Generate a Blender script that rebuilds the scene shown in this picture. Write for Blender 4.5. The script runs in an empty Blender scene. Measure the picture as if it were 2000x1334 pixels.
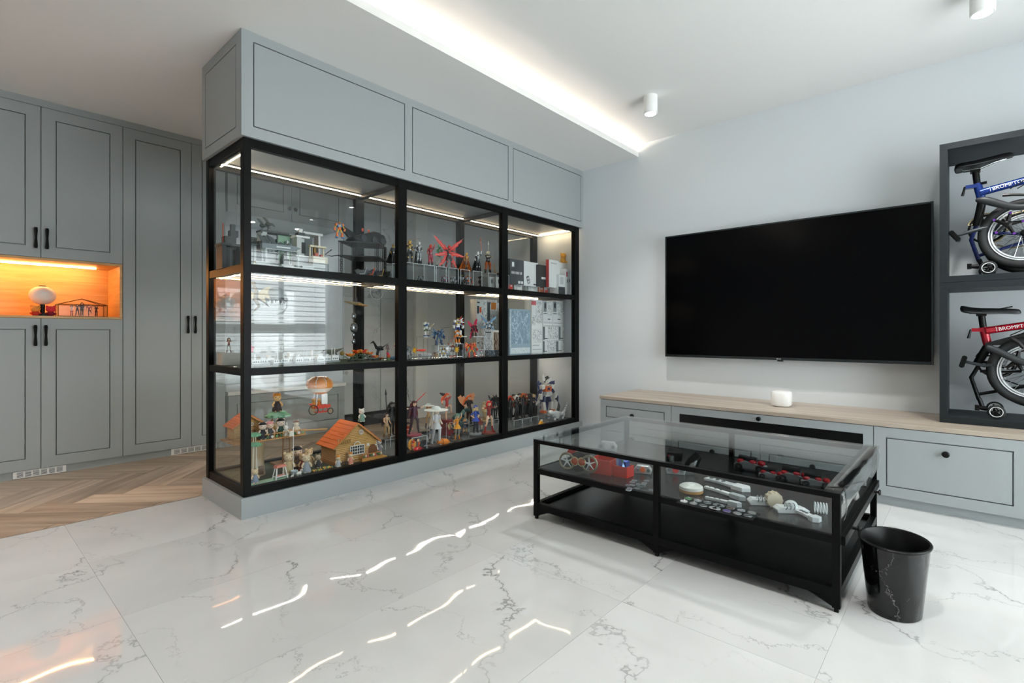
import bpy, math, random
from math import sin, cos, pi, radians as RD
from mathutils import Vector, Matrix
S = bpy.context.scene
COL = S.collection
rnd = random.Random(7)

# ---------------------------------------------------------------- camera
YAW = RD(41.8)
FPX, CU, CV, CH = 993.0, 1000.0, 651.0, 1.0
cd = bpy.data.cameras.new('camera'); cam = bpy.data.objects.new('camera', cd); COL.objects.link(cam)
cam.location = (0, 0, CH); cam.rotation_euler = (pi/2, 0, YAW - pi/2)
cd.sensor_width = 36; cd.lens = 36*FPX/2000; cd.shift_y = -16/2000; cd.clip_start = .02
S.camera = cam
# ---------------------------------------------------------------- world, window daylight, exposure
W = bpy.data.worlds.new('world'); S.world = W; W.use_nodes = True
bg = W.node_tree.nodes['Background']
bg.inputs['Color'].default_value = (.92, .975, 1.0, 1); bg.inputs['Strength'].default_value = 8.0
WIN = (1.15, 4.10, .12, 2.25, -1.62)        # x0, x1, z0, z1, y of the balcony window behind the photographer
def area(name, loc, rot, sx, sy, power=0, color=(1, 1, 1), portal=False):
    l = bpy.data.lights.new(name, 'AREA'); l.shape = 'RECTANGLE'; l.size = sx; l.size_y = sy
    l.energy = power; l.color = color; l.cycles.is_portal = portal
    o = bpy.data.objects.new(name, l); COL.objects.link(o); o.location = loc; o.rotation_euler = rot
    return o
area('window_portal', ((WIN[0]+WIN[1])/2, WIN[4]-.02, (WIN[2]+WIN[3])/2), (RD(90), 0, 0), WIN[1]-WIN[0], WIN[3]-WIN[2], 1, portal=True)
vs = S.view_settings
vs.view_transform = 'Standard'; vs.look = 'None'; vs.gamma = 1.0; vs.use_curve_mapping = False
vs.exposure = 0.43
S.cycles.use_denoising = True
S.cycles.max_bounces = 8; S.cycles.diffuse_bounces = 4; S.cycles.glossy_bounces = 4
S.cycles.transparent_max_bounces = 40; S.cycles.transmission_bounces = 6
S.cycles.caustics_reflective = False; S.cycles.caustics_refractive = False
S.cycles.sample_clamp_indirect = 6.0

# ---------------------------------------------------------------- pixel -> place helpers (only for working out where a thing stands)
CY, SY = cos(YAW), sin(YAW)
def dxy(u):
    a = (u-CU)/FPX
    return CY + a*SY, SY - a*CY
def XA(u, y): dx, dy = dxy(u); return y*dx/dy
def YA(u, x): dx, dy = dxy(u); return x*dy/dx
def ZA(v, x, y): return CH - (v-CV)/FPX*(x*CY + y*SY)
def ONZ(u, v, z):
    t = (z-CH)/(-(v-CV)/FPX); dx, dy = dxy(u); return Vector((t*dx, t*dy, z))

# ---------------------------------------------------------------- materials
def lin(h):
    if isinstance(h, (tuple, list)): return tuple(h)[:3]
    o = []
    for i in (0, 2, 4):
        v = int(h[i:i+2], 16)/255
        o.append(v/12.92 if v <= .04045 else ((v+.055)/1.055)**2.4)
    return tuple(o)
MATS = {}
def new_mat(name):
    m = bpy.data.materials.new(name); m.use_nodes = True
    nt = m.node_tree
    return m, nt, nt.nodes['Principled BSDF']
def M(col, rough=.5, metal=0.0, emit=0.0, spec=.5, coat=0.0, name=None):
    k = (col, rough, metal, emit, spec, coat)
    if k in MATS: return MATS[k]
    m, nt, p = new_mat(name or 'paint_'+str(len(MATS)))
    c = lin(col)
    p.inputs['Base Color'].default_value = (*c, 1); p.inputs['Roughness'].default_value = rough
    p.inputs['Metallic'].default_value = metal; p.inputs['Specular IOR Level'].default_value = spec
    p.inputs['Coat Weight'].default_value = coat
    if emit:
        p.inputs['Emission Color'].default_value = (*c, 1); p.inputs['Emission Strength'].default_value = emit
    MATS[k] = m
    return m
def N(nt, t, **kw):
    n = nt.nodes.new(t)
    for k, v in kw.items():
        if k.startswith('i_'): n.inputs[k[2:].replace('_', ' ')].default_value = v
        else: setattr(n, k, v)
    return n
def glass(name, f0=.04, tint=(1, 1, 1), rough=0.0):
    m = bpy.data.materials.new(name); m.use_nodes = True; nt = m.node_tree; nt.nodes.clear()
    out = N(nt, 'ShaderNodeOutputMaterial'); mix = N(nt, 'ShaderNodeMixShader')
    tr = N(nt, 'ShaderNodeBsdfTransparent'); tr.inputs[0].default_value = (*tint, 1)
    gl = N(nt, 'ShaderNodeBsdfGlossy'); gl.inputs['Roughness'].default_value = rough
    lw = N(nt, 'ShaderNodeLayerWeight'); lw.inputs['Blend'].default_value = .5
    pw = N(nt, 'ShaderNodeMath', operation='POWER'); pw.inputs[1].default_value = 5
    ma = N(nt, 'ShaderNodeMath', operation='MULTIPLY_ADD'); ma.inputs[1].default_value = 1-f0; ma.inputs[2].default_value = f0
    L = nt.links.new
    L(lw.outputs['Facing'], pw.inputs[0]); L(pw.outputs[0], ma.inputs[0]); L(ma.outputs[0], mix.inputs[0])
    L(tr.outputs[0], mix.inputs[1]); L(gl.outputs[0], mix.inputs[2]); L(mix.outputs[0], out.inputs[0])
    return m
GLASS = glass('clear_glass', .027, (.975, .985, .983)); THINGLASS = glass('thin_glass', .005, (.98, .98, .98))
SHELFGLASS = glass('shelf_glass', .035, (.72, .76, .76))
TABLEGLASS = glass('table_glass', .045, (.93, .95, .95))
ACRYL = glass('clear_acrylic', .05, (.95, .965, .97), .02)

def ramp(nt, pts):
    r = N(nt, 'ShaderNodeValToRGB'); e = r.color_ramp.elements
    while len(e) < len(pts): e.new(.5)
    for i, (p, c) in enumerate(pts):
        e[i].position = p; e[i].color = (*lin(c), 1) if not isinstance(c, (int, float)) else (c, c, c, 1)
    return r
def marble(name, base, soft, vein, scale, rough, bump=0.0, amount=.75, thin=.022):
    m, nt, p = new_mat(name); L = nt.links.new
    tc = N(nt, 'ShaderNodeTexCoord'); oi = N(nt, 'ShaderNodeObjectInfo')
    add = N(nt, 'ShaderNodeVectorMath', operation='MULTIPLY_ADD')
    cmb = N(nt, 'ShaderNodeCombineXYZ')
    mu = N(nt, 'ShaderNodeMath', operation='MULTIPLY'); mu.inputs[1].default_value = 37.0
    L(oi.outputs['Random'], mu.inputs[0]); L(mu.outputs[0], cmb.inputs[0]); L(mu.outputs[0], cmb.inputs[2])
    add.inputs[1].default_value = (scale,)*3
    L(tc.outputs['Object'], add.inputs[0]); L(cmb.outputs[0], add.inputs[2])
    mp = N(nt, 'ShaderNodeMapping'); mp.inputs['Rotation'].default_value = (.3, .4, .65); mp.inputs['Scale'].default_value = (1, .6, 1)
    L(add.outputs[0], mp.inputs[0])
    def vein_fac(sc, det, dist, w):
        n = N(nt, 'ShaderNodeTexNoise'); n.inputs['Scale'].default_value = sc; n.inputs['Detail'].default_value = det
        n.inputs['Distortion'].default_value = dist; n.inputs['Roughness'].default_value = .62
        L(mp.outputs[0], n.inputs['Vector'])
        s = N(nt, 'ShaderNodeMath', operation='SUBTRACT'); s.inputs[1].default_value = .5; L(n.outputs['Fac'], s.inputs[0])
        a = N(nt, 'ShaderNodeMath', operation='ABSOLUTE'); L(s.outputs[0], a.inputs[0])
        r = ramp(nt, [(0, 1.0), (w, 0.0)]); L(a.outputs[0], r.inputs[0])
        return r.outputs[0]
    def wave_fac(sc, dist, det, w_, rot):
        m2 = N(nt, 'ShaderNodeMapping'); m2.inputs['Rotation'].default_value = rot; L(add.outputs[0], m2.inputs[0])
        w = N(nt, 'ShaderNodeTexWave', wave_profile='TRI'); w.inputs['Scale'].default_value = sc; w.inputs['Distortion'].default_value = dist
        w.inputs['Detail'].default_value = det; w.inputs['Detail Scale'].default_value = 1.3; w.inputs['Detail Roughness'].default_value = .66
        L(m2.outputs[0], w.inputs['Vector'])
        r = ramp(nt, [(1-w_*7, 0.0), (1-w_*2, .13), (1-w_, .75), (1.0, 1.0)]); L(w.outputs['Fac'], r.inputs[0])
        return r.outputs[0]
    v1 = wave_fac(.42, 8.0, 7, thin, (0, 0, .75)); v2 = wave_fac(.8, 11.0, 8, thin*.9, (0, 0, -.35))
    mk = N(nt, 'ShaderNodeTexNoise'); mk.inputs['Scale'].default_value = 1.3; mk.inputs['Detail'].default_value = 3; L(add.outputs[0], mk.inputs['Vector'])
    mr = ramp(nt, [(.40, 0.0), (.62, 1.0)]); L(mk.outputs['Fac'], mr.inputs[0])
    mk2 = N(nt, 'ShaderNodeTexNoise'); mk2.inputs['Scale'].default_value = 2.1; mk2.inputs['Detail'].default_value = 3; L(mp.outputs[0], mk2.inputs['Vector'])
    mr2 = ramp(nt, [(.46, 0.0), (.66, .75)]); L(mk2.outputs['Fac'], mr2.inputs[0])
    f1 = N(nt, 'ShaderNodeMath', operation='MULTIPLY'); L(v1, f1.inputs[0]); L(mr.outputs[0], f1.inputs[1])
    f2 = N(nt, 'ShaderNodeMath', operation='MULTIPLY'); L(v2, f2.inputs[0]); L(mr2.outputs[0], f2.inputs[1])
    mx = N(nt, 'ShaderNodeMath', operation='MAXIMUM'); L(f1.outputs[0], mx.inputs[0]); L(f2.outputs[0], mx.inputs[1])
    am = N(nt, 'ShaderNodeMath', operation='MULTIPLY'); am.inputs[1].default_value = amount; L(mx.outputs[0], am.inputs[0])
    br = ramp(nt, [(.35, soft), (.62, base)]); L(mk.outputs['Fac'], br.inputs[0])
    mix = N(nt, 'ShaderNodeMix', data_type='RGBA'); L(am.outputs[0], mix.inputs['Factor']); L(br.outputs[0], mix.inputs[6])
    mix.inputs[7].default_value = (*lin(vein), 1); L(mix.outputs[2], p.inputs['Base Color'])
    p.inputs['Roughness'].default_value = rough
    if bump:
        bn = N(nt, 'ShaderNodeTexNoise'); bn.inputs['Scale'].default_value = 5.5; bn.inputs['Detail'].default_value = 0.0
        ad2 = N(nt, 'ShaderNodeVectorMath', operation='ADD'); L(tc.outputs['Object'], ad2.inputs[0]); L(cmb.outputs[0], ad2.inputs[1]); L(ad2.outputs[0], bn.inputs['Vector'])
        b = N(nt, 'ShaderNodeBump'); b.inputs['Strength'].default_value = 1.0; b.inputs['Distance'].default_value = bump
        L(bn.outputs['Fac'], b.inputs['Height']); L(b.outputs[0], p.inputs['Normal'])
    return m
def wood(name, a, b, rough=.45, sc=(2, 22, 22), rand=.25, axis_obj=True):
    m, nt, p = new_mat(name); L = nt.links.new
    tc = N(nt, 'ShaderNodeTexCoord'); oi = N(nt, 'ShaderNodeObjectInfo')
    mp = N(nt, 'ShaderNodeMapping'); mp.inputs['Scale'].default_value = sc; L(tc.outputs['Object'], mp.inputs[0])
    mu = N(nt, 'ShaderNodeMath', operation='MULTIPLY'); mu.inputs[1].default_value = 50; L(oi.outputs['Random'], mu.inputs[0])
    cm = N(nt, 'ShaderNodeCombineXYZ'); L(mu.outputs[0], cm.inputs[0]); L(mu.outputs[0], cm.inputs[1]); L(cm.outputs[0], mp.inputs['Location'])
    n = N(nt, 'ShaderNodeTexNoise'); n.inputs['Scale'].default_value = 1; n.inputs['Detail'].default_value = 6; n.inputs['Distortion'].default_value = .6
    L(mp.outputs[0], n.inputs['Vector'])
    r = ramp(nt, [(.3, a), (.68, b)]); L(n.outputs['Fac'], r.inputs[0])
    hs = N(nt, 'ShaderNodeHueSaturation')
    vv = N(nt, 'ShaderNodeMapRange'); vv.inputs['To Min'].default_value = 1-rand; vv.inputs['To Max'].default_value = 1+rand*.6
    L(oi.outputs['Random'], vv.inputs[0]); L(vv.outputs[0], hs.inputs['Value']); L(r.outputs[0], hs.inputs['Color'])
    L(hs.outputs[0], p.inputs['Base Color']); p.inputs['Roughness'].default_value = rough
    return m
def print_mat(name, base, ink, sc=14, thr=.56, rough=.35, second=None, lines=False):
    """flat printed carton: ink blots and lines on a plain ground"""
    m, nt, p = new_mat(name); L = nt.links.new
    tc = N(nt, 'ShaderNodeTexCoord'); oi = N(nt, 'ShaderNodeObjectInfo')
    mu = N(nt, 'ShaderNodeMath', operation='MULTIPLY'); mu.inputs[1].default_value = 31; L(oi.outputs['Random'], mu.inputs[0])
    ad = N(nt, 'ShaderNodeVectorMath', operation='ADD'); L(tc.outputs['Object'], ad.inputs[0]); L(mu.outputs[0], ad.inputs[1])
    n = N(nt, 'ShaderNodeTexNoise'); n.inputs['Scale'].default_value = sc; n.inputs['Detail'].default_value = 4; n.inputs['Distortion'].default_value = 1.2
    L(ad.outputs[0], n.inputs['Vector'])
    mpp = N(nt, 'ShaderNodeMapping'); mpp.inputs['Scale'].default_value = (1.5, 1, .62); mpp.inputs['Rotation'].default_value = (0, .3, 0); L(ad.outputs[0], mpp.inputs[0]); L(mpp.outputs[0], n.inputs['Vector'])
    if lines:
        s_ = N(nt, 'ShaderNodeMath', operation='SUBTRACT'); s_.inputs[1].default_value = .5; L(n.outputs['Fac'], s_.inputs[0])
        a_ = N(nt, 'ShaderNodeMath', operation='ABSOLUTE'); L(s_.outputs[0], a_.inputs[0])
        r = ramp(nt, [(.0, ink), (.012, ink), (.03, base)]); L(a_.outputs[0], r.inputs[0])
    else:
        r = ramp(nt, [(thr, base), (thr+.01, ink), (thr+.07, ink), (thr+.085, base)]); L(n.outputs['Fac'], r.inputs[0])
    col = r.outputs[0]
    if second:
        n2 = N(nt, 'ShaderNodeTexNoise'); n2.inputs['Scale'].default_value = sc*.7; n2.inputs['Detail'].default_value = 2
        L(ad.outputs[0], n2.inputs['Vector'])
        r2 = ramp(nt, [(.66, 0.0), (.67, 1.0)]); L(n2.outputs['Fac'], r2.inputs[0])
        mx = N(nt, 'ShaderNodeMix', data_type='RGBA'); L(r2.outputs[0], mx.inputs['Factor']); L(col, mx.inputs[6]); mx.inputs[7].default_value = (*lin(second), 1)
        col = mx.outputs[2]
    L(col, p.inputs['Base Color']); p.inputs['Roughness'].default_value = rough
    return m

# ---------------------------------------------------------------- mesh builder
class B:
    def __init__(s): s.v = []; s.f = []; s.mi = []; s.mats = []; s.cur = 0; s.T = Matrix()
    def m(s, mat):
        if mat not in s.mats: s.mats.append(mat)
        s.cur = s.mats.index(mat); return s
    def add(s, vs, fs):
        k = len(s.v); s.v += [tuple(s.T @ Vector(p)) for p in vs]
        s.f += [tuple(i+k for i in f) for f in fs]; s.mi += [s.cur]*len(fs); return s
    def box(s, x0, x1, y0, y1, z0, z1):
        return s.add([(x0,y0,z0),(x1,y0,z0),(x1,y1,z0),(x0,y1,z0),(x0,y0,z1),(x1,y0,z1),(x1,y1,z1),(x0,y1,z1)],
                     [(0,3,2,1),(4,5,6,7),(0,1,5,4),(1,2,6,5),(2,3,7,6),(3,0,4,7)])
    def cb(s, c, d, rot=None, taper=1.0):
        hx, hy, hz = d[0]/2, d[1]/2, d[2]/2
        R = Matrix.Identity(3) if rot is None else (Matrix.Rotation(rot[2],3,'Z') @ Matrix.Rotation(rot[1],3,'Y') @ Matrix.Rotation(rot[0],3,'X'))
        P = []
        for z, k in ((-hz, 1), (hz, taper)):
            for x, y in ((-hx,-hy),(hx,-hy),(hx,hy),(-hx,hy)): P.append(Vector(c) + R @ Vector((x*k, y*k, z)))
        return s.add(P, [(0,3,2,1),(4,5,6,7),(0,1,5,4),(1,2,6,5),(2,3,7,6),(3,0,4,7)])
    def tube(s, pts, rad, n=8, caps=True, sq=1.0):
        pts = [Vector(p) for p in pts]
        if isinstance(rad, (int, float)): rad = [rad]*len(pts)
        vs = []; prev = None
        for i, p in enumerate(pts):
            d = (pts[min(i+1, len(pts)-1)] - pts[max(i-1, 0)])
            d = d.normalized() if d.length > 1e-9 else Vector((0, 0, 1))
            if prev is None:
                a = d.cross(Vector((0, 0, 1)))
                if a.length < .05: a = d.cross(Vector((0, 1, 0)))
            else: a = prev - d*prev.dot(d)
            a.normalize(); prev = a; b = d.cross(a)
            for k in range(n):
                t = 2*pi*k/n; vs.append(p + (a*cos(t) + b*sin(t)*sq)*rad[i])
        fs = []
        for i in range(len(pts)-1):
            for k in range(n): fs.append((i*n+k, i*n+(k+1)%n, (i+1)*n+(k+1)%n, (i+1)*n+k))
        if caps: fs.append(tuple(range(n-1, -1, -1))); fs.append(tuple((len(pts)-1)*n+k for k in range(n)))
        return s.add(vs, fs)
    def cyl(s, p0, p1, r0, r1=None, n=14): return s.tube([p0, p1], [r0, r0 if r1 is None else r1], n)
    def sph(s, c, r, n=10, k=7, rot=None):
        if isinstance(r, (int, float)): r = (r, r, r)
        R = Matrix.Identity(3) if rot is None else (Matrix.Rotation(rot[2],3,'Z') @ Matrix.Rotation(rot[1],3,'Y') @ Matrix.Rotation(rot[0],3,'X'))
        c = Vector(c); vs = [c + R @ Vector((0, 0, r[2]))]; fs = []
        for i in range(1, k):
            a = pi*i/k
            for j in range(n):
                t = 2*pi*j/n; vs.append(c + R @ Vector((r[0]*sin(a)*cos(t), r[1]*sin(a)*sin(t), r[2]*cos(a))))
        vs.append(c + R @ Vector((0, 0, -r[2]))); e = len(vs)-1
        for j in range(n): fs.append((0, 1+j, 1+(j+1) % n)); fs.append((e, e-n+(j+1) % n, e-n+j))
        for i in range(k-2):
            for j in range(n): fs.append((1+i*n+j, 1+(i+1)*n+j, 1+(i+1)*n+(j+1) % n, 1+i*n+(j+1) % n))
        return s.add(vs, fs)
    def lathe(s, prof, n=20, c=(0, 0, 0), ex=1.0, ey=1.0, caps=True):
        vs = []; fs = []
        for r, z in prof:
            for k in range(n): t = 2*pi*k/n; vs.append((c[0]+r*cos(t)*ex, c[1]+r*sin(t)*ey, c[2]+z))
        for i in range(len(prof)-1):
            for k in range(n): fs.append((i*n+k, i*n+(k+1) % n, (i+1)*n+(k+1) % n, (i+1)*n+k))
        if caps: fs.append(tuple(range(n-1, -1, -1))); fs.append(tuple((len(prof)-1)*n+k for k in range(n)))
        return s.add(vs, fs)
    def prism(s, poly, ax, d0, d1):
        """poly: 2D outline; ax: the axis it is pushed along"""
        f = {'x': lambda a, b, d: (d, a, b), 'y': lambda a, b, d: (a, d, b), 'z': lambda a, b, d: (a, b, d)}[ax]
        n = len(poly); vs = [f(a, b, d0) for a, b in poly] + [f(a, b, d1) for a, b in poly]
        return s.add(vs, [tuple(range(n-1, -1, -1)), tuple(range(n, 2*n))] + [(i, (i+1) % n, n+(i+1) % n, n+i) for i in range(n)])
    def torus(s, c, R, r, n=32, k=8, ax='x', a0=0, a1=2*pi, flat=1.0):
        vs = []; fs = []; closed = abs(a1-a0-2*pi) < 1e-6; nn = n if closed else n+1
        for i in range(nn):
            a = a0 + (a1-a0)*i/n
            for j in range(k):
                b = 2*pi*j/k; q = R + r*cos(b); h = r*sin(b)*flat
                p = {'x': (h, q*cos(a), q*sin(a)), 'y': (q*cos(a), h, q*sin(a)), 'z': (q*cos(a), q*sin(a), h)}[ax]
                vs.append((c[0]+p[0], c[1]+p[1], c[2]+p[2]))
        for i in range(n):
            for j in range(k):
                i2 = (i+1) % nn; fs.append((i*k+j, i*k+(j+1) % k, i2*k+(j+1) % k, i2*k+j))
        return s.add(vs, fs)
    def mesh(s, name):
        me = bpy.data.meshes.new(name); me.from_pydata(s.v, [], s.f)
        for mt in s.mats: me.materials.append(mt)
        me.polygons.foreach_set('material_index', s.mi)
        import bmesh
        bm = bmesh.new(); bm.from_mesh(me); bmesh.ops.recalc_face_normals(bm, faces=bm.faces); bm.to_mesh(me); bm.free()
        return me
    def obj(s, name, parent=None, smooth=True, bevel=0, loc=None, local=False):
        """verts are in world space unless the parent-local flag is set; the origin goes to loc / the parent"""
        me = s.mesh(name)
        if smooth:
            me.polygons.foreach_set('use_smooth', [True]*len(me.polygons)); me.set_sharp_from_angle(angle=RD(38))
        o = bpy.data.objects.new(name, me); COL.objects.link(o)
        if parent is not None:
            o.parent = parent
            if not local: o.matrix_parent_inverse = WM(parent).inverted()
        elif loc is not None:
            me.transform(Matrix.Translation(-Vector(loc))); o.location = loc
        if bevel:
            md = o.modifiers.new('bevel', 'BEVEL'); md.width = bevel; md.segments = 2; md.limit_method = 'ANGLE'; md.angle_limit = RD(50)
        return o
def WM(o):
    l = Matrix.LocRotScale(o.location, o.rotation_euler, o.scale)
    return (WM(o.parent) @ o.matrix_parent_inverse @ l) if o.parent else l
def tag(o, label, cat, group=None):
    o['label'] = label; o['category'] = cat
    if group: o['group'] = group
    return o
def thing(name, label, cat, loc=(0, 0, 0), rz=0, group=None):
    o = bpy.data.objects.new(name, None); COL.objects.link(o); o.location = loc; o.rotation_euler = (0, 0, rz); o.empty_display_size = .05
    return tag(o, label, cat, group)
def struct(o): o['kind'] = 'structure'; return o
def boxo(name, parent, mat, *b, bevel=0, loc=None): return B().m(mat).box(*b).obj(name, parent, smooth=False, bevel=bevel, loc=loc)
def text_into(b, txt, size, T, depth=.0006):
    cu = bpy.data.curves.new('lettering', 'FONT'); cu.body = txt; cu.size = size; cu.extrude = depth; cu.align_x = 'LEFT'; cu.resolution_u = 2
    o = bpy.data.objects.new('lettering', cu); COL.objects.link(o)
    bpy.context.view_layer.update()
    me = bpy.data.meshes.new_from_object(o.evaluated_get(bpy.context.evaluated_depsgraph_get()))
    vs = [T @ v.co for v in me.vertices]; fs = [tuple(p.vertices) for p in me.polygons]
    bpy.data.objects.remove(o); bpy.data.curves.remove(cu); bpy.data.meshes.remove(me)
    keep = b.T; b.T = Matrix(); b.add(vs, fs); b.T = keep

# palette
WALLM = M('dadfe2', .6, name='wall_paint'); CEILM = M('efefed', .7, name='ceiling_paint')
GREY = M('a2a8a9', .45, name='grey_lacquer'); BLACK = M('060707', .4, spec=.12, name='black_metal')
INK = M('060707', .35, spec=.25, name='black_plastic'); CHAR = M('1b2124', .5, spec=.3, name='charcoal_board')
WHITE = M('f2f2f0', .35, name='white_plastic'); CHROME = M('c8cccf', .18, 1.0, name='steel')
LED = M('ffe2b8', .5, emit=28, name='led_warm'); LED2 = M('fff0de', .5, emit=60, name='led_lower_fill'); LEDB = M('ffbe6e', .5, emit=60, name='led_amber'); LEDC = M('ffeedb', .5, emit=60, name='led_cove')
# ================================================================ SETTING
XL, XR, YB, YW, YT = -2.2, 4.30, -1.62, 3.51, 4.85     # left wall, tv wall, window wall, tile/wood border, wardrobe plane
MARBLE = marble('white_marble', 'd3d4d3', 'c8c9c8', '6d6d6d', 1.3, .03, bump=.0022, amount=.8, thin=.013)
MARBLEW = marble('grey_marble_slab', 'c9cdd0', 'b4babd', '4b4e50', 1.5, .2, amount=.8, thin=.03)
OAK = wood('oak_floor', 'a58d76', 'd4c0aa', .38, (1.6, 16, 16), .3)
floor = struct(boxo('floor', None, M('d6d6d4', .8), XL, XR, YB, YW, -.05, -.002))
xs = [XL] + [.42+1.265*k for k in range(-2, 4) if XL < .42+1.265*k < XR] + [XR]
ys = [YB] + [.325+.632*k for k in range(-3, 5)] + [YW]
tile_cache = {}
for i in range(len(xs)-1):
    for j in range(len(ys)-1):
        w, d = xs[i+1]-xs[i]-.001, ys[j+1]-ys[j]-.001
        k = (round(w, 4), round(d, 4))
        if k not in tile_cache: tile_cache[k] = B().m(MARBLE).cb((0, 0, -.005), (w, d, .01)).mesh('tile')
        o = bpy.data.objects.new('tile', tile_cache[k]); COL.objects.link(o); o.location = ((xs[i]+xs[i+1])/2, (ys[j]+ys[j+1])/2, 0); o.parent = floor
fw = struct(boxo('floor_wood', None, M('3c2f26', .8), XL, XR, YW, 5.6, -.05, -.004))
def clip(poly, f):
    out = []
    for i in range(len(poly)):
        p, q = poly[i-1], poly[i]; a, b = f(p), f(q)
        if (a >= 0) != (b >= 0): t = a/(a-b); out.append((p[0]+(q[0]-p[0])*t, p[1]+(q[1]-p[1])*t))
        if b >= 0: out.append(q)
    return out
PL, PW = .66, .165
def plank(x0, x1, y0, y1, turn):
    g = .0018; c45 = math.sqrt(.5)
    R = lambda p: ((p[0]+p[1])*c45 + .51, (-p[0]+p[1])*c45 + 3.92)
    poly = [R(p) for p in ((x0+g, y0+g), (x1-g, y0+g), (x1-g, y1-g), (x0+g, y1-g))]
    for f in (lambda p: p[0]-XL, lambda p: XR-p[0], lambda p: p[1]-YW-.002, lambda p: 5.59-p[1]):
        if poly: poly = clip(poly, f)
    if len(poly) < 3: return
    cx = sum(p[0] for p in poly)/len(poly); cy = sum(p[1] for p in poly)/len(poly)
    a = -pi/4 + turn; ca, sa = cos(-a), sin(-a)
    loc = [((p[0]-cx)*ca-(p[1]-cy)*sa, (p[0]-cx)*sa+(p[1]-cy)*ca) for p in poly]
    me = B().m(OAK).prism(loc, 'z', -.012, 0).mesh('plank')
    o = bpy.data.objects.new('plank', me); COL.objects.link(o); o.location = (cx, cy, 0); o.rotation_euler = (0, 0, a); o.parent = fw
for i in range(-40, 41):
    for j in range(-12, 13):
        ox, oy = i*PW + j*PL, i*PW - j*PL
        px, py = (ox+oy)*.7071+.51, (-ox+oy)*.7071+3.92
        if not (XL-1 < px < XR+1 and 2.6 < py < 6.4): continue
        plank(ox, ox+PL, oy, oy+PW, 0); plank(ox+PL, ox+PL+PW, oy+PW-PL, oy+PW, pi/2)
struct(boxo('trim_3', None, M('8f8578', .4, .6), XL, 1.05, YW-.004, YW+.002, -.004, .0008))
# walls
struct(boxo('wall_tv', None, WALLM, XR, XR+.12, YB-.15, 5.7, 0, 2.85))
def wall_hole(name, ax, p0, p1, a0, a1, h):
    b = B().m(WALLM); x0, x1, z0, z1 = h
    def q(a, c, z, w):
        if ax == 'y': b.box(a, c, p0, p1, z, w)
        else: b.box(p0, p1, a, c, z, w)
    q(a0, x0, 0, 2.85); q(x1, a1, 0, 2.85); q(x0, x1, 0, z0); q(x0, x1, z1, 2.85)
    return struct(b.obj(name, smooth=False))
wall_hole('wall_window', 'y', YB-.15, YB, XL, XR, WIN[:4])
struct(boxo('wall_left', None, WALLM, XL-.15, XL, YB-.15, 5.7, 0, 2.85))
WF = M('d9dcdc', .4); BL = M('e6eaea', .55)
def window_unit(n, ax, pos, a0, a1, z0, z1):
    """frame, mullions, transom, panes and venetian slats"""
    def q(b, s, t, d0, d1, z, w):
        if ax == 'y': b.box(s, t, pos+d0, pos+d1, z, w)
        else: b.box(pos+d0, pos+d1, s, t, z, w)
    b = B().m(WF); q(b, a0, a0+.06, -.12, -.06, z0, z1); q(b, a1-.06, a1, -.12, -.06, z0, z1); q(b, a0+.06, a1-.06, -.12, -.06, z0, z0+.06); q(b, a0+.06, a1-.06, -.12, -.06, z1-.06, z1)
    root = struct(b.obj('window_%d' % n, smooth=False))
    k = 4; w = (a1-a0-.12)/k
    for i in range(1, k): b = B().m(WF); q(b, a0+.06+i*w-.028, a0+.06+i*w+.028, -.115, -.065, z0+.06, z1-.06); b.obj('mullion', root, smooth=False)
    b = B().m(WF); q(b, a0+.06, a1-.06, -.118, -.062, 1.0, 1.15); b.obj('transom', root, smooth=False)
    for i in range(k):
        b = B().m(GLASS); q(b, a0+.06+i*w+.028, a0+.06+(i+1)*w-.028, -.093, -.087, z0+.06, z1-.06); b.obj('pane', root, smooth=False)
    b = B().m(BL); q(b, a0+.02, a1-.02, -.05, .0, z1-.05, z1); b.obj('blind_headrail', root, smooth=False)
    z = z1-.1
    me = None
    while z > z0+.05:
        b = B().m(BL); b.add([(a0+.03, pos-.05, z), (a1-.03, pos-.05, z), (a1-.03, pos-.008, z+.011), (a0+.03, pos-.008, z+.011), (a0+.03, pos-.05, z+.003), (a1-.03, pos-.05, z+.003), (a1-.03, pos-.008, z+.014), (a0+.03, pos-.008, z+.014)], [(0,3,2,1),(4,5,6,7),(0,1,5,4),(1,2,6,5),(2,3,7,6),(3,0,4,7)]); b.obj('slat', root, smooth=False); z -= .075
    return root
window_unit(1, 'y', YB, *WIN[:4])
# ceiling with the dropped bulkhead and its light cove
struct(boxo('ceiling', None, CEILM, XL, XR, YB, 2.47, 2.75, 2.86))
b = B().m(CEILM); b.box(XL, XR, 2.269, 2.47, 2.635, 2.655); b.box(XL, XR, 2.269, 2.283, 2.655, 2.682); b.box(XL, XR, 2.47, 5.7, 2.635, 2.86)
cb_ = struct(b.obj('ceiling_bulkhead', smooth=False))
B().m(LEDC).box(XL+.05, XR-.01, 2.40, 2.414, 2.657, 2.664).obj('cove_led_strip', cb_, smooth=False)
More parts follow.
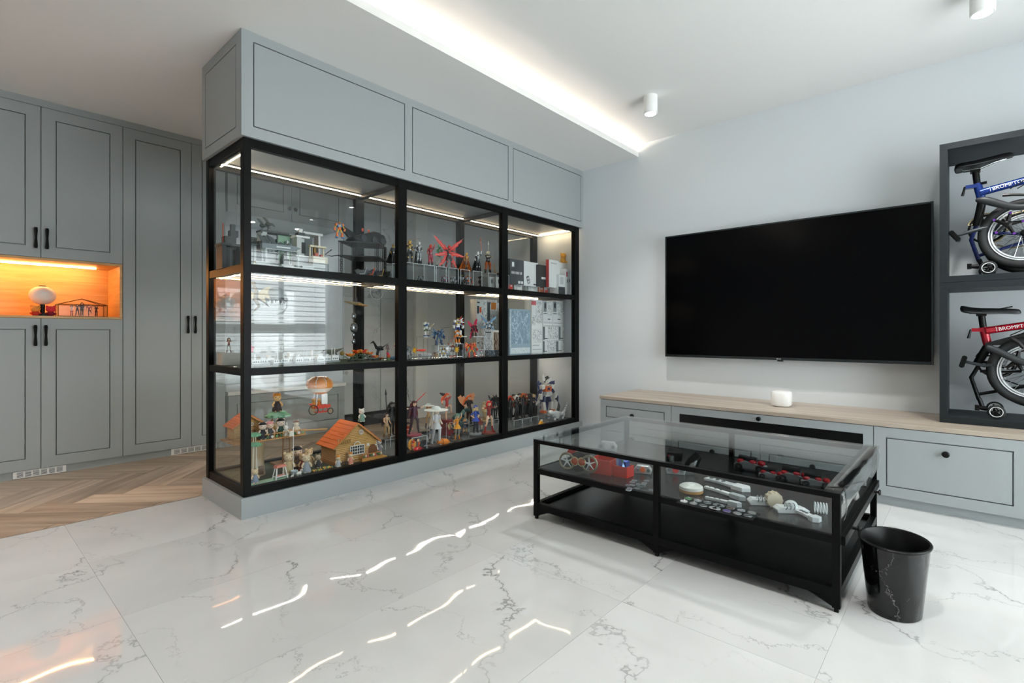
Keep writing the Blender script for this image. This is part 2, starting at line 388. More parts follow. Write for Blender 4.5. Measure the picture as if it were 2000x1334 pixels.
# rear wall of the passage behind the case: alcove, marble slabs, plain wall
AX0, AX1 = 1.66, 2.80
struct(boxo('wall_corner', None, WALLM, XL, -1.87, YT+.02, 5.7, 0, 2.635)); struct(boxo('wall_rear', None, WALLM, 3.87, XR, YT, 5.7, 0, 2.635)); wr = struct(boxo('wall_marble', None, WALLM, AX1, 3.70, YT+.05, 5.7, 0, 2.635)); struct(boxo('wall_alcove', None, WALLM, AX0-.02, AX1, 5.5, 5.7, 0, 2.635))
for k in range(2):
    for q in range(2):
        boxo('slab', wr, MARBLEW, AX1+.004+k*.45, AX1+.446+k*.45, YT+.02, YT+.05, .14+q*1.25+.003, .14+(q+1)*1.25-.003 if q == 0 else 2.63)
struct(boxo('trim_1', None, M('e4e7e6', .4), 3.70, 3.87, YT-.03, 5.7, 0, 2.635))
struct(boxo('baseboard_rear', None, M('222426', .4), AX1, 3.70, YT+.015, YT+.05, 0, .14))
struct(boxo('baseboard_tv', None, M('cfd5d8', .5), XR-.012, XR, 2.30, 2.88, 0, .07))

# ================================================================ panelled fronts
def front(name, parent, ax, pos, a0, a1, z0, z1, ins, mat=GREY, th=.018, gw=.0065, insz=None):
    """a lacquered front with a routed rectangle: the rim is the part, the field inside the groove its sub-part"""
    iz = insz or ins
    def q(b, s, t, d0, d1, z, w):
        if ax == 'y': b.box(s, t, pos+d0, pos+d1, z, w)
        else: b.box(pos+d0, pos+d1, s, t, z, w)
    b = B().m(mat)
    q(b, a0, a0+ins, 0, th, z0, z1); q(b, a1-ins, a1, 0, th, z0, z1); q(b, a0+ins, a1-ins, 0, th, z0, z0+iz); q(b, a0+ins, a1-ins, 0, th, z1-iz, z1)
    q(b, a0+.01, a1-.01, th, th+.003, z0+.01, z1-.01)
    o = b.obj(name, parent, smooth=False)
    b = B().m(mat); q(b, a0+ins+gw, a1-ins-gw, .0005, th, z0+iz+gw, z1-iz-gw); b.obj('panel', o, smooth=False)
    return o
def bar_handle(parent, ax, pos, a, z0, z1):
    b = B().m(INK)
    P = (lambda d, z: (a, pos-d, z)) if ax == 'y' else (lambda d, z: (pos-d, a, z))
    for z in (z0+.012, z1-.012): b.cyl(P(-.002, z), P(.026, z), .006, n=8)
    b.tube([P(.026, z0), P(.027, z0+.014), P(.03, (z0+z1)/2), P(.027, z1-.014), P(.026, z1)], [.008, .0105, .0065, .0105, .008], 8)
    return b.obj('handle', parent)
def knob(parent, x, y, z, r=.017):
    b = B().m(INK); b.cyl((x, y, z), (x-.014, y, z), .007, n=12); b.tube([(x-.012, y, z), (x-.016, y, z), (x-.026, y, z), (x-.03, y, z)], [r*.6, r, r, r*.7], 16)
    return b.obj('knob', parent)

# ---------------------------------------------------------------- wardrobe wall
YD = 4.83
def carcass(parent, x0, x1, z0, z1): return boxo('body', parent, GREY, x0+.002, x1-.002, YD+.022, 5.45, z0, z1)
for (x0, x1, xm, w) in ((-.01, .919, .455, 'next to the tall wardrobe'), (-.939, -.01, -.474, 'at the left picture edge')):
    t = thing('upper_cabinet', 'grey two-door upper cabinet above the lit niche, ' + w, 'cabinet', (x0, YD, 1.54), group='cabinets of the wardrobe wall')
    carcass(t, x0, x1, 1.54, 2.585)
    for a, c, h in ((x0, xm, xm-.028), (xm, x1, xm+.03)):
        d = front('door', t, 'y', YD, a+.002, c-.002, 1.532, 2.585, .075); bar_handle(d, 'y', YD, h, 1.59, 1.735)
    t = thing('lower_cabinet', 'grey two-door base cabinet below the lit niche, ' + w, 'cabinet', (x0, YD, 0), group='cabinets of the wardrobe wall')
    carcass(t, x0, x1, .055, 1.1)
    for a, c, h in ((x0, xm, xm-.03), (xm, x1, xm+.024)):
        d = front('door', t, 'y', YD, a+.002, c-.002, .057, 1.105, .075); bar_handle(d, 'y', YD, h, .912, 1.057)
t = thing('tall_wardrobe', 'tall grey two-door wardrobe beside the display case', 'wardrobe', (.919, YD, 0))
carcass(t, .919, 1.645, .055, 2.585)
for a, c, h in ((.919, 1.382, 1.352), (1.382, 1.645, 1.405)):
    d = front('door', t, 'y', YD, a+.002, c-.002, .057, 2.585, .075); bar_handle(d, 'y', YD, h, 1.0, 1.145)
t = thing('tall_wardrobe', 'tall grey wardrobe at the far left end beyond the niche', 'wardrobe', (-1.868, YD, 0))
carcass(t, -1.868, -.939, .055, 2.585)
for a, c, h in ((-1.868, -1.405, -1.435), (-1.405, -.939, -1.375)):
    d = front('door', t, 'y', YD, a+.002, c-.002, .057, 2.585, .075); bar_handle(d, 'y', YD, h, 1.0, 1.145)
struct(boxo('trim_2', None, GREY, -1.87, AX0, YD-.004, 5.45, 2.587, 2.635))
struct(boxo('baseboard_wardrobe', None, GREY, -1.87, 1.645, YD+.02, YD+.05, 0, .053))
ORW = wood('niche_oak', 'c8985c', 'deb27a', .45, (3, 3, 40), .05)
t = thing('niche_shelf', 'oak-lined open niche with an amber light strip between the grey cabinets', 'shelf', (-.939, YD, 1.1))
boxo('back', t, ORW, -.937, .917, 5.25, 5.27, 1.107, 1.53); boxo('side_panel', t, ORW, .901, .917, YD+.004, 5.25, 1.125, 1.512)
boxo('side_panel', t, ORW, -.937, -.921, YD+.004, 5.25, 1.125, 1.512); boxo('top_board', t, ORW, -.937, .917, YD+.004, 5.25, 1.513, 1.53); boxo('bottom_board', t, ORW, -.937, .917, YD+.004, 5.25, 1.107, 1.123)
boxo('led_strip', t, LEDB, -.92, .80, 5.10, 5.112, 1.503, 1.5115)
for x0, x1, w in ((.315, .59, 'under the doors below the niche'), (1.24, 1.575, 'under the tall wardrobe next to the display case')):
    t = thing('vent_grille', 'white slotted vent grille in the kickboard ' + w, 'vent', (x0, YD+.016, 0), group='kickboard vents')
    boxo('frame', t, WHITE, x0, x1, YD+.010, YD+.018, .004, .052)
    n = 6; w_ = (x1-x0-.03)/n
    for k in range(n):
        o = boxo('slot_panel', t, M('50575a', .6), x0+.015+k*w_+.005, x0+.015+(k+1)*w_-.005, YD+.008, YD+.010, .012, .045)
        for q in range(4): boxo('slat', o, WHITE, x0+.015+k*w_+.005, x0+.015+(k+1)*w_-.005, YD+.0055, YD+.0078, .0165+q*.0078, .0195+q*.0078)
# alcove behind the glass: overhead cabinet with knobs, downlights, bench
t = thing('overhead_cabinet', 'grey overhead cabinet with two round knobs seen through the case', 'cabinet', (AX0, YD, 2.08))
boxo('body', t, GREY, AX0, AX1, YD+.022, 5.49, 2.08, 2.63)
for a, c, h in ((AX0, 2.23, 2.20), (2.23, AX1, 2.26)):
    d = front('door', t, 'y', YD, a+.002, c-.002, 2.07, 2.63, .075)
    B().m(M('60676a', .3)).tube([(h, YD, 2.19), (h, YD-.02, 2.19), (h, YD-.03, 2.19)], [.008, .02, .012], 12).obj('knob', d)
for k, (x, w) in enumerate(((1.98, 'nearer the wardrobe'), (2.45, 'nearer the marble slabs'))):
    t = thing('recessed_downlight', 'small round recessed downlight in the alcove ceiling, ' + w, 'downlight', (x, 5.15, 2.08), group='alcove downlights')
    B().m(WHITE).lathe([(.045, -.006), (.05, -.002), (.05, 0), (.034, 0), (.034, -.006)], 20, (x, 5.15, 2.08), caps=False).obj('trim_ring', t)
    B().m(M('ffffff', .5, emit=40)).lathe([(.033, -.004), (.033, -.001)], 20, (x, 5.15, 2.08)).obj('lamp', t)
t = thing('window_bench', 'low grey bench with a white top in the alcove behind the case', 'bench', (AX0, YD, 0))
boxo('body', t, GREY, AX0+.002, AX1-.002, YD+.03, 5.49, 0, .45); boxo('top', t, WHITE, AX0+.002, AX1-.002, YD-.01, 5.49, .452, .485)
front('front_panel', t, 'y', YD+.01, AX0+.01, AX1-.01, .05, .445, .07)

# ---------------------------------------------------------------- ceiling spots
def spot(loc, w):
    t = thing('ceiling_spotlight', 'white cylindrical surface spotlight on the ceiling, ' + w, 'spotlight', loc, group='surface ceiling spotlights')
    x, y, z = loc
    B().m(WHITE).lathe([(.05, 0), (.05, -.128), (.047, -.132), (.04, -.132), (.038, -.118)], 28, loc, caps=False).obj('housing', t)
    B().m(M('ffffff', .5, emit=60)).lathe([(.037, -.121), (.037, -.118)], 24, loc).obj('lamp', t)
    l = bpy.data.lights.new('spot_beam', 'SPOT'); l.energy = 48; l.spot_size = RD(105); l.spot_blend = .8; l.shadow_soft_size = .035; l.color = (1, .97, .93)
    o = bpy.data.objects.new('spot_beam', l); COL.objects.link(o); o.location = (0, 0, -.14); o.parent = t
spot((3.48, 1.74, 2.75), 'near the cove above the television'); spot((3.51, -.06, 2.75), 'at the top right corner above the bike rack')
spot((1.2, .3, 2.75), 'added out of view above the middle of the room'); spot((1.2, -1.0, 2.75), 'added out of view near the window wall'); spot((-1.0, .6, 2.75), 'added out of view towards the left wall'); spot((-.7, 3.75, 2.635), 'added out of view over the wood floor by the wardrobes'); spot((-.9, 2.9, 2.635), 'added out of view over the border of tile and wood')  # extra spots added out of view to brighten the room and the wardrobes
# ================================================================ FASCIA ABOVE THE CASE
DX0, DX1, DY0, DY1 = 1.062, 4.298, 2.89, 3.51
t = thing('fascia_cabinet', 'grey panelled cabinet box hung above the black display case', 'cabinet', (DX0, DY0, 2.063))
boxo('body', t, GREY, DX0+.02, DX1, DY0+.02, DY1, 2.063, 2.634)
def fpan(a0, a1):
    b = B().m(GREY); return b
b = B().m(GREY); z0, z1, g = 2.063, 2.634, .0065
px = [(1.122, 2.125), (2.185, 3.187), (3.245, 4.272)]
b.box(DX0, DX1, DY0, DY0+.018, z0, 2.122); b.box(DX0, DX1, DY0, DY0+.018, 2.585, z1)
e = [DX0] + [v for p in px for v in p] + [DX1]
for k in range(0, 8, 2): b.box(e[k], e[k+1], DY0, DY0+.018, 2.122, 2.585)
b.box(DX0+.018, DX1, DY0+.018, DY0+.021, z0+.002, z1)
b.obj('front_frame', t, smooth=False)
for a, c in px: boxo('panel', t, GREY, a+g, c-g, DY0+.0005, DY0+.018, 2.122+g, 2.585-g)
o = front('side_frame', t, 'x', DX0, DY0+.018, DY1, z0, z1, .058)

# ================================================================ DISPLAY CASE
CASE = thing('display_case', 'long black-framed glass display case on a grey plinth with lit shelves', 'display case', (DX0, DY0, 0))
boxo('plinth', CASE, GREY, DX0, DX1, DY0, DY1, 0, .112, bevel=.001)
FX0, FX1, FY0, FY1 = 1.078, 4.262, 2.905, 3.49
PXS = [(1.078, 1.118), (2.082, 2.152), (3.13, 3.198), (4.19, 4.262)]
LV = [(.113, .158), (.768, .808), (1.335, 1.378), (2.015, 2.062)]
for a, c in PXS:
    boxo('post', CASE, BLACK, a, c, FY0, FY0+.045, .113, 2.062, bevel=.002)
    boxo('post', CASE, BLACK, a, c, FY1-.045, FY1, .113, 2.062, bevel=.002)
for i in range(3):
    a, c = PXS[i][1], PXS[i+1][0]
    for z0, z1 in LV:
        boxo('rail', CASE, BLACK, a, c, FY0+.003, FY0+.04, z0, z1)
    for z0, z1 in (LV[0], LV[3]): boxo('rail', CASE, BLACK, a, c, FY1-.04, FY1-.003, z0, z1)
    for r in range(3):
        boxo('glass_pane', CASE, GLASS, a, c, FY0+.018, FY0+.024, LV[r][1], LV[r+1][0])
    boxo('rear_pane', CASE, GLASS, a, c, FY1-.026, FY1-.02, LV[0][1], LV[3][0])
for z0, z1 in LV: boxo('side_rail', CASE, BLACK, FX0+.003, FX0+.036, FY0+.045, FY1-.045, z0, z1)
for r in range(3): boxo('side_pane', CASE, GLASS, FX0+.015, FX0+.021, FY0+.045, FY1-.045, LV[r][1], LV[r+1][0])
boxo('inner_top', CASE, M('8d9294', .35), FX0+.04, FX1, FY0+.045, FY1-.045, 2.045, 2.060)
for x in (2.10, 3.15): boxo('cross_bar', CASE, BLACK, x, x+.04, FY0+.045, FY1-.045, 2.02, 2.044)
boxo('case_floor', CASE, M('5d6163', .22), FX0+.03, FX1, FY0+.04, FY1-.04, .125, .14)
SH1, SH2, FL = .806, 1.376, .14
for z in (SH1, SH2):
    b = B().m(BLACK)
    for x0, x1 in ((FX0+.036, FX0+.05), (2.1, 2.13), (3.15, 3.18), (4.225, 4.24)): b.box(x0, x1, FY0+.045, FY1-.045, z-.03, z-.009)
    b.obj('shelf_frame', CASE, smooth=False)
    for i in range(3): boxo('shelf_glass', CASE, SHELFGLASS, PXS[i][0]+.045 if i == 0 else PXS[i][0]+.036, PXS[i+1][0]+.034, FY0+.04, FY1-.045, z-.008, z)
for z in (2.036, SH2-.016, ):
    boxo('led_glare_shield', CASE, BLACK, FX0+.05, FX1-.025, FY1-.095, FY1-.065, z+.004, z+.007)  # added black strip that blocks LED glare on the glass above
    boxo('led_strip', CASE, LED, FX0+.05, FX1-.025, FY1-.083, FY1-.077, z, z+.004)
    zs = 2.016 if z > 2 else 1.332
    boxo('led_strip', CASE, LED, FX0+.05, FX0+.056, FY0+.06, FY1-.09, zs, zs+.004)
    boxo('led_strip', CASE, LED, FX1-.031, FX1-.025, FY0+.06, FY1-.09, z, z+.004)
boxo('led_glare_shield', CASE, BLACK, FX0+.05, FX1-.025, FY1-.095, FY1-.065, SH1-.012, SH1-.009)
boxo('led_strip', CASE, LED2, FX0+.05, FX1-.025, FY1-.083, FY1-.077, SH1-.016, SH1-.012)  # added fill strip, made strong to brighten the bottom row

# ================================================================ TV WALL
TV = thing('television', 'large wall-mounted black flat-screen television', 'television', (4.26, 1.06, .797))
boxo('wall_bracket', TV, BLACK, 4.262, 4.299, .75, 1.40, 1.1, 1.55)
boxo('cabinet_back', TV, BLACK, 4.228, 4.262, .18, 1.945, .815, 1.825, bevel=.006)
b = B().m(M('33383a', .25, .7)); f = .012
b.box(4.212, 4.23, .157, .157+f, .797, 1.845); b.box(4.212, 4.23, 1.968-f, 1.968, .797, 1.845); b.box(4.212, 4.23, .157+f, 1.968-f, 1.845-f, 1.845); b.box(4.212, 4.23, .157+f, 1.968-f, .797, .797+.02)
bez = b.obj('bezel', TV, smooth=False, bevel=.0015)
boxo('screen', TV, M('010102', .16, spec=.1, name='tv_screen'), 4.216, 4.229, .157+f, 1.968-f, .797+.02, 1.845-f)
boxo('sensor_lip', bez, M('1a1c1e', .3), 4.209, 4.225, 1.03, 1.07, .787, .797)
b = B().m(M('cfd3d5', .3)); 
text_into(b, 'LG', .013, Matrix(((0, 0, -1, 4.2118), (-1, 0, 0, 1.06), (0, 1, 0, .802), (0, 0, 0, 1))))
b.torus((4.2116, 1.069, .8065), .0048, .0009, 16, 4, 'x'); b.obj('logo', bez, smooth=False)

CXF, CZ = 3.655, .456
WTOP = wood('worktop_oak', 'a09283', 'c2b5a6', .4, (20, 1.4, 20), .02)
o = boxo('worktop', None, WTOP, CXF-.004, XR-.001, -2.0+.4, 2.285, CZ, .48, bevel=.0015, loc=(3.97, .3, CZ)); tag(o, 'long pale oak worktop running over the grey drawer units', 'worktop')
def unit(name, label, y0, y1):
    t = thing(name, label, 'cabinet', (CXF, y0, 0), group='tv console units')
    boxo('body', t, GREY, CXF+.022, XR-.001, y0+.001, y1-.001, .055, CZ-.002); boxo('kickboard', t, GREY, CXF+.03, CXF+.045, y0, y1, 0, .055)
    return t
YG = [2.28, 1.659, .409, -.24, -.90, -1.6]
t = unit('drawer_unit', 'grey two-drawer unit at the end of the console nearest the case', YG[1], YG[0])
d = front('drawer', t, 'x', CXF, YG[1]+.002, YG[0]-.002, .257, CZ-.004, .052); knob(d, CXF, 1.977, .344)
d = front('drawer', t, 'x', CXF, YG[1]+.002, YG[0]-.002, .055, .254, .052); knob(d, CXF, 1.977, .16)
t = unit('media_unit', 'wide grey media unit with a black infrared panel below the television', YG[2], YG[1])
b = B().m(GREY); y0, y1 = YG[2]+.002, YG[1]-.002
b.box(CXF, CXF+.018, y0, y1, .257, .313); b.box(CXF, CXF+.018, y0, y1, .401, CZ-.004); b.box(CXF, CXF+.018, y0, .460, .313, .401); b.box(CXF, CXF+.018, 1.597, y1, .313, .401)
d = b.obj('flap_door', t, smooth=False); boxo('black_panel', d, M('050506', .3), CXF+.004, CXF+.016, .461, 1.596, .314, .4); knob(d, CXF, 1.038, .427, .015)
for a, c in ((YG[2], 1.034), (1.034, YG[1])):
    d = front('drawer', t, 'x', CXF, a+.002, c-.002, .055, .254, .052); knob(d, CXF, (a+c)/2, .16)
for k, w in ((2, 'grey deep-drawer unit beneath the bike rack'), (3, 'second grey deep-drawer unit further right under the bike rack'), (4, 'last grey deep-drawer unit at the window end of the console')):
    t = unit('drawer_unit', w, YG[k+1], YG[k])
    d = front('drawer', t, 'x', CXF, YG[k+1]+.002, YG[k]-.002, .055, CZ-.004, .057); knob(d, CXF, (YG[k]+YG[k+1])/2, .34)
# small white speaker
t = thing('wifi_router', 'small white rounded cube router on the oak worktop', 'router', (3.99, .985, .48))
def rbox(b, c, s, z0, h, n=24, p=4.5):
    prof = [(.80, 0), (.93, .02), (1.0, .12), (1.0, .86), (.94, .96), (.8, .995), (.4, 1.0)]
    for r, z in prof: pass
    vs = []; fs = []
    for r, z in prof:
        for k in range(n):
            a = 2*pi*k/n; q = (abs(cos(a))**p + abs(sin(a))**p)**(-1/p); vs.append((c[0]+s*r*q*cos(a), c[1]+s*r*q*sin(a), z0+h*z))
    for i in range(len(prof)-1):
        for k in range(n): fs.append((i*n+k, i*n+(k+1) % n, (i+1)*n+(k+1) % n, (i+1)*n+k))
    fs.append(tuple(range(n-1, -1, -1))); fs.append(tuple((len(prof)-1)*n+k for k in range(n)))
    b.add(vs, fs)
b = B().m(WHITE); rbox(b, (3.99, .985), .062, .484, .104); b.obj('shell', t)
B().m(M('b9bcbd', .5)).lathe([(.046, .48), (.047, .485)], 24, (3.99, .985, 0)).obj('foot_ring', t)

# ---------------------------------------------------------------- bike rack: two stacked open frames
RX0, RX1, RY0, RY1 = 3.885, 4.298, -1.15, .118
def cube_frame(label, z0, z1, bt=.036):
    t = thing('bike_rack', label, 'rack', (RX0, RY1, z0), group='stacked bike racks')
    boxo('bottom_board', t, CHAR, RX0, RX1, RY0, RY1, z0, z0+bt, bevel=.001); boxo('top_board', t, CHAR, RX0, RX1, RY0, RY1, z1-bt, z1, bevel=.001)
    boxo('side_board', t, CHAR, RX0, RX1, RY1-bt, RY1, z0+bt, z1-bt); boxo('side_board', t, CHAR, RX0, RX1, RY0, RY0+bt, z0+bt, z1-bt)
cube_frame('charcoal open box frame holding the red bicycle, standing on the worktop', .481, 1.294)
cube_frame('charcoal open box frame holding the blue bicycle, stacked on the other frame', 1.2955, 2.103)

# ---------------------------------------------------------------- folded bicycles
RIM = M('d9dcde', .3); TYRE = M('17191a', .7); PURPLE = M('7a3fae', .3, .6); CHAIN = M('b9aa86', .35, .8)
def folded_bike(label, z0, fcol, low):
    """side view, wheel planes parallel to the wall (x = depth, y runs along the wall, right is -y)"""
    PM = M(fcol, .22, .35, coat=.6); t = thing('folding_bicycle', label, 'bicycle', (4.07, -.28, z0), group='folded bicycles in the rack')
    q = (lambda v, u, x=4.03: (x, YA(u, x), ZA(v, x, YA(u, x))))
    wz = z0+(.272 if low else .222); wy = -.276 if low else -.24; R = .172
    def wheel(x, y, z, parent):
        w = B().m(TYRE).torus((x, y, z), R, .022, 48, 10, 'x').obj('wheel', parent)
        b = B().m(RIM)
        for rr in (R-.026, R-.037): b.torus((x, y, z), rr, .0052, 48, 6, 'x', flat=2.2)
        b.obj('rim', w)
        b = B().m(CHROME)
        for k in range(20):
            a = 2*pi*k/20; s = .008 if k % 2 else -.008
            b.cyl((x+s*2, y+.016*cos(a+.6), z+.016*sin(a+.6)), (x, y+(R-.04)*cos(a), z+(R-.04)*sin(a)), .0012, n=4)
        b.obj('spokes', w)['kind'] = 'stuff'
        B().m(INK).tube([(x+k, y, z) for k in (-.04, -.035, -.02, .02, .035, .04)], [.014, .02, .013, .013, .02, .014], 16).obj('hub', w)
        b = B().m(CHROME)
        for k in range(10):
            a = 2*pi*k/10+.2; b.cyl((x-.02, y+(R-.06)*cos(a), z+(R-.06)*sin(a)), (x-.02, y+(R-.044)*cos(a), z+(R-.044)*sin(a)), .003, n=5)
        b.obj('spoke_nipples', w)['kind'] = 'stuff'
        return w
    wheel(4.0, wy, wz, t); wheel(4.12, wy-.02, wz-.02, t)
    # saddle on its post
    sx = 4.05; sy = -.014 if low else .012; zt = z0+(.652 if low else .682); mo = .155 if low else .195
    P = B().m(M('0c0d0e', .45))
    n = 9; rows = []
    if low:
        prof = [(0, .085, .0), (.03, .082, -.012), (.08, .07, -.022), (.13, .045, -.024), (.18, .028, -.026), (.23, .022, -.03), (.262, .012, -.034)]
    else:
        prof = [(0, .07, -.008), (.03, .08, -.004), (.08, .072, -.004), (.13, .05, .004), (.18, .03, .012), (.23, .022, .018), (.258, .012, .014)]
    vs = []; fs = []
    for d, w, dz in prof:
        for k in range(n):
            s = -1+2*k/(n-1); vs.append((sx+w*s, sy+.045-d, zt+dz-.02*abs(s)**3-.012*(abs(s) > .99)))
        for k in range(n):
            s = 1-2*k/(n-1); vs.append((sx+w*.9*s, sy+.045-d, zt+dz-.028-.012*(1-d/.27)))
    m2 = 2*n
    for i in range(len(prof)-1):
        for k in range(m2): fs.append((i*m2+k, i*m2+(k+1) % m2, (i+1)*m2+(k+1) % m2, (i+1)*m2+k))
    fs += [tuple(range(m2-1, -1, -1)), tuple((len(prof)-1)*m2+k for k in range(m2))]
    P.add(vs, fs); so = P.obj('saddle', t); so.modifiers.new('smooth', 'SUBSURF').render_levels = 2
    b = B().m(CHROME if not low else INK)
    for s in (-.022, .022): b.tube([(sx+s, sy+.03, zt-.025), (sx+s, sy, zt-.052), (sx+s, sy-.07, zt-.052), (sx+s*.8, sy-.13, zt-.03), (sx+s*.4, sy-.18, zt-.018)], .0036, 6)
    b.obj('saddle_rails', t)
    py = sy-.05
    b = B().m(INK); b.cyl((sx, py, zt-.05), (sx, py-.012, zt-.17), .0165, n=16); b.cb((sx, py, zt-.058), (.05, .045, .022)); b.obj('seat_post', t)
    b = B().m(PM); b.cyl((sx, py-.009, zt-.135), (sx, py-.03, zt-.245), .021, n=16); b.obj('seat_tube', t)
    # quick release clamp and lever
    b = B().m(PM); b.cb((sx-.005, py+.018, zt-.15), (.03, .05, .02)); b.obj('seat_clamp', t)
    b = B().m(INK); b.tube([(sx-.015, py+.045, zt-.148), (sx-.02, py+.05, zt-.17), (sx-.02, py+.056, zt-.2)], [.006, .006, .0075], 8); b.obj('clamp_lever', t)
    B().m(INK).cyl((sx-.01, py-.02, zt-.14), (sx-.01, py-.05, zt-.137), .008, n=8).obj('clamp_nut', t)
    # main tube with its lettering, running off to the right (-y) and slightly up
    a0 = Vector((sx-.02, py-.02, zt-mo)); a1 = Vector((sx-.02, py-.47, zt-mo+.085))
    tub = B().m(PM).tube([a0, a1], [.021, .021], 16, sq=1.0).obj('main_tube', t)
    d = (a1-a0).normalized(); up = Vector((0, -d.z, d.y)); up = up if up.z > 0 else -up
    o0 = a0 + d*.052 + Vector((-.0216, 0, 0)) - up*.010
    b = B().m(M('e9e9e9', .4)); Tm = Matrix(((0, 0, -1, o0.x), (d.y, up.y, 0, o0.y), (d.z, up.z, 0, o0.z), (0, 0, 0, 1)))
    text_into(b, 'BROMPTON', .0265, Tm)
    for s, h in ((-.008, .026), (.178, .026)):
        p0 = o0 + d*s - up*.002; b.tube([p0, p0+up*h], .0011, 4)
    b.obj('lettering', tub, smooth=False)
    # rear triangle, chainring, chain, crank and pedal
    b = B().m(INK if low else M('16255c', .3, .3))
    b.tube([(4.06, py-.04, zt-.25), (4.06, -.02, z0+.22), (4.06, -.055, z0+.09)], .011, 10); b.tube([(4.06, -.06, z0+.26), (4.02, wy, wz)], .009, 8); b.tube([(4.06, -.04, z0+.12), (4.06, -.30, z0+.2)], .009, 8)
    b.obj('rear_triangle', t)
    b = B().m(INK); b.cyl((sx, py-.03, zt-.24), (4.06, -.045, z0+.30), .021, n=14); b.obj('lower_frame', t)
    cy, cz = (-.125, z0+.312) if low else (-.088, z0+.28)
    b = B().m(INK); b.torus((4.075, cy, cz), .078, .006, 36, 6, 'x')
    for k in range(5): b.tube([(4.075, cy, cz), (4.075, cy+.078*cos(2*pi*k/5), cz+.078*sin(2*pi*k/5))], [.012, .006], 6)
    cr = b.obj('chainring', t)
    b = B().m(CHAIN if not low else M('2a2b2c', .4, .6))
    b.torus((4.073, cy, cz), .088, .0042, 60, 5, 'x', a0=.35, a1=pi*1.55)
    b.tube([(4.073, cy-.01, cz-.087), (4.07, wy+.05, cz-.125), (4.07, wy-.12, cz-.10)], .0042, 5); b.tube([(4.073, cy+.083*cos(.35), cz+.083*sin(.35)), (4.07, wy-.1, cz+.10)], .0042, 5)
    b.obj('chain', t)
    b = B().m(M('2c3134', .3, .5)); b.tube([(3.99, cy, cz-.005), (3.985, cy+.05, cz-.016), (3.98, cy+.135, cz-.038 if not low else cz+.005)], [.012, .01, .008], 8); b.obj('crank', t)
    b = B().m(INK); pc = (3.965, cy+.14, cz-.042 if not low else cz+.005)
    rot = (RD(-35), 0, 0) if not low else (RD(15), 0, 0)
    b.cb(pc, (.05, .024, .062), rot); b.cb((pc[0], pc[1], pc[2]), (.062, .014, .07), rot); b.obj('pedal', t)
    # front spider with coloured bolts
    b = B().m(INK)
    fy, fz = wy+.07, wz+.055
    for k in range(5):
        a = 2*pi*k/5+.5; b.tube([(3.965, fy, fz), (3.962, fy+.062*cos(a), fz+.062*sin(a))], [.014, .007], 6)
    b.sph((3.958, fy, fz), (.01, .02, .02)); sp = b.obj('crank_spider', t)
    for k in range(5):
        a = 2*pi*k/5+.5; b = B().m(PURPLE if not low else CHROME); b.cyl((3.955, fy+.062*cos(a), fz+.062*sin(a)), (3.951, fy+.062*cos(a), fz+.062*sin(a)), .0065, n=8)
        b.obj('chainring_bolt', sp)
    # folded handlebar and grip across the wheel, brake lever, cables
    b = B().m(M('26292b', .5))
    if low: b.tube([(3.945, -.075, z0+.405), (3.94, -.12, z0+.39), (3.935, -.20, z0+.335), (3.93, -.26, z0+.31), (3.93, -.34, z0+.315)], [.021, .02, .018, .017, .017], 12)
    else: b.tube([(3.945, -.035, z0+.432), (3.94, -.075, z0+.425), (3.938, -.12, z0+.40), (3.935, -.19, z0+.362), (3.93, -.24, z0+.355), (3.93, -.34, z0+.37)], [.012, .024, .022, .019, .017, .015], 12)
    go = b.obj('handlebar_grip', t); go.modifiers.new('smooth', 'SUBSURF').render_levels = 2
    b = B().m(M('0b0b0c', .4))
    if low:
        b.tube([(3.95, -.185, z0+.455), (3.945, -.215, z0+.43), (3.945, -.235, z0+.40)], [.011, .013, .009], 8); b.prism([(-.08, z0+.41), (-.08, z0+.425), (-.33, z0+.52), (-.36, z0+.47), (-.2, z0+.42)], 'x', 4.0, 4.012)
    else: b.tube([(3.95, -.15, z0+.44), (3.945, -.19, z0+.435), (3.945, -.26, z0+.42)], [.009, .008, .006], 8)
    b.obj('brake_lever', t)
    b = B().m(INK)
    for k in range(4): b.tube([(3.95+.02*k, -.18-.03*k, z0+.47), (3.94+.02*k, -.26, z0+.52-.02*k), (3.95+.02*k, -.36, z0+.47+.01*k), (3.99, -.42, z0+.4)], .0028, 5)
    b.obj('cables', t)
    b = B().m(M('6a6e70', .4, .5)); b.cb((3.955, -.315, z0+.43), (.03, .04, .05), (.4, .2, .3)); b.cyl((3.95, -.30, z0+.36), (3.95, -.33, z0+.47), .008, n=8); b.obj('brake_caliper', t)
    # little roller wheels the bike stands on
    for x, yy in ((3.95, -.125 if low else -.092), (4.15, -.125 if low else -.092)):
        w = B().m(TYRE).torus((x, yy, z0+.039), .031, .008, 28, 8, 'x').obj('roller_wheel', t)
        b = B().m(WHITE); b.torus((x-.006, yy, z0+.039), .0275, .0022, 28, 5, 'x'); b.obj('roller_rim', w)
        b = B().m(INK)
        for k in range(5): b.tube([(x, yy, z0+.039), (x, yy+.024*cos(k*1.257), z0+.039+.024*sin(k*1.257))], [.007, .004], 6)
        b.obj('roller_spokes', w)
    b = B().m(INK); ry = -.125 if low else -.092; b.cyl((3.94, ry, z0+.04), (4.16, ry, z0+.04), .006, n=8); b.tube([(4.05, -.07, z0+.05), (4.05, -.055, z0+.1)], .011, 8); b.tube([(3.97, ry+.04, z0+.052), (3.965, ry+.085, z0+.055)], [.014, .009], 8); b.cb((3.965, ry+.08, z0+.055), (.03, .02, .03)); b.obj('roller_axle', t)
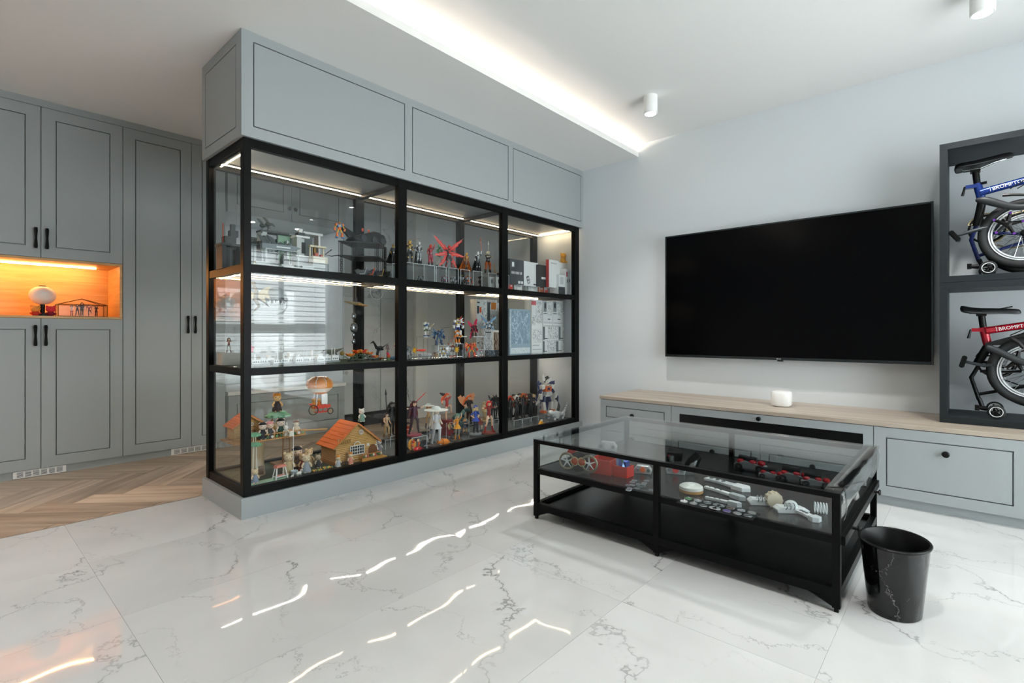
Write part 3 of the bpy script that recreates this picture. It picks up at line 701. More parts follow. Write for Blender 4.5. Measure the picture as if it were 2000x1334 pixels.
    b = B().m(INK); b.tube([(4.06, wy-.03, wz-.1), (4.04, wy-.2, wz+.1), (4.04, wy-.24, wz+.22)], .014, 10); b.tube([(4.1, wy-.2, wz+.2), (4.1, wy-.22, z0+.05)], .013, 8); b.obj('fork_and_stem', t)
    return t
folded_bike('folded bicycle with a metallic blue frame in the upper rack', 1.2955+.037, '1b3a88', False)
folded_bike('folded bicycle with a metallic red frame in the lower rack', .481+.037, 'b01028', True)

# ================================================================ COFFEE TABLE
TX0, TX1, TY0, TY1, TZ = 2.125, 3.125, .335, 1.745, .432
t = TABLE = thing('coffee_table', 'low black steel display coffee table with a glass top and glazed sides', 'table', (TX0, TY0, 0))
pw = .026
for x in (TX0, TX1-pw):
    for y in (TY0, 1.024, TY1-pw):
        b = B().m(BLACK); b.box(x, x+pw, y, y+pw, .016, TZ-.024); lg = b.obj('leg', t, smooth=False, bevel=.001)
        boxo('foot', lg, INK, x+.006, x+pw-.006, y+.006, y+pw-.006, 0, .016)
        sx = 1 if x == TX0 else -1
        b = B().m(BLACK)
        for s in ((1,) if y == TY0 else (-1,) if y > 1.5 else (1, -1)):
            ya = y+pw if s > 0 else y
            b.prism([(ya, .05), (ya+s*.075, .05), (ya+s*.06, .046), (ya, -.0+.02)], 'x', x+.002 if sx > 0 else x+pw-.006, x+.006 if sx > 0 else x+pw-.002)
        b.obj('gusset', t, smooth=False)
for z0, z1, h in ((TZ-.024, TZ-.004, 1), (.246, .273, 0), (.052, .088, 0)):
    for x in (TX0, TX1-pw):
        for ya, yb in (((TY0, TY1),) if h else ((TY0+pw, 1.024), (1.024+pw, TY1-pw))): boxo('long_rail', t, BLACK, x, x+pw, ya, yb, z0, z1)
    for y in (TY0, TY1-pw): boxo('end_rail', t, BLACK, TX0+pw, TX1-pw, y, y+pw, z0, z1, bevel=.001)
boxo('glass_top', t, TABLEGLASS, TX0-.004, TX1+.004, TY0-.004, TY1+.004, TZ-.003, TZ+.003)
for y0, y1 in ((TY0+pw, 1.024), (1.024+pw, TY1-pw)):
    for x in (TX0+.008, TX1-.014): boxo('glass_pane', t, TABLEGLASS, x, x+.004, y0, y1, .275, TZ-.024)
boxo('glass_pane', t, TABLEGLASS, TX0+pw, TX1-pw, TY1-.016, TY1-.012, .275, TZ-.024)
boxo('glass_pane', t, TABLEGLASS, TX0+pw, TX1-pw, TY0+.010, TY0+.014, .275, TZ-.024)
TS = .274
boxo('display_tray', t, M('0d0e0f', .25), TX0+pw, TX1-pw, TY0+pw, TY1-pw, TS-.012, TS)
boxo('lower_shelf', t, M('0b0c0d', .22), TX0+pw, TX1-pw, TY0+pw, TY1-pw, .06, .07)
dr = boxo('tray_rail', t, BLACK, TX0+pw, TX1-pw, TY0-.012, TY0, .238, .27)
for x in (TX0+.2, TX1-.2): 
    b = B().m(INK); b.cyl((x, TY0-.01, .254), (x, TY0-.026, .254), .006, n=10); b.tube([(x, TY0-.026, .254), (x, TY0-.03, .254), (x, TY0-.036, .254)], [.008, .014, .011], 14); b.obj('knob', dr)
# plastic film still folded over the corner of the glass top
b = B().m(glass('plastic_film', .04, (.98, .985, .985), .06)); n = 14; vs = []; fs = []
for i in range(n+1):
    x = TX0-.006 + (TX1-TX0+.012)*i/n
    for k, (dy, dz) in enumerate(((.05, .0045), (.0, .005), (-.009, .0), (-.012, -.05), (-.009, -.1))): vs.append((x+rnd.uniform(-.006, .006), TY0+dy+rnd.uniform(-.002, .002), TZ+dz+rnd.uniform(-.001, .001)*(k > 1)*4))
for i in range(n):
    for k in range(4): fs.append((i*5+k, (i+1)*5+k, (i+1)*5+k+1, i*5+k+1))
b.add(vs, fs); o = b.obj('plastic_film', t); o.modifiers.new('t', 'SOLIDIFY').thickness = .0006

# ---------------------------------------------------------------- oval waste bin
BMAR = marble('black_marble', '0c0d0e', '0a0a0b', 'c9cbcc', 6.5, .12, amount=.9, thin=.006)
t = thing('waste_bin', 'oval black marble-effect waste bin beside the coffee table', 'bin', (2.295, .195, 0), RD(2))
bx_, by_ = 2.295, .195; eh = .256; n = 48
def ov(b, prof, flip=False): b.lathe(prof, n, (bx_, by_, 0), 1.0, .82, caps=False)
b = B().m(BMAR); ov(b, [(.001, .0), (.093, .0), (.098, .003), (.126, eh-.008)]); b.obj('body', t)
b = B().m(INK); ov(b, [(.122, eh-.01), (.131, eh-.008), (.133, eh-.003), (.130, eh), (.122, eh), (.119, eh-.004), (.094, .012), (.001, .011)]); b.obj('rim_and_liner', t)
# ================================================================ COLLECTIBLES: builders
EDGE = M('ccd5d8', .15, name='painted_edge_glint')
def C(h, r=.45, me=0.0): return M(h, r, me)

SKIN = 'f0c9a8'
POSES = {  # right knee, ankle, left knee, ankle, right elbow, hand, left elbow, hand   (x side, y forward is -, z)
 'stand': ((.05,-.01,.27),(.055,.01,.03),(-.05,-.01,.27),(-.055,.01,.03),(.14,.02,.65),(.13,-.04,.52),(-.14,.02,.65),(-.13,-.04,.52)),
 'hips':  ((.06,-.02,.27),(.08,.0,.03),(-.06,-.01,.27),(-.085,.01,.03),(.19,.05,.66),(.09,-.03,.57),(-.19,.05,.66),(-.09,-.03,.57)),
 'walk':  ((.06,-.08,.28),(.07,-.06,.03),(-.05,.04,.28),(-.06,.13,.04),(.14,.06,.66),(.15,-.05,.56),(-.13,-.06,.66),(-.12,-.15,.62)),
 'raise': ((.06,-.02,.27),(.09,.0,.03),(-.06,.0,.27),(-.08,.03,.03),(.16,-.03,.88),(.17,-.06,1.02),(-.15,.02,.66),(-.16,-.05,.54)),
 'wide':  ((.10,-.03,.28),(.15,.0,.03),(-.10,-.02,.28),(-.16,.02,.03),(.2,.0,.76),(.30,-.03,.78),(-.2,.0,.76),(-.30,-.03,.78)),
 'kick':  ((.11,-.10,.40),(.17,-.02,.27),(-.03,.0,.27),(-.03,.01,.03),(.17,.0,.86),(.10,-.02,.96),(-.18,.0,.72),(-.24,-.03,.64)),
 'aim':   ((.08,-.04,.28),(.12,-.02,.03),(-.07,.03,.28),(-.11,.06,.03),(.13,-.09,.72),(.10,-.20,.74),(-.13,-.08,.72),(-.02,-.19,.73)),
}
def body_mesh(h, pal, pose, slim=1.0, skirt=None):
    skin, top, leg, shoe = pal; p = POSES[pose]; b = B(); b.T = Matrix.Scale(h, 4); k = slim
    b.m(C(top)).tube([(0,0,.46),(0,0,.53),(0,0,.62),(0,0,.72),(0,0,.79),(0,0,.83)], [.06*k,.078*k,.056*k,.075*k,.07*k,.026], 10, sq=.72)
    for s, kn, an in ((1, p[0], p[1]), (-1, p[2], p[3])):
        b.m(C(leg)).tube([(s*.042,0,.50), (kn[0],kn[1],kn[2]+.12), kn, (kn[0]*.6+an[0]*.4, kn[1]*.6+an[1]*.4+.01, kn[2]*.6+an[2]*.4)], [.05*k,.045*k,.033*k,.034*k], 8)
        b.m(C(shoe)).tube([(kn[0]*.6+an[0]*.4, kn[1]*.6+an[1]*.4+.01, kn[2]*.6+an[2]*.4), (kn[0]*.2+an[0]*.8, kn[1]*.2+an[1]*.8, kn[2]*.2+an[2]*.8), (an[0], an[1], an[2]+.01)], [.037*k,.03*k,.024*k], 8)
        b.tube([(an[0], an[1]+.02, an[2]-.008), (an[0]*1.03, an[1]-.03, an[2]-.01), (an[0]*1.06, an[1]-.07, an[2]-.016)], [.024,.024,.014], 8)
    for s, e, hd in ((1, p[4], p[5]), (-1, p[6], p[7])):
        b.m(C(top)).tube([(s*.07,0,.785), (s*.1,0,.77), e], [.03,.033*k,.026*k], 8)
        b.m(C(skin)).tube([e, hd], [.024*k,.018], 8); b.sph(hd, .022, 8, 5)
    b.m(C(skin)).tube([(0,0,.80),(0,-.005,.86)], [.025,.024], 8)
    if skirt:
        b.m(C(skirt)); b.lathe([(.055,.60),(.10,.54),(.15,.45),(.155,.44),(.09,.5)], 16, caps=False)
    return b
def head_mesh(h, skin, hair, style, big=1.0):
    b = B(); b.T = Matrix.Scale(h, 4); z = .90; r = .066*big
    b.m(C(skin)).sph((0,-.006,z), (r*.88, r*.92, r*1.05), 12, 9); b.sph((0,-.006-r*.92,z-.1*r), (r*.1,r*.16,r*.12), 6, 4)
    b.m(C('2a1a1a'))
    for s in (-1, 1): b.sph((s*r*.36, -.006-r*.8, z+r*.05), (r*.13, r*.1, r*.18), 6, 5)
    b.m(C('a85048')).sph((0, -.006-r*.84, z-r*.5), (r*.16, r*.06, r*.05), 6, 4)
    hb = B(); hb.T = b.T; hb.m(C(hair, .4))
    if style == 'helmet':
        b = B(); b.T = Matrix.Scale(h, 4); b.m(C(skin, .3)).sph((0,-.004,z), (r*.95,r*1.02,r*1.12), 12, 9)
        hb.sph((.026*big,-.06*big,z+.012), (.02*big,.02*big,.026*big), 8, 6); hb.sph((-.026*big,-.06*big,z+.012), (.02*big,.02*big,.026*big), 8, 6)
        hb.tube([(0,-.05,z+.055),(0,-.045,z+.10)], [.008,.003], 5); hb.tube([(.02,-.045,z+.05),(.06,-.04,z+.12)], [.008,.002], 5); hb.tube([(-.02,-.045,z+.05),(-.06,-.04,z+.12)], [.008,.002], 5)
        return b, hb
    hb.sph((0,.012,z+.016), (r*1.06,r*1.0,r*1.08), 12, 8)
    for s in (-1, 0, 1): hb.tube([(s*r*.5,-.05*big,z+r*.95),(s*r*.62,-.066*big,z+r*.55),(s*r*.5,-.068*big,z+r*.25)], [.02*big,.017*big,.004], 6)
    if style == 'long':
        for k in range(6):
            a = -1.2+2.4*k/5; x = sin(a)*r; hb.tube([(x,.02+r*.5*cos(a),z+.01),(x*1.4,.05+.03*cos(a),z-.14),(x*1.9,.07+.02*cos(k*2.1),z-.32),(x*2.1+.02*sin(k*3),.09,z-.46)], [.035,.034,.028,.006], 6)
    elif style == 'bob':
        for k in range(7):
            a = -1.6+3.2*k/6; hb.tube([(sin(a)*r*.95,cos(a)*r*.8,z+.02),(sin(a)*r*1.2,cos(a)*r*1.05,z-.05),(sin(a)*r*1.15,cos(a)*r,z-.1)], [.026,.026,.008], 6)
    elif style == 'tails':
        for s in (-1, 1): hb.tube([(s*r,.02,z+.03),(s*.13,.04,z+.02),(s*.17,.06,z-.15),(s*.19,.05,z-.38)], [.02,.036,.034,.006], 7)
    elif style == 'sweep':
        for k in range(5): hb.tube([(0,.04,z+.02),(-.1-.01*k,.06,z-.02-.02*k),(-.2,.05,z-.12-.03*k),(-.23+.02*k,.03,z-.24-.03*k)], [.03,.035,.03,.006], 6)
    return b, hb
def stand_for(x, y, z, zb, w, d, label, group):
    """clear acrylic riser from the shelf up to the figure's base"""
    t = thing('acrylic_riser', label, 'stand', (x, y, zb), group=group)
    boxo('top_plate', t, ACRYL, x-w/2, x+w/2, y-d/2, y+d/2, z-.004, z-.0005)
    for s in (-1, 1): boxo('side_plate', t, ACRYL, x+s*(w/2-.0025)-.002, x+s*(w/2-.0025)+.002, y-d/2, y+d/2, zb+.0005, z-.004)
    b = B().m(EDGE).box(x-w/2, x+w/2, y-d/2-.0012, y-d/2, z-.004, z-.0005).box(x-w/2, x-w/2+.0045, y-d/2-.0012, y-d/2, zb+.0005, z-.004).box(x+w/2-.0045, x+w/2, y-d/2-.0012, y-d/2, zb+.0005, z-.004); b.obj('edge_glint_strip', t, smooth=False)  # pale opaque strips paint the light caught along the clear acrylic edges
    return t
def fig(u, vt, vb, y, label, hair, style, pal, pose='stand', rz=0, name='figurine', cat='figurine', group=None, base=None, skirt=None, extra=None, slim=1.0, z=None, big=1.15):
    x = XA(u, y); zz = ZA(vb, x, y) if z is None else z; h = (ZA(vt, x, y)-zz)/1.0
    up = .97 if style == 'helmet' else .985
    h = h/(1.05 if pose == 'raise' else up)
    t = thing(name, label, cat, (x, y, zz), RD(rz)-.15, group)
    bh = 0
    if base: bh = .012; B().m(C(base, .3)).lathe([(h*.22, 0), (h*.22, bh*.7), (h*.205, bh)], 24).obj('base', t, local=True)
    if style == 'helmet': slim *= 1.22
    bo = body_mesh(h-bh, pal, pose, slim, skirt).obj('body', t, local=True); bo.location.z = bh
    hd, hr = head_mesh(h-bh, pal[0], hair, style, big)
    a = hd.obj('head', t, local=True); a.location.z = bh; o = hr.obj('hair' if style != 'helmet' else 'visor', a, local=True)
    if style == 'helmet':
        b = bT(h-bh); p = POSES[pose]; b.m(C(hair, .3))
        b.cb((0,-.048,.735), (.105,.03,.075), None, .8); b.cb((0,-.05,.665), (.05,.02,.05), None, .7)
        b.obj('breastplate', t, local=True).location.z = bh
        b = bT(h-bh); b.m(C('c8ccd0', .25, .6)).tube([(0,-.045,.585),(0,-.07,.585)], [.032,.026], 12); b.lathe([(.072,.57),(.072,.6)], 16, ey=.78, caps=False); b.obj('belt', t, local=True).location.z = bh
        for s, e, kn, an in ((1, p[4], p[0], p[1]), (-1, p[6], p[2], p[3])):
            b = bT(h-bh); b.m(C(hair, .3)).sph((s*.098,0,.79), (.045,.042,.034), 10, 6); b.obj('shoulder_guard', t, local=True).location.z = bh
            b = bT(h-bh); b.m(C(hair, .3)).sph((kn[0], kn[1]-.026, kn[2]), (.028,.018,.04), 8, 6); b.obj('knee_guard', t, local=True).location.z = bh
    if extra:
        for nm, e in extra(h-bh): e.obj(nm, t, local=True).location.z = bh
    return t
# accessories --------------------------------------------------------------
def bT(h): b = B(); b.T = Matrix.Scale(h, 4); return b
def spear(col, tip=None, p0=(.13,-.06,.3), p1=(.2,-.02,1.2)):
    def f(h):
        b = bT(h); b.m(C(col, .3)).tube([p0, p1], [.012, .014], 6); b.m(C(tip or col, .3)); d = (Vector(p1)-Vector(p0)).normalized(); b.tube([p1, Vector(p1)+d*.03, Vector(p1)+d*.2], [.012, .035, .002], 6, sq=.4)
        return [('weapon', b)]
    return f
def wing_blade(b, root, tip, w, th=.012, notch=3):
    """a feathered blade: tapering plank with stepped trailing edge"""
    root = Vector(root); tip = Vector(tip); d = tip-root; n = Vector((0, 1, 0)); s = d.cross(n).normalized()
    pts = [root + s*w*.35, root - s*w*.35]
    for k in range(1, notch+1):
        f = k/notch; pts.append(root + d*(f*.86) - s*w*(.75-.35*f)); pts.append(root + d*(f*.86+.03) - s*w*(.42-.25*f))
    pts += [tip, root + d*.6 + s*w*.4, root + d*.25 + s*w*.5]
    vs = [p + n*th/2 for p in pts] + [p - n*th/2 for p in pts]; m = len(pts)
    b.add(vs, [tuple(range(m)), tuple(range(2*m-1, m-1, -1))] + [(i, (i+1) % m, m+(i+1) % m, m+i) for i in range(m)])
def wings(col, tips, w=.12, col2=None):
    def f(h):
        out = []
        for i, (rt, tp) in enumerate(tips):
            b = bT(h); b.m(C(col, .35)); wing_blade(b, rt, tp, w)
            if col2: b.m(C(col2, .3)); r, q = Vector(rt), Vector(tp); b.tube([r+(q-r)*.2, r+(q-r)*.75, r+(q-r)*1.12], [.014, .018, .002], 6, sq=.5)
            out.append(('wing', b))
        return out
    return f
def cape(col, w=.2, z0=.80, z1=.08):
    def f(h):
        b = bT(h); b.m(C(col, .6)); vs = []; fs = []; n = 10; m = 6
        for i in range(m+1):
            q = i/m
            for k in range(n+1):
                a = -1.25 + 2.5*k/n; r = .08 + (w-.05)*q + .02*q*sin(k*2.4); vs.append((sin(a)*r*1.1, cos(a)*r*.9, z0+(z1-z0)*q))
        for i in range(m):
            for k in range(n): fs.append((i*(n+1)+k, i*(n+1)+k+1, (i+1)*(n+1)+k+1, (i+1)*(n+1)+k))
        k = len(vs); vs += [(v[0]*.94, v[1]*.94-.004, v[2]) for v in vs]; fs += [tuple(i+k for i in reversed(f_)) for f_ in fs]
        b.add(vs, fs); return [('cape', b)]
    return f
def hat(col, r=.16, crown=.06):
    def f(h):
        b = bT(h); b.m(C(col, .5)).lathe([(.02,.955),(r*.6,.95),(r,.93),(r*1.02,.936),(crown*1.15,.965),(crown,1.0),(crown*.6,1.03),(.005,1.035)], 20, caps=False); return [('hat', b)]
    return f
def both(*fs): return lambda h: [q for f in fs for q in f(h)]
def robot(u, vt, vb, y, label, cols, rz=0, group=None, name='robot_figure', cat='robot', extra=None, z=None, spread=1.0, crest='e8c040', pose=0):
    """blocky articulated robot: chest, waist, head, shoulders, arms, legs, feet"""
    x = XA(u, y); zz = ZA(vb, x, y) if z is None else z; h = ZA(vt, x, y)-zz
    t = thing(name, label, cat, (x, y, zz), RD(rz)-.15, group); c1, c2, c3 = cols
    b = bT(h); b.m(C(c2)).cb((0,0,.72), (.24,.16,.15), None, 1.15); b.m(C(c1)).cb((0,-.02,.60), (.15,.12,.10)); b.m(C(c3)).cb((0,-.085,.73), (.1,.03,.07)); b.m(C(c1)).cb((0,0,.52), (.2,.12,.07), None, .8)
    b.obj('torso', t, local=True)
    b = bT(h); b.m(C(c1)).cb((0,0,.87), (.09,.1,.1), None, .85); b.m(C(crest, .3)); 
    for s in (-1, 1): b.tube([(0,-.05,.90),(s*.09,-.05,.99)], [.014,.003], 5)
    b.m(C('20262a')).cb((0,-.05,.875), (.06,.01,.022)); b.obj('head', t, local=True)
    for s in (-1, 1):
        a = s*(.1+.12*spread); q = .04*pose*s
        b = bT(h); b.m(C(c1)).cb((s*.19,0,.79), (.12,.14,.12), (0, s*.25, 0)); b.m(C(c3)).tube([(s*.2,0,.74),(a+s*.05,-.02,.60)], .034, 7); b.m(C(c1)).cb((a+s*.07,-.05-q,.50), (.09,.1,.17), (.25, s*.12, 0)); b.m(C('303437')).sph((a+s*.08,-.07-q,.40), .035, 8, 5); b.obj('arm', t, local=True)
        b = bT(h); b.m(C(c3)).tube([(s*.07,0,.5),(s*(.09+.03*spread),-.02-q,.32)], [.05,.045], 7); b.m(C(c1)).cb((s*(.1+.05*spread),-.02-q,.2), (.11,.13,.24), (0, s*.1*spread, 0), .8); b.m(C(c2)).cb((s*(.11+.07*spread),-.05-q,.035), (.12,.2,.07), None, .75); b.obj('leg', t, local=True)
    if extra:
        for nm, e in extra(h): e.obj(nm, t, local=True)
    return t
def critter(u, vt, vb, y, label, fur, dress, ears='rabbit', rz=0, z=None, seat=False, name='animal_figurine', hat_=None, group='small animal figurines around the toy houses'):
    """generic flocked toy animal in a dress"""
    x = XA(u, y); zz = ZA(vb, x, y) if z is None else z; h = ZA(vt, x, y)-zz
    t = thing(name, label, 'figurine', (x, y, zz), RD(rz)-.2, group)
    tall = {'rabbit': 1.0, 'bear': .86, 'cat': .88}[ears]
    h = h/tall
    b = bT(h); b.m(C(dress, .8)).lathe([(.02,.0),(.2,.02),(.21,.06),(.15,.28),(.11,.42),(.06,.47),(.01,.48)], 14, caps=True)
    b.obj('dress', t, local=True)
    b = bT(h); b.m(C(fur, .9)).sph((0,-.02,.60), (.17,.165,.155), 12, 9); b.sph((0,-.16,.56), (.075,.06,.055), 8, 6); b.m(C('1a1210'))
    for s in (-1, 1): b.sph((s*.075,-.155,.63), .02, 6, 5)
    b.sph((0,-.215,.575), (.02,.012,.014), 6, 4); b.m(C(fur, .9))
    for s in (-1, 1):
        if ears == 'rabbit': b.tube([(s*.07,0,.72),(s*.085,.01,.86),(s*.075,0,1.0)], [.04,.05,.015], 7, sq=.5)
        elif ears == 'bear': b.sph((s*.12,0,.74), (.055,.03,.055), 8, 6)
        else: b.tube([(s*.1,0,.70),(s*.13,0,.86)], [.06,.005], 6, sq=.5)
    b.obj('head', t, local=True)
    b = bT(h); b.m(C(fur, .9))
    for s in (-1, 1): b.tube([(s*.1,-.02,.42),(s*.19,-.08,.3),(s*.17,-.13,.24)], [.045,.04,.035], 7)
    b.obj('arms', t, local=True)
    b = bT(h); b.m(C(fur, .9))
    for s in (-1, 1): b.sph((s*.08, -.2 if seat else -.12, .035), (.06,.12 if seat else .08,.035), 8, 5)
    b.obj('feet', t, local=True)
    if hat_: b = bT(h); b.m(C(hat_, .7)).sph((0,.0,.70), (.17,.165,.10), 12, 6); b.obj('hat', t, local=True)
    return t
def carton(u0, u1, vt, vb, y, dep, label, mat, name='toy_box', cat='box', group=None, side=None, z=None, marks=None):
    x0, x1 = XA(u0, y), XA(u1, y)
    xm = (x0+x1)/2; z0 = ZA(vb, xm, y) if z is None else z; z1 = ZA(vt, xm, y)
    t = thing(name, label, cat, (xm, y, z0), 0, group)
    b = B().m(mat).box(x0+.0008, x1-.0008, y, y+dep, z0, z1); b.obj('carton', t, smooth=False)
    if side: boxo('side_face', t, side, x0-.0002, x0+.0008, y-.0004, y+dep, z0, z1)
    for nm, (a0, a1, b0, b1), mm in (marks or []): boxo(nm, t, mm, x0+(x1-x0)*a0, x0+(x1-x0)*a1, y-.0012, y-.0002, z0+(z1-z0)*b0, z0+(z1-z0)*b1)
    return t
# ================================================================ TOP SHELF, MIDDLE BAY: armoured figures on clear risers
RZ = 1.522
GA = 'armoured figures on the top shelf'
RL = ('nothing but a gap beside the left post', 'the black and gold figure', 'the silver figure', 'the crimson figure', 'the red-winged figure', 'the orange-caped figure', 'the figure with the orange blade', 'the samurai-like figure', 'the small lidded case')
for k, u in enumerate((787, 808, 829, 852, 876, 899, 923, 952, 977)):
    y = 3.12; x = XA(u, y)
    stand_for(x, y, RZ, SH2, .105, .12, 'clear acrylic riser on the top shelf below ' + RL[k], 'acrylic risers on the top shelf')
def af(*a, **k): k.setdefault('name', 'action_figure'); k.setdefault('group', GA); k['z'] = RZ; k.setdefault('y', 3.12); y = k.pop('y'); return fig(a[0], a[1], 0, y, *a[2:], **k)
fig(768, 478, 0, 3.12, 'black cloaked figure with gold trim left of the case post, top shelf', '15110d', 'helmet', ('c09a40', '141414', '18181a', '101010'), 'stand', name='action_figure', group=GA, z=RZ-.02, extra=cape('0b0b0c', .3))
stand_for(XA(768, 3.12), 3.12, RZ-.02, SH2, .1, .12, 'clear acrylic riser under the black cloaked figure', 'acrylic risers on the top shelf')
af(800, 470, 'black and gold armoured figure holding a spiked blade, leftmost past the post', 'e8c050', 'helmet', ('c8a040', '2a2622', '1c1c1e', '3a3428'), 'walk', extra=spear('8a7a50', None, (-.1,-.1,.98), (.3,-.1,1.06)))
af(818, 473, 'silver and charcoal armoured figure with a striped leg', 'e8e8ea', 'helmet', ('b8bcc0', '55595c', '9a9ea2', '222426'), 'hips', extra=cape('2a2c2e', .16))
af(841, 475, 'crimson armoured figure with one fist raised', 'ff5522', 'helmet', ('c03020', '8a1830', '9a2038', '301416'), 'raise', slim=1.1)
af(858, 478, 'green and white armoured figure in front of the red wings', 'f0f0f0', 'helmet', ('58b080', '3c9a68', 'cfe0d4', '1d3a2c'), 'walk', y=3.2)
af(877, 480, 'black figure with large spread red wings', 'ff2a10', 'helmet', ('b01810', '191516', '1c1817', '7a1412'), 'wide', y=3.1, extra=wings('d8261a', [((.06,.04,.75),(.75,.06,1.35)), ((-.06,.04,.75),(-.75,.06,1.35)), ((.06,.04,.66),(.85,.06,.58)), ((-.06,.04,.66),(-.7,.06,.50)), ((.05,.04,.55),(.45,.06,.05)), ((-.05,.04,.55),(-.45,.06,.05))], .17, 'e8dcc8'))
af(911, 494, 'orange-caped figure behind the wing tip on the top shelf', 'f0b030', 'helmet', ('c89030', '8a4a12', '5a2a10', '2a1608'), 'stand', extra=cape('b85a14', .42, .8, .02))
af(933, 489, 'black and white caped figure holding up an orange blade', 'f4f4f4', 'helmet', ('e0e0e2', '2a2c30', '17181a', '101010'), 'raise', extra=both(spear('e0622a', 'e0622a', (.17,-.06,1.02), (.13,-.06,1.5)), cape('141416', .26, .8, .02)))
af(953, 491, 'black and orange samurai-like figure with a tall crest and yellow claw', 'f0e0a0', 'helmet', ('e8e0c8', '2a2420', 'c05a18', '201814'), 'aim', slim=1.25, extra=both(spear('e8e4d8', None, (0,-.03,.97), (0,-.03,1.25)), spear('e09a28', 'e09a28', (.16,-.2,.42), (.22,-.2,.12))))
tag(B().m(C('16181a', .3)).cb((XA(978, 3.2), 3.2, RZ+.016), (.09, .07, .03), (0, 0, .4), .7).m(C('e6c98a', .3)).cb((XA(978, 3.2), 3.2, RZ+.034), (.06, .045, .006), (0, 0, .4)).obj('visor_stand', loc=(XA(978, 3.2), 3.2, RZ)), 'small dark lidded case with a pale top at the end of the risers', 'case')
for k, (u, col, w) in enumerate(((822, '2a2c30', 'charcoal'), (868, '7a2a4a', 'plum'), (884, 'd8d8da', 'white'), (902, '30343a', 'slate'), (914, 'b04a20', 'rust'), (940, '101214', 'black'))):
    robot(u, 536, 0, 3.17, 'tiny %s robot tucked under the clear risers on the top shelf' % w, (col, 'b8bcc0', '2a2c2e'), rz=20*(k % 3)-20, z=SH2, group='tiny robots under the risers')
# ---------------------------------------------------------------- TOP SHELF, RIGHT BAY: boxed consoles
GB = 'boxes on the top shelf'
PW_ = print_mat('white_print', 'eceeee', '6b7073', 22, .60); PD_ = print_mat('dark_print', '2a2e31', 'a9adaf', 30, .63)
for u, w in ((1003, 'dark grey console box'), (1030, 'white console box'), (1056, 'black gift bag'), (1085, 'tall red-sided box')): stand_for(XA(u, 3.2), 3.2, 1.452, SH2, .135, .2, 'clear acrylic riser carrying the %s on the top shelf' % w, 'acrylic risers under the boxes')
DK = M('3a3f43', .4); WK = M('e9ebeb', .4)
carton(996, 1022.5, 507, 0, 3.13, .05, 'dark grey console box with a row of white dots, leftmost on the top shelf', DK, z=1.4525, group=GB, marks=[('print_label', (.14, .30, .7, .88), WK)] + [('print_dot', (.12+.1*k, .17+.1*k, .42, .52), WK) for k in range(8)] + [('print_label', (.6, .75, .06, .16), WK), ('print_label', (.8, .95, .06, .16), WK)])
t = carton(1023.2, 1051, 512, 0, 3.13, .05, 'white console box showing a tilted black device', WK, z=1.4525, group=GB, marks=[('print_label', (.66, .86, .06, .12), DK)])
b = B().m(M('17191b', .4)); x = XA(1031.5, 3.13); b.cb((x, 3.1285, 1.512), (.036, .0012, .072), (0, -.35, 0)); o = b.obj('device_print', t, smooth=False)
B().m(M('d8dcde', .4)).cb((x-.004, 3.1275, 1.524), (.024, .001, .022), (0, -.35, 0)).cb((x+.005, 3.1275, 1.495), (.024, .001, .022), (0, -.35, 0)).obj('screen_print', o, smooth=False)
t = carton(1051.5, 1071, 518, 0, 3.10, .09, 'black paper gift bag with twisted handles beside the white boxes', M('1d1f21', .6), z=1.4525, group=GB, name='gift_bag', cat='bag', marks=[('print_label', (.3, .72, .36, .46), WK)])
x0, x1 = XA(1055, 3.12), XA(1068, 3.12); zz = ZA(518, x0, 3.12)
B().m(M('c9a58a', .6)).tube([(x0, 3.12, zz), (x0+.01, 3.12, zz+.025), ((x0+x1)/2, 3.12, zz+.034), (x1-.01, 3.12, zz+.025), (x1, 3.12, zz)], .0025, 6).obj('handle', t)
carton(1072, 1091, 508, 0, 3.05, .035, 'tall white box with a bright red side on the top shelf', WK, z=1.4525, group=GB, side=M('d8261e', .4), marks=[('print_label', (.2, .8, .86, .9), M('b9bcbd'))])
t = carton(1090, 1114, 514, 537, 3.10, .12, 'white box below the yellow soft toy on the top shelf', WK, group=GB, marks=[('print_label', (.2, .8, .5, .53), M('c9ccce'))]); wbz = ZA(514, XA(1102, 3.1), 3.1)
WB2 = ZA(537, XA(1102, 3.10), 3.10)
carton(1091, 1103.5, 537, 0, 3.02, .11, 'narrow black and white box at the front of the top shelf', WK, z=SH2, group=GB, marks=[('print_block', (0, 1, 0, .42), DK), ('print_label', (.25, .75, .55, .9), M('c9ccce')), ('print_label', (.15, .6, .1, .15), WK)])
carton(1104, 1119, 526, 0, 3.03, .11, 'upright white box printed with small grey characters, rightmost on the top shelf', WK, z=SH2, group=GB, marks=[('print_label', (.12, .3, .72, .9), M('b03a55')), ('print_label', (.2, .3, .5, .62), DK), ('print_label', (.5, .6, .52, .64), DK), ('print_label', (.75, .9, .7, .95), DK), ('print_label', (.2, .95, .04, .08), DK)])
stand_for(XA(1102, 3.19), 3.19, WB2, SH2, .12, .07, 'clear acrylic riser lifting the white box under the yellow soft toy', 'acrylic risers under the boxes')
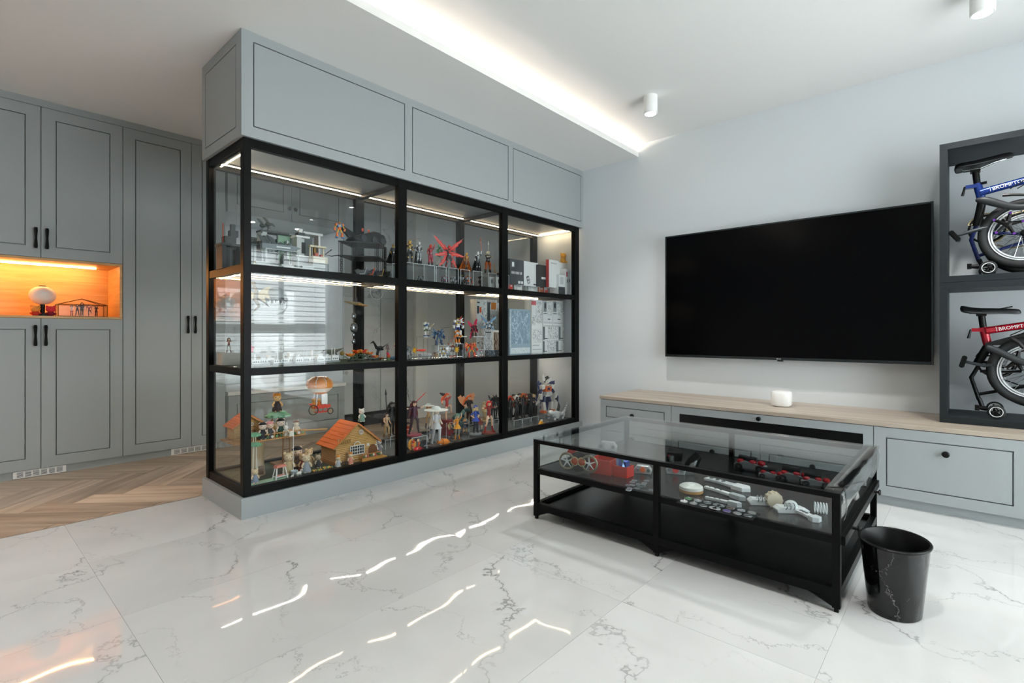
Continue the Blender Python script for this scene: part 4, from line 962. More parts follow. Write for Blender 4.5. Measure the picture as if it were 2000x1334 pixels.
# generic yellow soft toy
x, y = XA(1100, 3.125), 3.125; t = thing('soft_toy', 'round yellow soft toy sitting on a white box, top right of the case', 'soft toy', (x, y, wbz), -.3); t.scale = (1.2,)*3
Y_ = C('f0b020', .8)
b = B().m(Y_).sph((0, 0, .026), (.028, .026, .028), 12, 8); b.obj('body', t, local=True)
b = B().m(Y_).sph((0, -.004, .066), (.027, .026, .024), 12, 8); b.sph((-.004, -.024, .060), (.015, .013, .011), 8, 6)
for s in (-1, 1): b.sph((s*.02, .002, .084), (.009, .006, .009), 8, 5)
b.obj('head', t, local=True)
b = B().m(Y_)
for s in (-1, 1): b.sph((s*.027, -.012, .03), (.01, .016, .01), 8, 5); b.sph((s*.018, -.024, .009), (.012, .016, .009), 8, 5)
b.obj('limbs', t, local=True)
tag(B().m(C('e0501e')).sph((0, 0, .02), (.015, .013, .018), 10, 7).m(C('6a4020')).cb((0, 0, .044), (.026, .02, .014), None, .7).obj('acorn_toy', loc=(0, 0, 0)), 'small orange and brown toy beside the yellow soft toy', 'toy').location = (XA(1111.5, 3.12), 3.12, wbz+.002)
for u0, u1, c, w in ((996, 1001, 'c8352a', 'red'), (1004, 1020, 'e8e8e6', 'white'), (1032, 1050, 'dfe1e0', 'pale grey'), (1054, 1061, 'e06a2a', 'orange'), (1062, 1070, 'c23a2e', 'brick red'), (1072, 1084, 'f0f0ee', 'bright white')):
    carton(u0, u1, 552 + (u0-996)*.1, 0, 3.15, .08, 'small %s carton lying under the clear risers of the right bay' % w, M(c, .45), z=SH2, group='small cartons under the risers', marks=[('print_label', (.2, .8, .6, .75), M('b9bcbd'))])
for u0, u1, w in ((956, 966, 'left'), (968, 984, 'right')):
    carton(u0, u1, 541, 0, 3.05, .1, 'small clear-fronted carton at the %s of the pair by the right post, top shelf' % w, M('c9ccca', .3), z=SH2, group='small cartons under the risers', marks=[('print_dot', (.3, .4, .5, .8), DK), ('print_dot', (.6, .7, .5, .8), DK)])

# ================================================================ TOP SHELF, LEFT BAY: brick-built dioramas and the black deck tower
def bricks(label, u, vt, y, w, d, col, parts, name='brick_model', rz=0, zb=SH2):
    """a model put together of blocks: parts = (part name, colour, [boxes in fractions of w, d, h])"""
    x = XA(u, y); h = ZA(vt, x, y)-zb; t = thing(name, label, 'building model', (x, y, zb), rz, 'brick-built models on the top shelf')
    for nm, cl, bl in parts:
        for q in bl:
            b = B().m(C(cl, .5))
            if len(q) == 6: b.box(q[0]*w, q[1]*w, q[2]*d, q[3]*d, q[4]*h, q[5]*h)
            else: b.cyl((q[0]*w, q[1]*d, q[2]*h), (q[0]*w, q[1]*d, q[4]*h), q[3]*w, q[3]*w*q[5] if False else None, 10)
            b.obj(nm, t, smooth=False, local=True)
    return t
G1, G2, G3 = '6d7678', '3c4346', 'aab4b4'
bricks('dark stone tower model behind the corner glass of the case', 450, 438, 3.25, .12, .12, G2, [('wall', '34393b', [(-.5,-.32,-.4,.4,0,.5), (.3,.5,-.4,.4,0,.5), (-.32,.3,.1,.4,0,.5)]), ('deck', '3c4244', [(-.55,.55,-.45,.45,.5,.55)]), ('turret', '2a2e30', [(-.3,.2,-.2,.3,.55,.72), (-.05,.3,-.2,.2,.72,.86), (.0,.2,-.1,.1,.86,1)]), ('mast', 'c84a2a', [(-.36,-.33,-.03,.0,.55,1.0)])])
bricks('grey fortress model with a flat deck and dark plants behind the left glass', 503, 455, 3.22, .16, .16, G1, [('wall', G1, [(-.5,-.3,-.4,.4,0,.62), (-.3,.2,.1,.4,0,.55)]), ('deck', '2f3a38', [(-.6,.55,-.45,.45,.62,.66)]), ('tree', '3a4540', [(-.35,-.1,-.2,.1,.66,.85), (.2,.42,-.1,.2,.66,.95), (.05,.2,.0,.2,.66,.8)]), ('column', G3, [(-.28,-.2,-.4,-.3,0,.62), (.1,.2,-.4,-.3,0,.62)])])
bricks('pale grey shop-front model with shelves of bottles inside', 533, 457, 3.28, .17, .12, G3, [('wall', 'b9c2c0', [(-.5,-.3,-.3,.3,0,1), (-.3,.5,.2,.3,0,.9), (.42,.5,-.3,.2,0,.85)]), ('shelf', G1, [(-.3,.42,-.1,.2,.52,.55), (-.3,.42,-.1,.2,.74,.77)]), ('bottle', '4a5a58', [(-.2,-.14,0,.06,.55,.66), (-.06,0,0,.06,.55,.68), (.1,.16,0,.06,.55,.65), (.25,.31,0,.06,.55,.67)]), ('roof', G2, [(-.52,.52,-.32,.32,1,1.04)])])
bricks('green board model with a grey dome in front, left bay top shelf', 558, 460, 3.26, .1, .1, G1, [('board', '8fb59a', [(-.4,.4,.2,.26,.35,1)]), ('board_edge', '4a5a52', [(-.46,-.4,.18,.28,.3,1.02), (.4,.46,.18,.28,.3,1.02), (-.46,.46,.18,.28,1,1.05)]), ('dome', '59605f', [(-.3,.1,-.3,.1,.2,.4), (-.22,.02,-.2,.0,.4,.5)]), ('base', G1, [(-.6,.6,-.5,.3,0,.2)])])
bricks('white and grey tower model with a round finial, left bay top shelf', 586, 448, 3.24, .075, .09, G3, [('wall', 'c6cac8', [(-.5,-.1,-.4,.4,.42,.8), (-.1,.5,-.1,.4,.42,.8)]), ('door', '1c2022', [(0,.4,-.16,-.1,.48,.72)]), ('ledge', 'eceeed', [(-.6,.6,-.5,.5,.8,.84), (-.6,.6,-.5,.5,.38,.42)]), ('lower_wall', '8f9a9a', [(-.5,.5,-.4,.4,0,.38)]), ('lantern', '33383a', [(-.3,.3,-.25,.25,.84,.92)]), ('finial', 'f4f4f2', [(-.15,.15,-.15,.15,.92,1)])])
bricks('dark gatehouse model with an open door and golden bell, top shelf', 606, 456, 3.26, .11, .1, G1, [('wall', '5c6466', [(-.5,-.2,-.3,.3,.38,.95), (-.2,.15,.1,.3,.38,.95)]), ('pillar', 'e2e4e2', [(.38,.5,-.3,.3,.38,.95)]), ('bell', 'c9902a', [(.2,.3,-.1,.1,.5,.72)]), ('roof', 'd4d8d6', [(-.6,.62,-.4,.4,.95,1)]), ('base', '7f8a8a', [(-.55,.55,-.4,.4,0,.38)])])
bricks('cream market stall model with red goods near the black tower', 622, 480, 3.15, .1, .1, G3, [('counter', 'cfc8b4', [(-.5,.5,-.3,.3,.4,.62)]), ('goods', 'c05a48', [(-.3,-.1,-.2,.1,.62,.74), (.1,.25,-.1,.1,.62,.7)]), ('awning', 'e0d6b8', [(-.5,-.42,.2,.28,.62,1), (.42,.5,.2,.28,.62,1), (-.55,.55,.0,.3,.94,1)]), ('base', '8a9494', [(-.55,.55,-.35,.35,0,.4)])])
t = bricks('long low grey harbour wall model with black openings along the shelf front', 560, 516, 3.02, .36, .07, G3, [('quay', '9aa5a5', [(-.5,.5,-.4,.4,0,.55)]), ('gate', '2a3032', [(-.38+.09*k,-.32+.09*k,-.44,-.4,.1,.42) for k in range(9)]), ('block', 'c4cccb', [(-.5,-.3,-.2,.3,.55,1), (-.1,.1,-.2,.3,.55,.9), (.25,.45,-.2,.3,.55,1)])])
# grey spaceship model with upswept fins
x, y = XA(548, 3.1), 3.1; zb = ZA(489, x, y); t = thing('model_ship', 'grey model airship with a pointed bow on a clear riser, left bay', 'model', (x, y, zb), -.1)
b = B().m(C('79858a')); b.prism([(-.11, .0), (.07, .0), (.115, .02), (.07, .032), (-.11, .03)], 'y', -.022, .022); b.obj('hull', t, smooth=False, local=True)
b = B().m(C('dfe5e4')); b.box(-.03, .05, -.0235, -.022, .012, .02); b.obj('name_band', t, smooth=False, local=True)
for s, xx in ((1, -.1), (1, -.05)): B().m(C('343c3e')).prism([(xx, .03), (xx+.03, .03), (xx+.005, .07), (xx-.03, .085)], 'y', -.004, .004).obj('fin', t, smooth=False, local=True)
for xx in (.0, .05): B().m(C('5a6468')).lathe([(.016, .03), (.014, .042), (.004, .05)], 12, (xx, 0, 0)).obj('dome', t, local=True)
stand_for(x, y, zb, SH2, .2, .06, 'clear acrylic riser under the grey model airship', 'acrylic risers in the left bay')
# birds on the fortress
for u, v, w in ((513, 441, 'left'), (524, 438, 'right')):
    x, y = XA(u, 3.24), 3.24; z = ZA(v, x, y)
    b = B().m(C('39443f')).sph((0, 0, 0), (.02, .012, .012), 8, 6); b.prism([(-.005, .004), (-.035, .04), (-.015, .035), (.01, .006)], 'y', -.003, .003); b.prism([(.0, .004), (.045, -.01), (.03, .01), (.01, .012)], 'y', .002, .006)
    b.tube([(.0, 0, -.01), (-.004, 0, -.045)], .003, 5)
    o = b.obj('winged_model', loc=(0, 0, 0)); o.location = (x, y, z); tag(o, 'small dark winged creature model, %s of the two above the grey fortress' % w, 'model', 'winged models')
# black deck tower
x, y = XA(712, 3.2), 3.2; t = thing('deck_tower', 'black lattice tower rack with two flat decks in the left bay', 'rack', (x, y, SH2))
z1 = ZA(499, XA(712, 3.05), 3.05); z2 = ZA(471, XA(712, 3.05), 3.05); BK = M('121415', .5)
dk = [(-.19, -.02), (.0, -.16), (.17, .02), (.0, .17)]
dk = [(-.205, .0), (.02, -.15), (.2, .02), (.0, .16)]
for z in (z1, z2): B().m(M('2a2e30', .5)).prism([(x+a, y+c) for a, c in dk], 'z', z, z+.008).obj('deck', t, smooth=False)
for a, c in ((-.185, .0), (.015, -.13), (.18, .02), (.0, .14), (-.12, -.05), (.13, -.05)):
    for za, zc in ((SH2, z1), (z1+.008, z2)):
        b = B().m(BK); px_, py_ = x+a, y+c; r = .009
        for s, q in ((-r, -r), (r, -r), (r, r), (-r, r)): b.cyl((px_+s, py_+q, za), (px_+s, py_+q, zc), .002, n=4)
        n = 5
        for k in range(n):
            za_, zb_ = za+(zc-za)*k/n, za+(zc-za)*(k+1)/n
            b.cyl((px_-r, py_-r, za_), (px_+r, py_-r, zb_), .0016, n=4); b.cyl((px_+r, py_-r, za_), (px_-r, py_-r, zb_), .0016, n=4)
        b.obj('lattice_post', t, smooth=False)
# hover vehicle on top
zt = z2+.008; t = thing('model_vehicle', 'black armoured vehicle model with a raised tail on the upper deck', 'model', (x, y, zt), .05)
b = B().m(M('0e0f10', .35)); b.prism([(-.12, .018), (-.06, .0), (.13, .0), (.15, .03), (.13, .075), (.05, .088), (-.02, .07), (-.09, .045)], 'y', -.06, .06); b.obj('hull', t, smooth=False, local=True, bevel=.006)
B().m(M('16181a', .3)).prism([(-.13, .03), (-.06, .045), (-.1, .07), (-.19, .105), (-.2, .098)], 'y', -.012, .012).obj('tail_fin', t, smooth=False, local=True)
B().m(M('24282a', .3)).prism([(.03, .088), (.12, .078), (.1, .092), (.05, .096)], 'y', -.04, .04).obj('canopy', t, smooth=False, local=True)
for a in (-.05, .04, .11): B().m(M('3a3f42', .4)).cyl((a, -.068, .03), (a, -.06, .03), .022, n=14).obj('side_disc', t, local=True)
for a in (-.03, .02): B().m(C('d8502a')).sph((a, -.02, .096), (.008, .008, .013), 8, 6).obj('pilot', t, local=True)
robot(663, 432, 0, 3.12, 'tiny orange and blue robot at the left corner of the upper deck', ('e0702a', '3a7ab8', 'e8c050'), z=z2+.008)
for k, (u, c, w) in enumerate(((707, '1a1c1e', 'with a silver strut'), (722, '101112', 'with an orange lamp'), (741, '1e1f20', 'with a gold engine'), (757, '141516', 'nearest the post'))):
    xx, yy = XA(u, 3.03), 3.03; t = thing('model_motorcycle', 'small black motorcycle model under the deck tower, ' + w, 'model', (xx, yy, SH2), .3*k-.3, 'motorcycle models')
    for s in (-.035, .035): B().m(TYRE).torus((s, 0, .019), .014, .005, 16, 6, 'y').obj('wheel', t, local=True)
    B().m(C(c)).prism([(-.04, .02), (-.01, .012), (.02, .018), (.045, .04), (.025, .062), (.0, .046), (-.03, .055), (-.05, .045)], 'y', -.012, .012).obj('body', t, smooth=False, local=True)
    B().m(C(('b8bcc0', 'e0602a', 'c8a860', '8a8e90')[k], .3, .6)).tube([(-.02, -.014, .02), (.012, -.014, .024), (.03, -.012, .07)], .004, 6).obj('fork', t, local=True)
# crane arm hanging out to the left of the tower
o = B().m(BK).tube([(0, 0, 0), (-.06, -.01, -.014), (-.11, -.02, -.01), (-.06, -.015, .03)], .003, 6).obj('crane_arm', loc=(0, 0, 0)); o.location = (x-.2, y, z1+.0045)
tag(o, 'thin black crane arm reaching left from the lower deck', 'model part')

# ================================================================ MIDDLE SHELF, LEFT BAY
def hung(u, v, y, label, cat, name, ztop=1.345):
    x = XA(u, y); z = ZA(v, x, y); t = thing(name, label, cat, (x, y, z), 0)
    B().m(M('d8dcdc', .4)).cyl((0, 0, .0), (0, 0, ztop-z), .0006, n=4).obj('thread', t, local=True)
    return t
GC = C('9a9488', .5)
t = hung(499, 582, 3.15, 'hanging winged creature figure with cream wings behind the left glass', 'figurine', 'winged_figure')
b = B().m(GC).tube([(-.01, 0, .08), (.005, 0, .04), (.0, 0, -.01), (.02, 0, -.05), (-.02, 0, -.09)], [.004, .012, .014, .008, .002], 8); b.sph((-.012, 0, .085), .012, 8, 6); b.obj('body', t, local=True)
for s in (-1, 1):
    b = B().m(C('d9c9a6', .5)); b.prism([(0, .02), (s*.05, .06), (s*.085, .075), (s*.07, .03), (s*.085, .0), (s*.05, .01), (s*.06, -.03), (s*.02, -.01)], 'y', -.002, .002); b.obj('wing', t, smooth=False, local=True)
b = B().m(C('5a5448'))
b.tube([(0, -.01, .0), (.05, -.02, -.03), (.07, -.02, -.05)], [.006, .005, .002], 6); b.obj('claw', t, local=True)
t = hung(540, 583, 3.18, 'hanging grey half-dome ornament broken off at its lower rim', 'ornament', 'dome_ornament')
b = B().m(C('a8b0b2', .4)); prof = [(.066, -.006), (.064, .01), (.058, .03), (.046, .05), (.03, .063), (.012, .07)]; b.lathe(prof, 26, ey=.7); b.obj('shell', t, local=True)
b = B().m(C('7b8486', .5)); 
for k in range(14): a = 2*pi*k/14; b.tube([(.062*cos(a), .044*sin(a), -.004), (.058*cos(a), .04*sin(a), -.02-.016*(k*7 % 5)/4)], [.007, .002], 5)
b.obj('ragged_rim', t, local=True)
B().m(C('4a5254')).lathe([(.067, -.008), (.069, 0), (.067, .004)], 26, ey=.7, caps=False).obj('band', t, local=True)
B().m(C('b4bcbe')).tube([(.066, 0, -.01), (.066, 0, -.05), (.04, 0, -.085), (.0, 0, -.1)], [.006, .005, .005, .002], 7).obj('hanging_tail', t, local=True)
t = hung(695, 592, 3.2, 'hanging slim golden-brown glider model near the dark rear post', 'model', 'glider_model')
b = B().m(C('8a7a5a', .4)); b.tube([(-.09, 0, .008), (-.04, 0, .0), (.03, 0, -.004), (.08, 0, -.014)], [.003, .009, .012, .003], 8); b.obj('fuselage', t, local=True)
b = B().m(C('c88a3a', .4)); b.prism([(.0, -.004), (.075, -.014), (.08, -.02), (.01, -.012)], 'y', -.03, .03); b.obj('wing', t, smooth=False, local=True)
B().m(C('30343a')).prism([(-.01, .005), (.012, .005), (.008, .04), (.0, .04)], 'y', -.004, .004).obj('fin', t, smooth=False, local=True)
for u, v, w, cl in ((635, 683, 'dark cracked bauble', '3e423e'), (668, 686, 'mottled ochre bauble', '8a7438')):
    t = hung(u, v, 3.05, w + ' hanging low on a thread in the middle row', 'bauble', 'bauble'); B().m(C(cl, .5)).sph((0, 0, -.014), (.016, .016, .016), 14, 10).obj('ball', t, local=True); B().m(CHROME).cyl((0, 0, 0), (0, 0, .006), .004, n=8).obj('cap', t, local=True)
t = hung(691, 640, 3.3, 'string of glassy silver ornaments hanging beside the rear post', 'ornament', 'silver_ornament')
for dz, r in ((.085, .018), (0, .03), (-.052, .012), (-.1, .016)): B().m(M('8a9092', .12, .8)).sph((0, 0, dz), (r, r*.6, r*1.25), 14, 10).obj('bead', t, local=True)
t = hung(736, 570, 3.2, 'open wire hoop hanging in the middle row', 'hoop', 'wire_hoop')
B().m(WHITE).torus((0, 0, 0), .055, .0013, 36, 5, 'y', a0=pi*.85, a1=pi*2.0).obj('hoop', t, local=True)
# white ship-city diorama: blocks on a long green mat
x0, x1 = XA(492, 3.03), XA(662, 3.2)
o = boxo('display_mat', None, M('4a5440', .8), 1.135, 2.07, 2.96, 3.42, SH1+.0005, SH1+.006, loc=(1.6, 3.2, SH1)); tag(o, 'dark green mat covering the middle shelf of the left bay', 'mat')
MZ = SH1+.0065
rnd2 = random.Random(3)
for k in range(12):
    u = 497+14*k; y = 3.05+.02*(k % 3); x = XA(u, y); hgt = .035+.03*rnd2.random(); wd = .045+.02*rnd2.random(); tl = ['tall chimney', 'stepped roof', 'round dome', 'twin mast'][k % 4]
    ordn = ('first', 'second', 'third', 'fourth', 'fifth', 'sixth', 'seventh', 'eighth', 'ninth', 'tenth', 'eleventh', 'twelfth')[k]
    t = thing('town_model', 'small white town block with a %s, %s from the corner post' % (tl, ordn), 'building model', (x, y, MZ), 0, 'white town blocks on the middle shelf')
    WH = M(('e9ecec', 'dfe4e4', 'f0f1ef')[k % 3], .5)
    boxo('quay', t, M('8c9494', .6), x-wd/2, x+wd/2, y-.035, y+.035, MZ, MZ+.012); boxo('hall', t, WH, x-wd*.42, x+wd*.42, y-.028, y+.03, MZ+.012, MZ+.012+hgt*.55)
    for q in range(3): boxo('window', t, M('3c4448', .4), x-wd*.3+q*wd*.22, x-wd*.3+q*wd*.22+.006, y-.0288, y-.028, MZ+.02, MZ+.028)
    if k % 4 == 0: B().m(WH).cyl((x, y, MZ+.012+hgt*.55), (x, y, MZ+.012+hgt*1.3), .008, .006, 10).obj('chimney', t)
    elif k % 4 == 1: boxo('roof_step', t, WH, x-wd*.25, x+wd*.25, y-.02, y+.02, MZ+.012+hgt*.55, MZ+.012+hgt*.85)
    elif k % 4 == 2: B().m(WH).lathe([(.016, 0), (.014, .01), (.006, .016)], 12, (x, y, MZ+.012+hgt*.55)).obj('dome', t)
    else:
        for s in (-.01, .01): B().m(WH).cyl((x+s, y, MZ+.012+hgt*.55), (x+s, y, MZ+.012+hgt*1.4), .0025, n=6).obj('mast', t)
# figures by the corner glass
fig(447, 660, 0, 3.3, 'small brown and white warrior figure seen through the end glass', '5a2a1a', 'bob', (SKIN, '7a3a2a', 'c8c8c4', '4a3020'), 'aim', z=MZ+.07, name='figurine'); x = XA(447, 3.3); o = boxo('plinth_block', None, M('b9b7ad', .6), x-.05, x+.05, 3.26, 3.34, MZ, MZ+.0695, loc=(x, 3.3, MZ)); tag(o, 'pale stone-like block under the warrior figure in the middle row', 'plinth')
o = B().m(C('d86a8a', .5)).prism([(-.014, 0), (-.006, .016), (-.018, .034), (-.004, .03), (.004, .046), (.01, .028), (.02, .03), (.012, .012), (.014, 0)], 'y', -.006, .006).m(C('8a8e8e')).cyl((0, 0, -.075), (0, 0, 0), .004, n=6).lathe([(.025, -.0775), (.02, -.07)], 14).obj('coral_piece', loc=(0, 0, 0)); o.location = (XA(489, 3.1), 3.1, MZ+.0775); tag(o, 'pink branching ornament on a thin stem right of the corner post', 'ornament')
# orange-red toy flower tangle
for k, (u, vt, c, w) in enumerate(((684, 691, 'd8701a', 'amber bulb'), (697, 684, 'e04a14', 'scarlet petals'), (709, 683, 'd8301a', 'red petals'), (720, 688, 'e06a1a', 'orange petals'), (731, 695, 'c83a14', 'vermilion petals'), (740, 699, 'b8321a', 'dark red petals'))):
    y = 3.06+.03*(k % 2); x = XA(u, y); z = ZA(vt, x, y)-MZ; t = thing('toy_flower', 'toy flower with %s in the colourful clump of the middle row' % w, 'toy flower', (x, y, MZ), k*.7, 'toy flowers')
    b = B().m(C('6f8a74')).tube([(0, 0, 0), (.008, 0, z*.5), (0, 0, z*.8)], [.005, .004, .004], 6); b.obj('stem', t, local=True)
    for q in range(6):
        a = q*pi/3; B().m(C(c if q % 2 else 'f0902a', .5)).tube([(0, 0, z*.72), (.02*cos(a), .02*sin(a), z*.86), (.034*cos(a), .034*sin(a), z*1.02)], [.009, .016, .004], 6, sq=.5).obj('petal', t, local=True)
    for q in range(3):
        a = q*2.1+.4; B().m(C('5d7a68')).tube([(0, 0, z*.2), (.03*cos(a), .03*sin(a), z*.6), (.06*cos(a), .06*sin(a), z*.55)], [.004, .012, .001], 5, sq=.4).obj('leaf', t, local=True)
    B().m(C('2e3330')).lathe([(.02, 0), (.016, .01)], 12).obj('base', t, local=True)
# reptile, bird and companions
t = thing('reptile_model', 'grey-green reptile model with a long tail on a rock, middle row', 'model', (XA(648, 3.2), 3.2, MZ), .2)
b = B().m(C('6a6c5c')).tube([(-.08, 0, .062), (-.04, 0, .066), (.0, 0, .06), (.05, 0, .07), (.1, 0, .085)], [.008, .014, .018, .01, .002], 8); b.obj('body', t, local=True)
for a in (-.03, .02): B().m(C('5c5e50')).tube([(a, -.012, .058), (a+.005, -.02, .04)], [.006, .004], 6).obj('leg', t, local=True)
B().m(C('3f4340')).cb((0, 0, .02), (.09, .07, .04), None, .7).obj('rock', t, smooth=False, local=True)
t = thing('bird_model', 'black long-beaked winged dinosaur model in front of the marble', 'model', (XA(737, 3.15), 3.15, MZ), 0)
b = B().m(C('17181a')).tube([(-.06, 0, .115), (-.035, 0, .128), (-.02, 0, .11), (-.008, 0, .085), (.03, 0, .08), (.05, 0, .07)], [.002, .008, .008, .012, .018, .006], 8); b.obj('body', t, local=True)
B().m(C('17181a')).prism([(.0, .085), (.04, .095), (.085, .118), (.04, .088), (.02, .07)], 'y', -.02, -.016).obj('wing', t, smooth=False, local=True)
for s in (-.008, .008): B().m(C('17181a')).tube([(.01, s, .07), (.0, s, .04), (.006, s, 0)], [.008, .005, .004], 6).obj('leg', t, local=True)
fig(757, 674, 0, 3.2, 'small grey wooden-looking doll with a brown hat behind the flowers', '6a5a8a', 'bob', (SKIN, '8a8278', '6a665e', '4a443c'), 'stand', z=MZ, extra=hat('8a7a5a', .1))
fig(775, 668, 0, 3.05, 'small purple and cream dancing figurine beside the left post of the middle row', 'e8d8c0', 'tails', (SKIN, '6a4a8a', 'e8dcc8', '3a2a4a'), 'kick', z=MZ, base='2a2c2e')
o = B().m(C('8ab4d8')).sph((0, 0, .008), (.03, .022, .014), 12, 8).m(C('6a94c0')).sph((.012, -.004, .014), (.014, .012, .01), 8, 6).obj('blue_stone', loc=(0, 0, 0)); o.location = (XA(769, 3.0), 3.0, MZ+.006); tag(o, 'pale blue rounded stone ornament at the front of the middle shelf', 'ornament')
o = B().m(C('e0582a')).sph((0, 0, .03), (.012, .012, .016), 10, 7).m(C('d83a6a')).sph((-.008, 0, .046), .01, 8, 6).m(C('5d7a48')).lathe([(.014, 0), (.01, .018), (.004, .024)], 10).obj('toy_sprout', loc=(0, 0, 0)); o.location = (XA(759, 3.0), 3.0, MZ); tag(o, 'tiny orange and pink sprout toy beside the blue stone', 'toy')

# ================================================================ MIDDLE SHELF, MIDDLE BAY: robots on stands
GR = 'robots on the middle shelf'
def bench_(u0, u1, vt, y, d, label):
    x0, x1 = XA(u0, y), XA(u1, y); z = ZA(vt, (x0+x1)/2, y)
    t = thing('acrylic_table', label, 'stand', ((x0+x1)/2, y, SH1), 0, 'clear acrylic tables on the middle shelf'); m_ = M('dfe4e6', .15)
    boxo('top_plate', t, ACRYL, x0, x1, y-d/2, y+d/2, z-.005, z)
    boxo('top_edge', t, m_, x0, x1, y-d/2-.0012, y-d/2, z-.005, z)
    for x in (x0, x1-.006):
        for yy in (y-d/2, y+d/2-.006): boxo('leg', t, ACRYL, x, x+.006, yy, yy+.006, SH1+.0005, z-.005)
    return z
za = bench_(820, 842, 657, 3.15, .09, 'clear acrylic table on the left under the small white robot')
zb_ = bench_(883, 904, 657, 3.15, .09, 'clear acrylic table in the middle under the flying white robot')
zc = bench_(917, 936, 657, 3.15, .09, 'clear acrylic table on the right under the crimson winged robot')
def fb(cols, n=6, sp=.5, l=.5, base=(.0, .08, .75), a0=-.2, a1=1.2, two=True):
    """fan of blades behind the shoulders"""
    def f(h):
        out = []
        for s in ((-1, 1) if two else (1,)):
            for k in range(n):
                a = a0+(a1-a0)*k/max(1, n-1); b = bT(h); b.m(C(cols[k % len(cols)], .35)); r = Vector((s*.12, .08, .74)); q = r + Vector((s*cos(a)*l, .06, sin(a)*l)); wing_blade(b, r, q, .09, .02, 2); out.append(('wing_blade', b))
        return out
    return f
robot(832, 626, 0, 3.15, 'white and blue robot reaching out on the left acrylic table', ('e4e8e6', '3a5a9a', '6a7a58'), z=za, group=GR, rz=25, extra=spear('d8c858', 'e8f0f0', (.3,-.1,.55), (.62,-.1,.75)))
robot(857, 643, 0, 3.05, 'bulky dark blue robot with antler-like wings in the middle row', ('1e3a6a', '15294a', '2a6a8a'), z=SH1+.105, group=GR, spread=1.5, extra=fb(['1e4a7a', '2a6a9a'], 4, l=.42, a0=-.9, a1=.9)); x = XA(857, 3.05)
stand_for(x, 3.05, SH1+.105, SH1, .08, .08, 'clear acrylic riser lifting the dark blue robot', GR + ' risers')
robot(866, 675, 0, 3.0, 'black and white robot with spread silver feathers at the shelf front', ('d9dcde', '26292c', 'c8a040'), z=SH1, group=GR, rz=-20, extra=fb(['e8ebec', 'c9ced0'], 6, l=.5, a0=-1.0, a1=.5))
robot(893, 643, 0, 3.10, 'orange and white robot swinging a long red beam blade', ('e8862a', 'e8e8e6', '3a3c40'), z=SH1+.11, group=GR, rz=15, extra=spear('e8503a', None, (-.2,-.1,.5), (-.75,-.1,.2))); x = XA(893, 3.10)
stand_for(x, 3.10, SH1+.11, SH1, .07, .07, 'clear acrylic riser lifting the orange and white robot', GR + ' risers')
robot(894, 620, 0, 3.15, 'white and gold robot with a fan of red blades on the middle acrylic table', ('e9ecec', 'c8a850', '3a4a8a'), z=zb_, group=GR, extra=both(fb(['e9ecec', 'b83a2a'], 6, l=.42, a0=-.6, a1=1.0, two=False), spear('5a6a48', '6a7a50', (-.3,-.1,.5), (-.95,-.1,.45))))
robot(926, 633, 0, 3.13, 'black robot with large crimson butterfly wings on the right acrylic table', ('26181c', '3a1a22', '8a1a2a'), z=zc, group=GR, extra=wings('c01a4a', [((-.06,.05,.7),(-.62,.08,1.25)), ((.06,.05,.7),(.32,.08,1.5)), ((-.06,.05,.62),(-.35,.08,-.25)), ((.06,.05,.62),(.5,.08,.35))], .3))
robot(955, 625, 0, 3.2, 'white robot with long pale blue wings before the tall boxes', ('e6eaec', '9aa8b0', '3a3e42'), z=SH1+.19, group=GR, extra=wings('8ab4d8', [((-.06,.05,.75),(-.75,.08,1.35)), ((.06,.05,.75),(.75,.08,1.3)), ((-.06,.05,.62),(-.7,.08,.4)), ((.06,.05,.62),(.65,.08,.2))], .2)); x = XA(955, 3.2)
stand_for(x, 3.2, SH1+.19, SH1, .06, .06, 'tall clear acrylic riser lifting the pale blue winged robot', GR + ' risers')
robot(921, 668, 0, 3.02, 'flame red armoured robot crouching with raised arms at the shelf front', ('d83a12', 'b82a0c', 'e8a020'), z=SH1, group=GR, spread=1.8, pose=1, extra=fb(['e04a14', 'f07a1a'], 4, l=.4, a0=-.3, a1=.7))
robot(796, 672, 0, 3.02, 'grey mechanical beast robot left of the yellow burst, by the post', ('8a8e90', '55595c', 'b8bcc0'), z=SH1, group=GR, rz=40, spread=1.6)
robot(842, 693, 0, 3.0, 'small black round robot below the left acrylic table', ('1a1b1c', '2a2c2e', '5a3a6a'), z=SH1, group=GR, rz=-10)
robot(849, 686, 0, 3.08, 'small salmon and charcoal robot beside the black round one', ('e0785a', '3a3c40', '26282a'), z=SH1, group=GR, rz=-30)
robot(940, 680, 0, 3.05, 'small white and red robot right of the flame red one', ('dfe2e4', '8a2a2a', '3a4a6a'), z=SH1, group=GR, rz=-25)
for k, (u, vt, y, cs, w) in enumerate(((803, 690, 3.12, ('6a6e72', '2a2c30', 'b8bcc0'), 'gunmetal'), (820, 690, 3.1, ('b8bcc0', '8a4a9a', '5a5e62'), 'lilac and grey'), (834, 697, 3.06, ('3a3c40', '8a8e92', '26282a'), 'dark grey'), (853, 690, 2.98, ('c89a38', '2a2420', '4a3a20'), 'bronze and black'), (876, 688, 3.1, ('5a7aa8', 'd8dce0', '3a3c40'), 'powder blue'), (883, 668, 3.2, ('e8e8e6', 'c84a2a', '4a4e52'), 'white and red'), (903, 682, 3.12, ('4a5a7a', 'c8ccd0', '8a2a2a'), 'slate and red'), (935, 690, 2.99, ('e8eaec', '4a6ab8', '8a1f2a'), 'tricolour'))):
    robot(u, vt, 0, y, 'small %s robot in the crowded front of the middle bay' % w, cs, z=SH1, group=GR, rz=(-35, 20, 50, -15)[k % 4], spread=1+.2*(k % 3), extra=fb([cs[1], cs[0]], 3, l=.3, a0=-.4, a1=.8) if k % 2 else None)
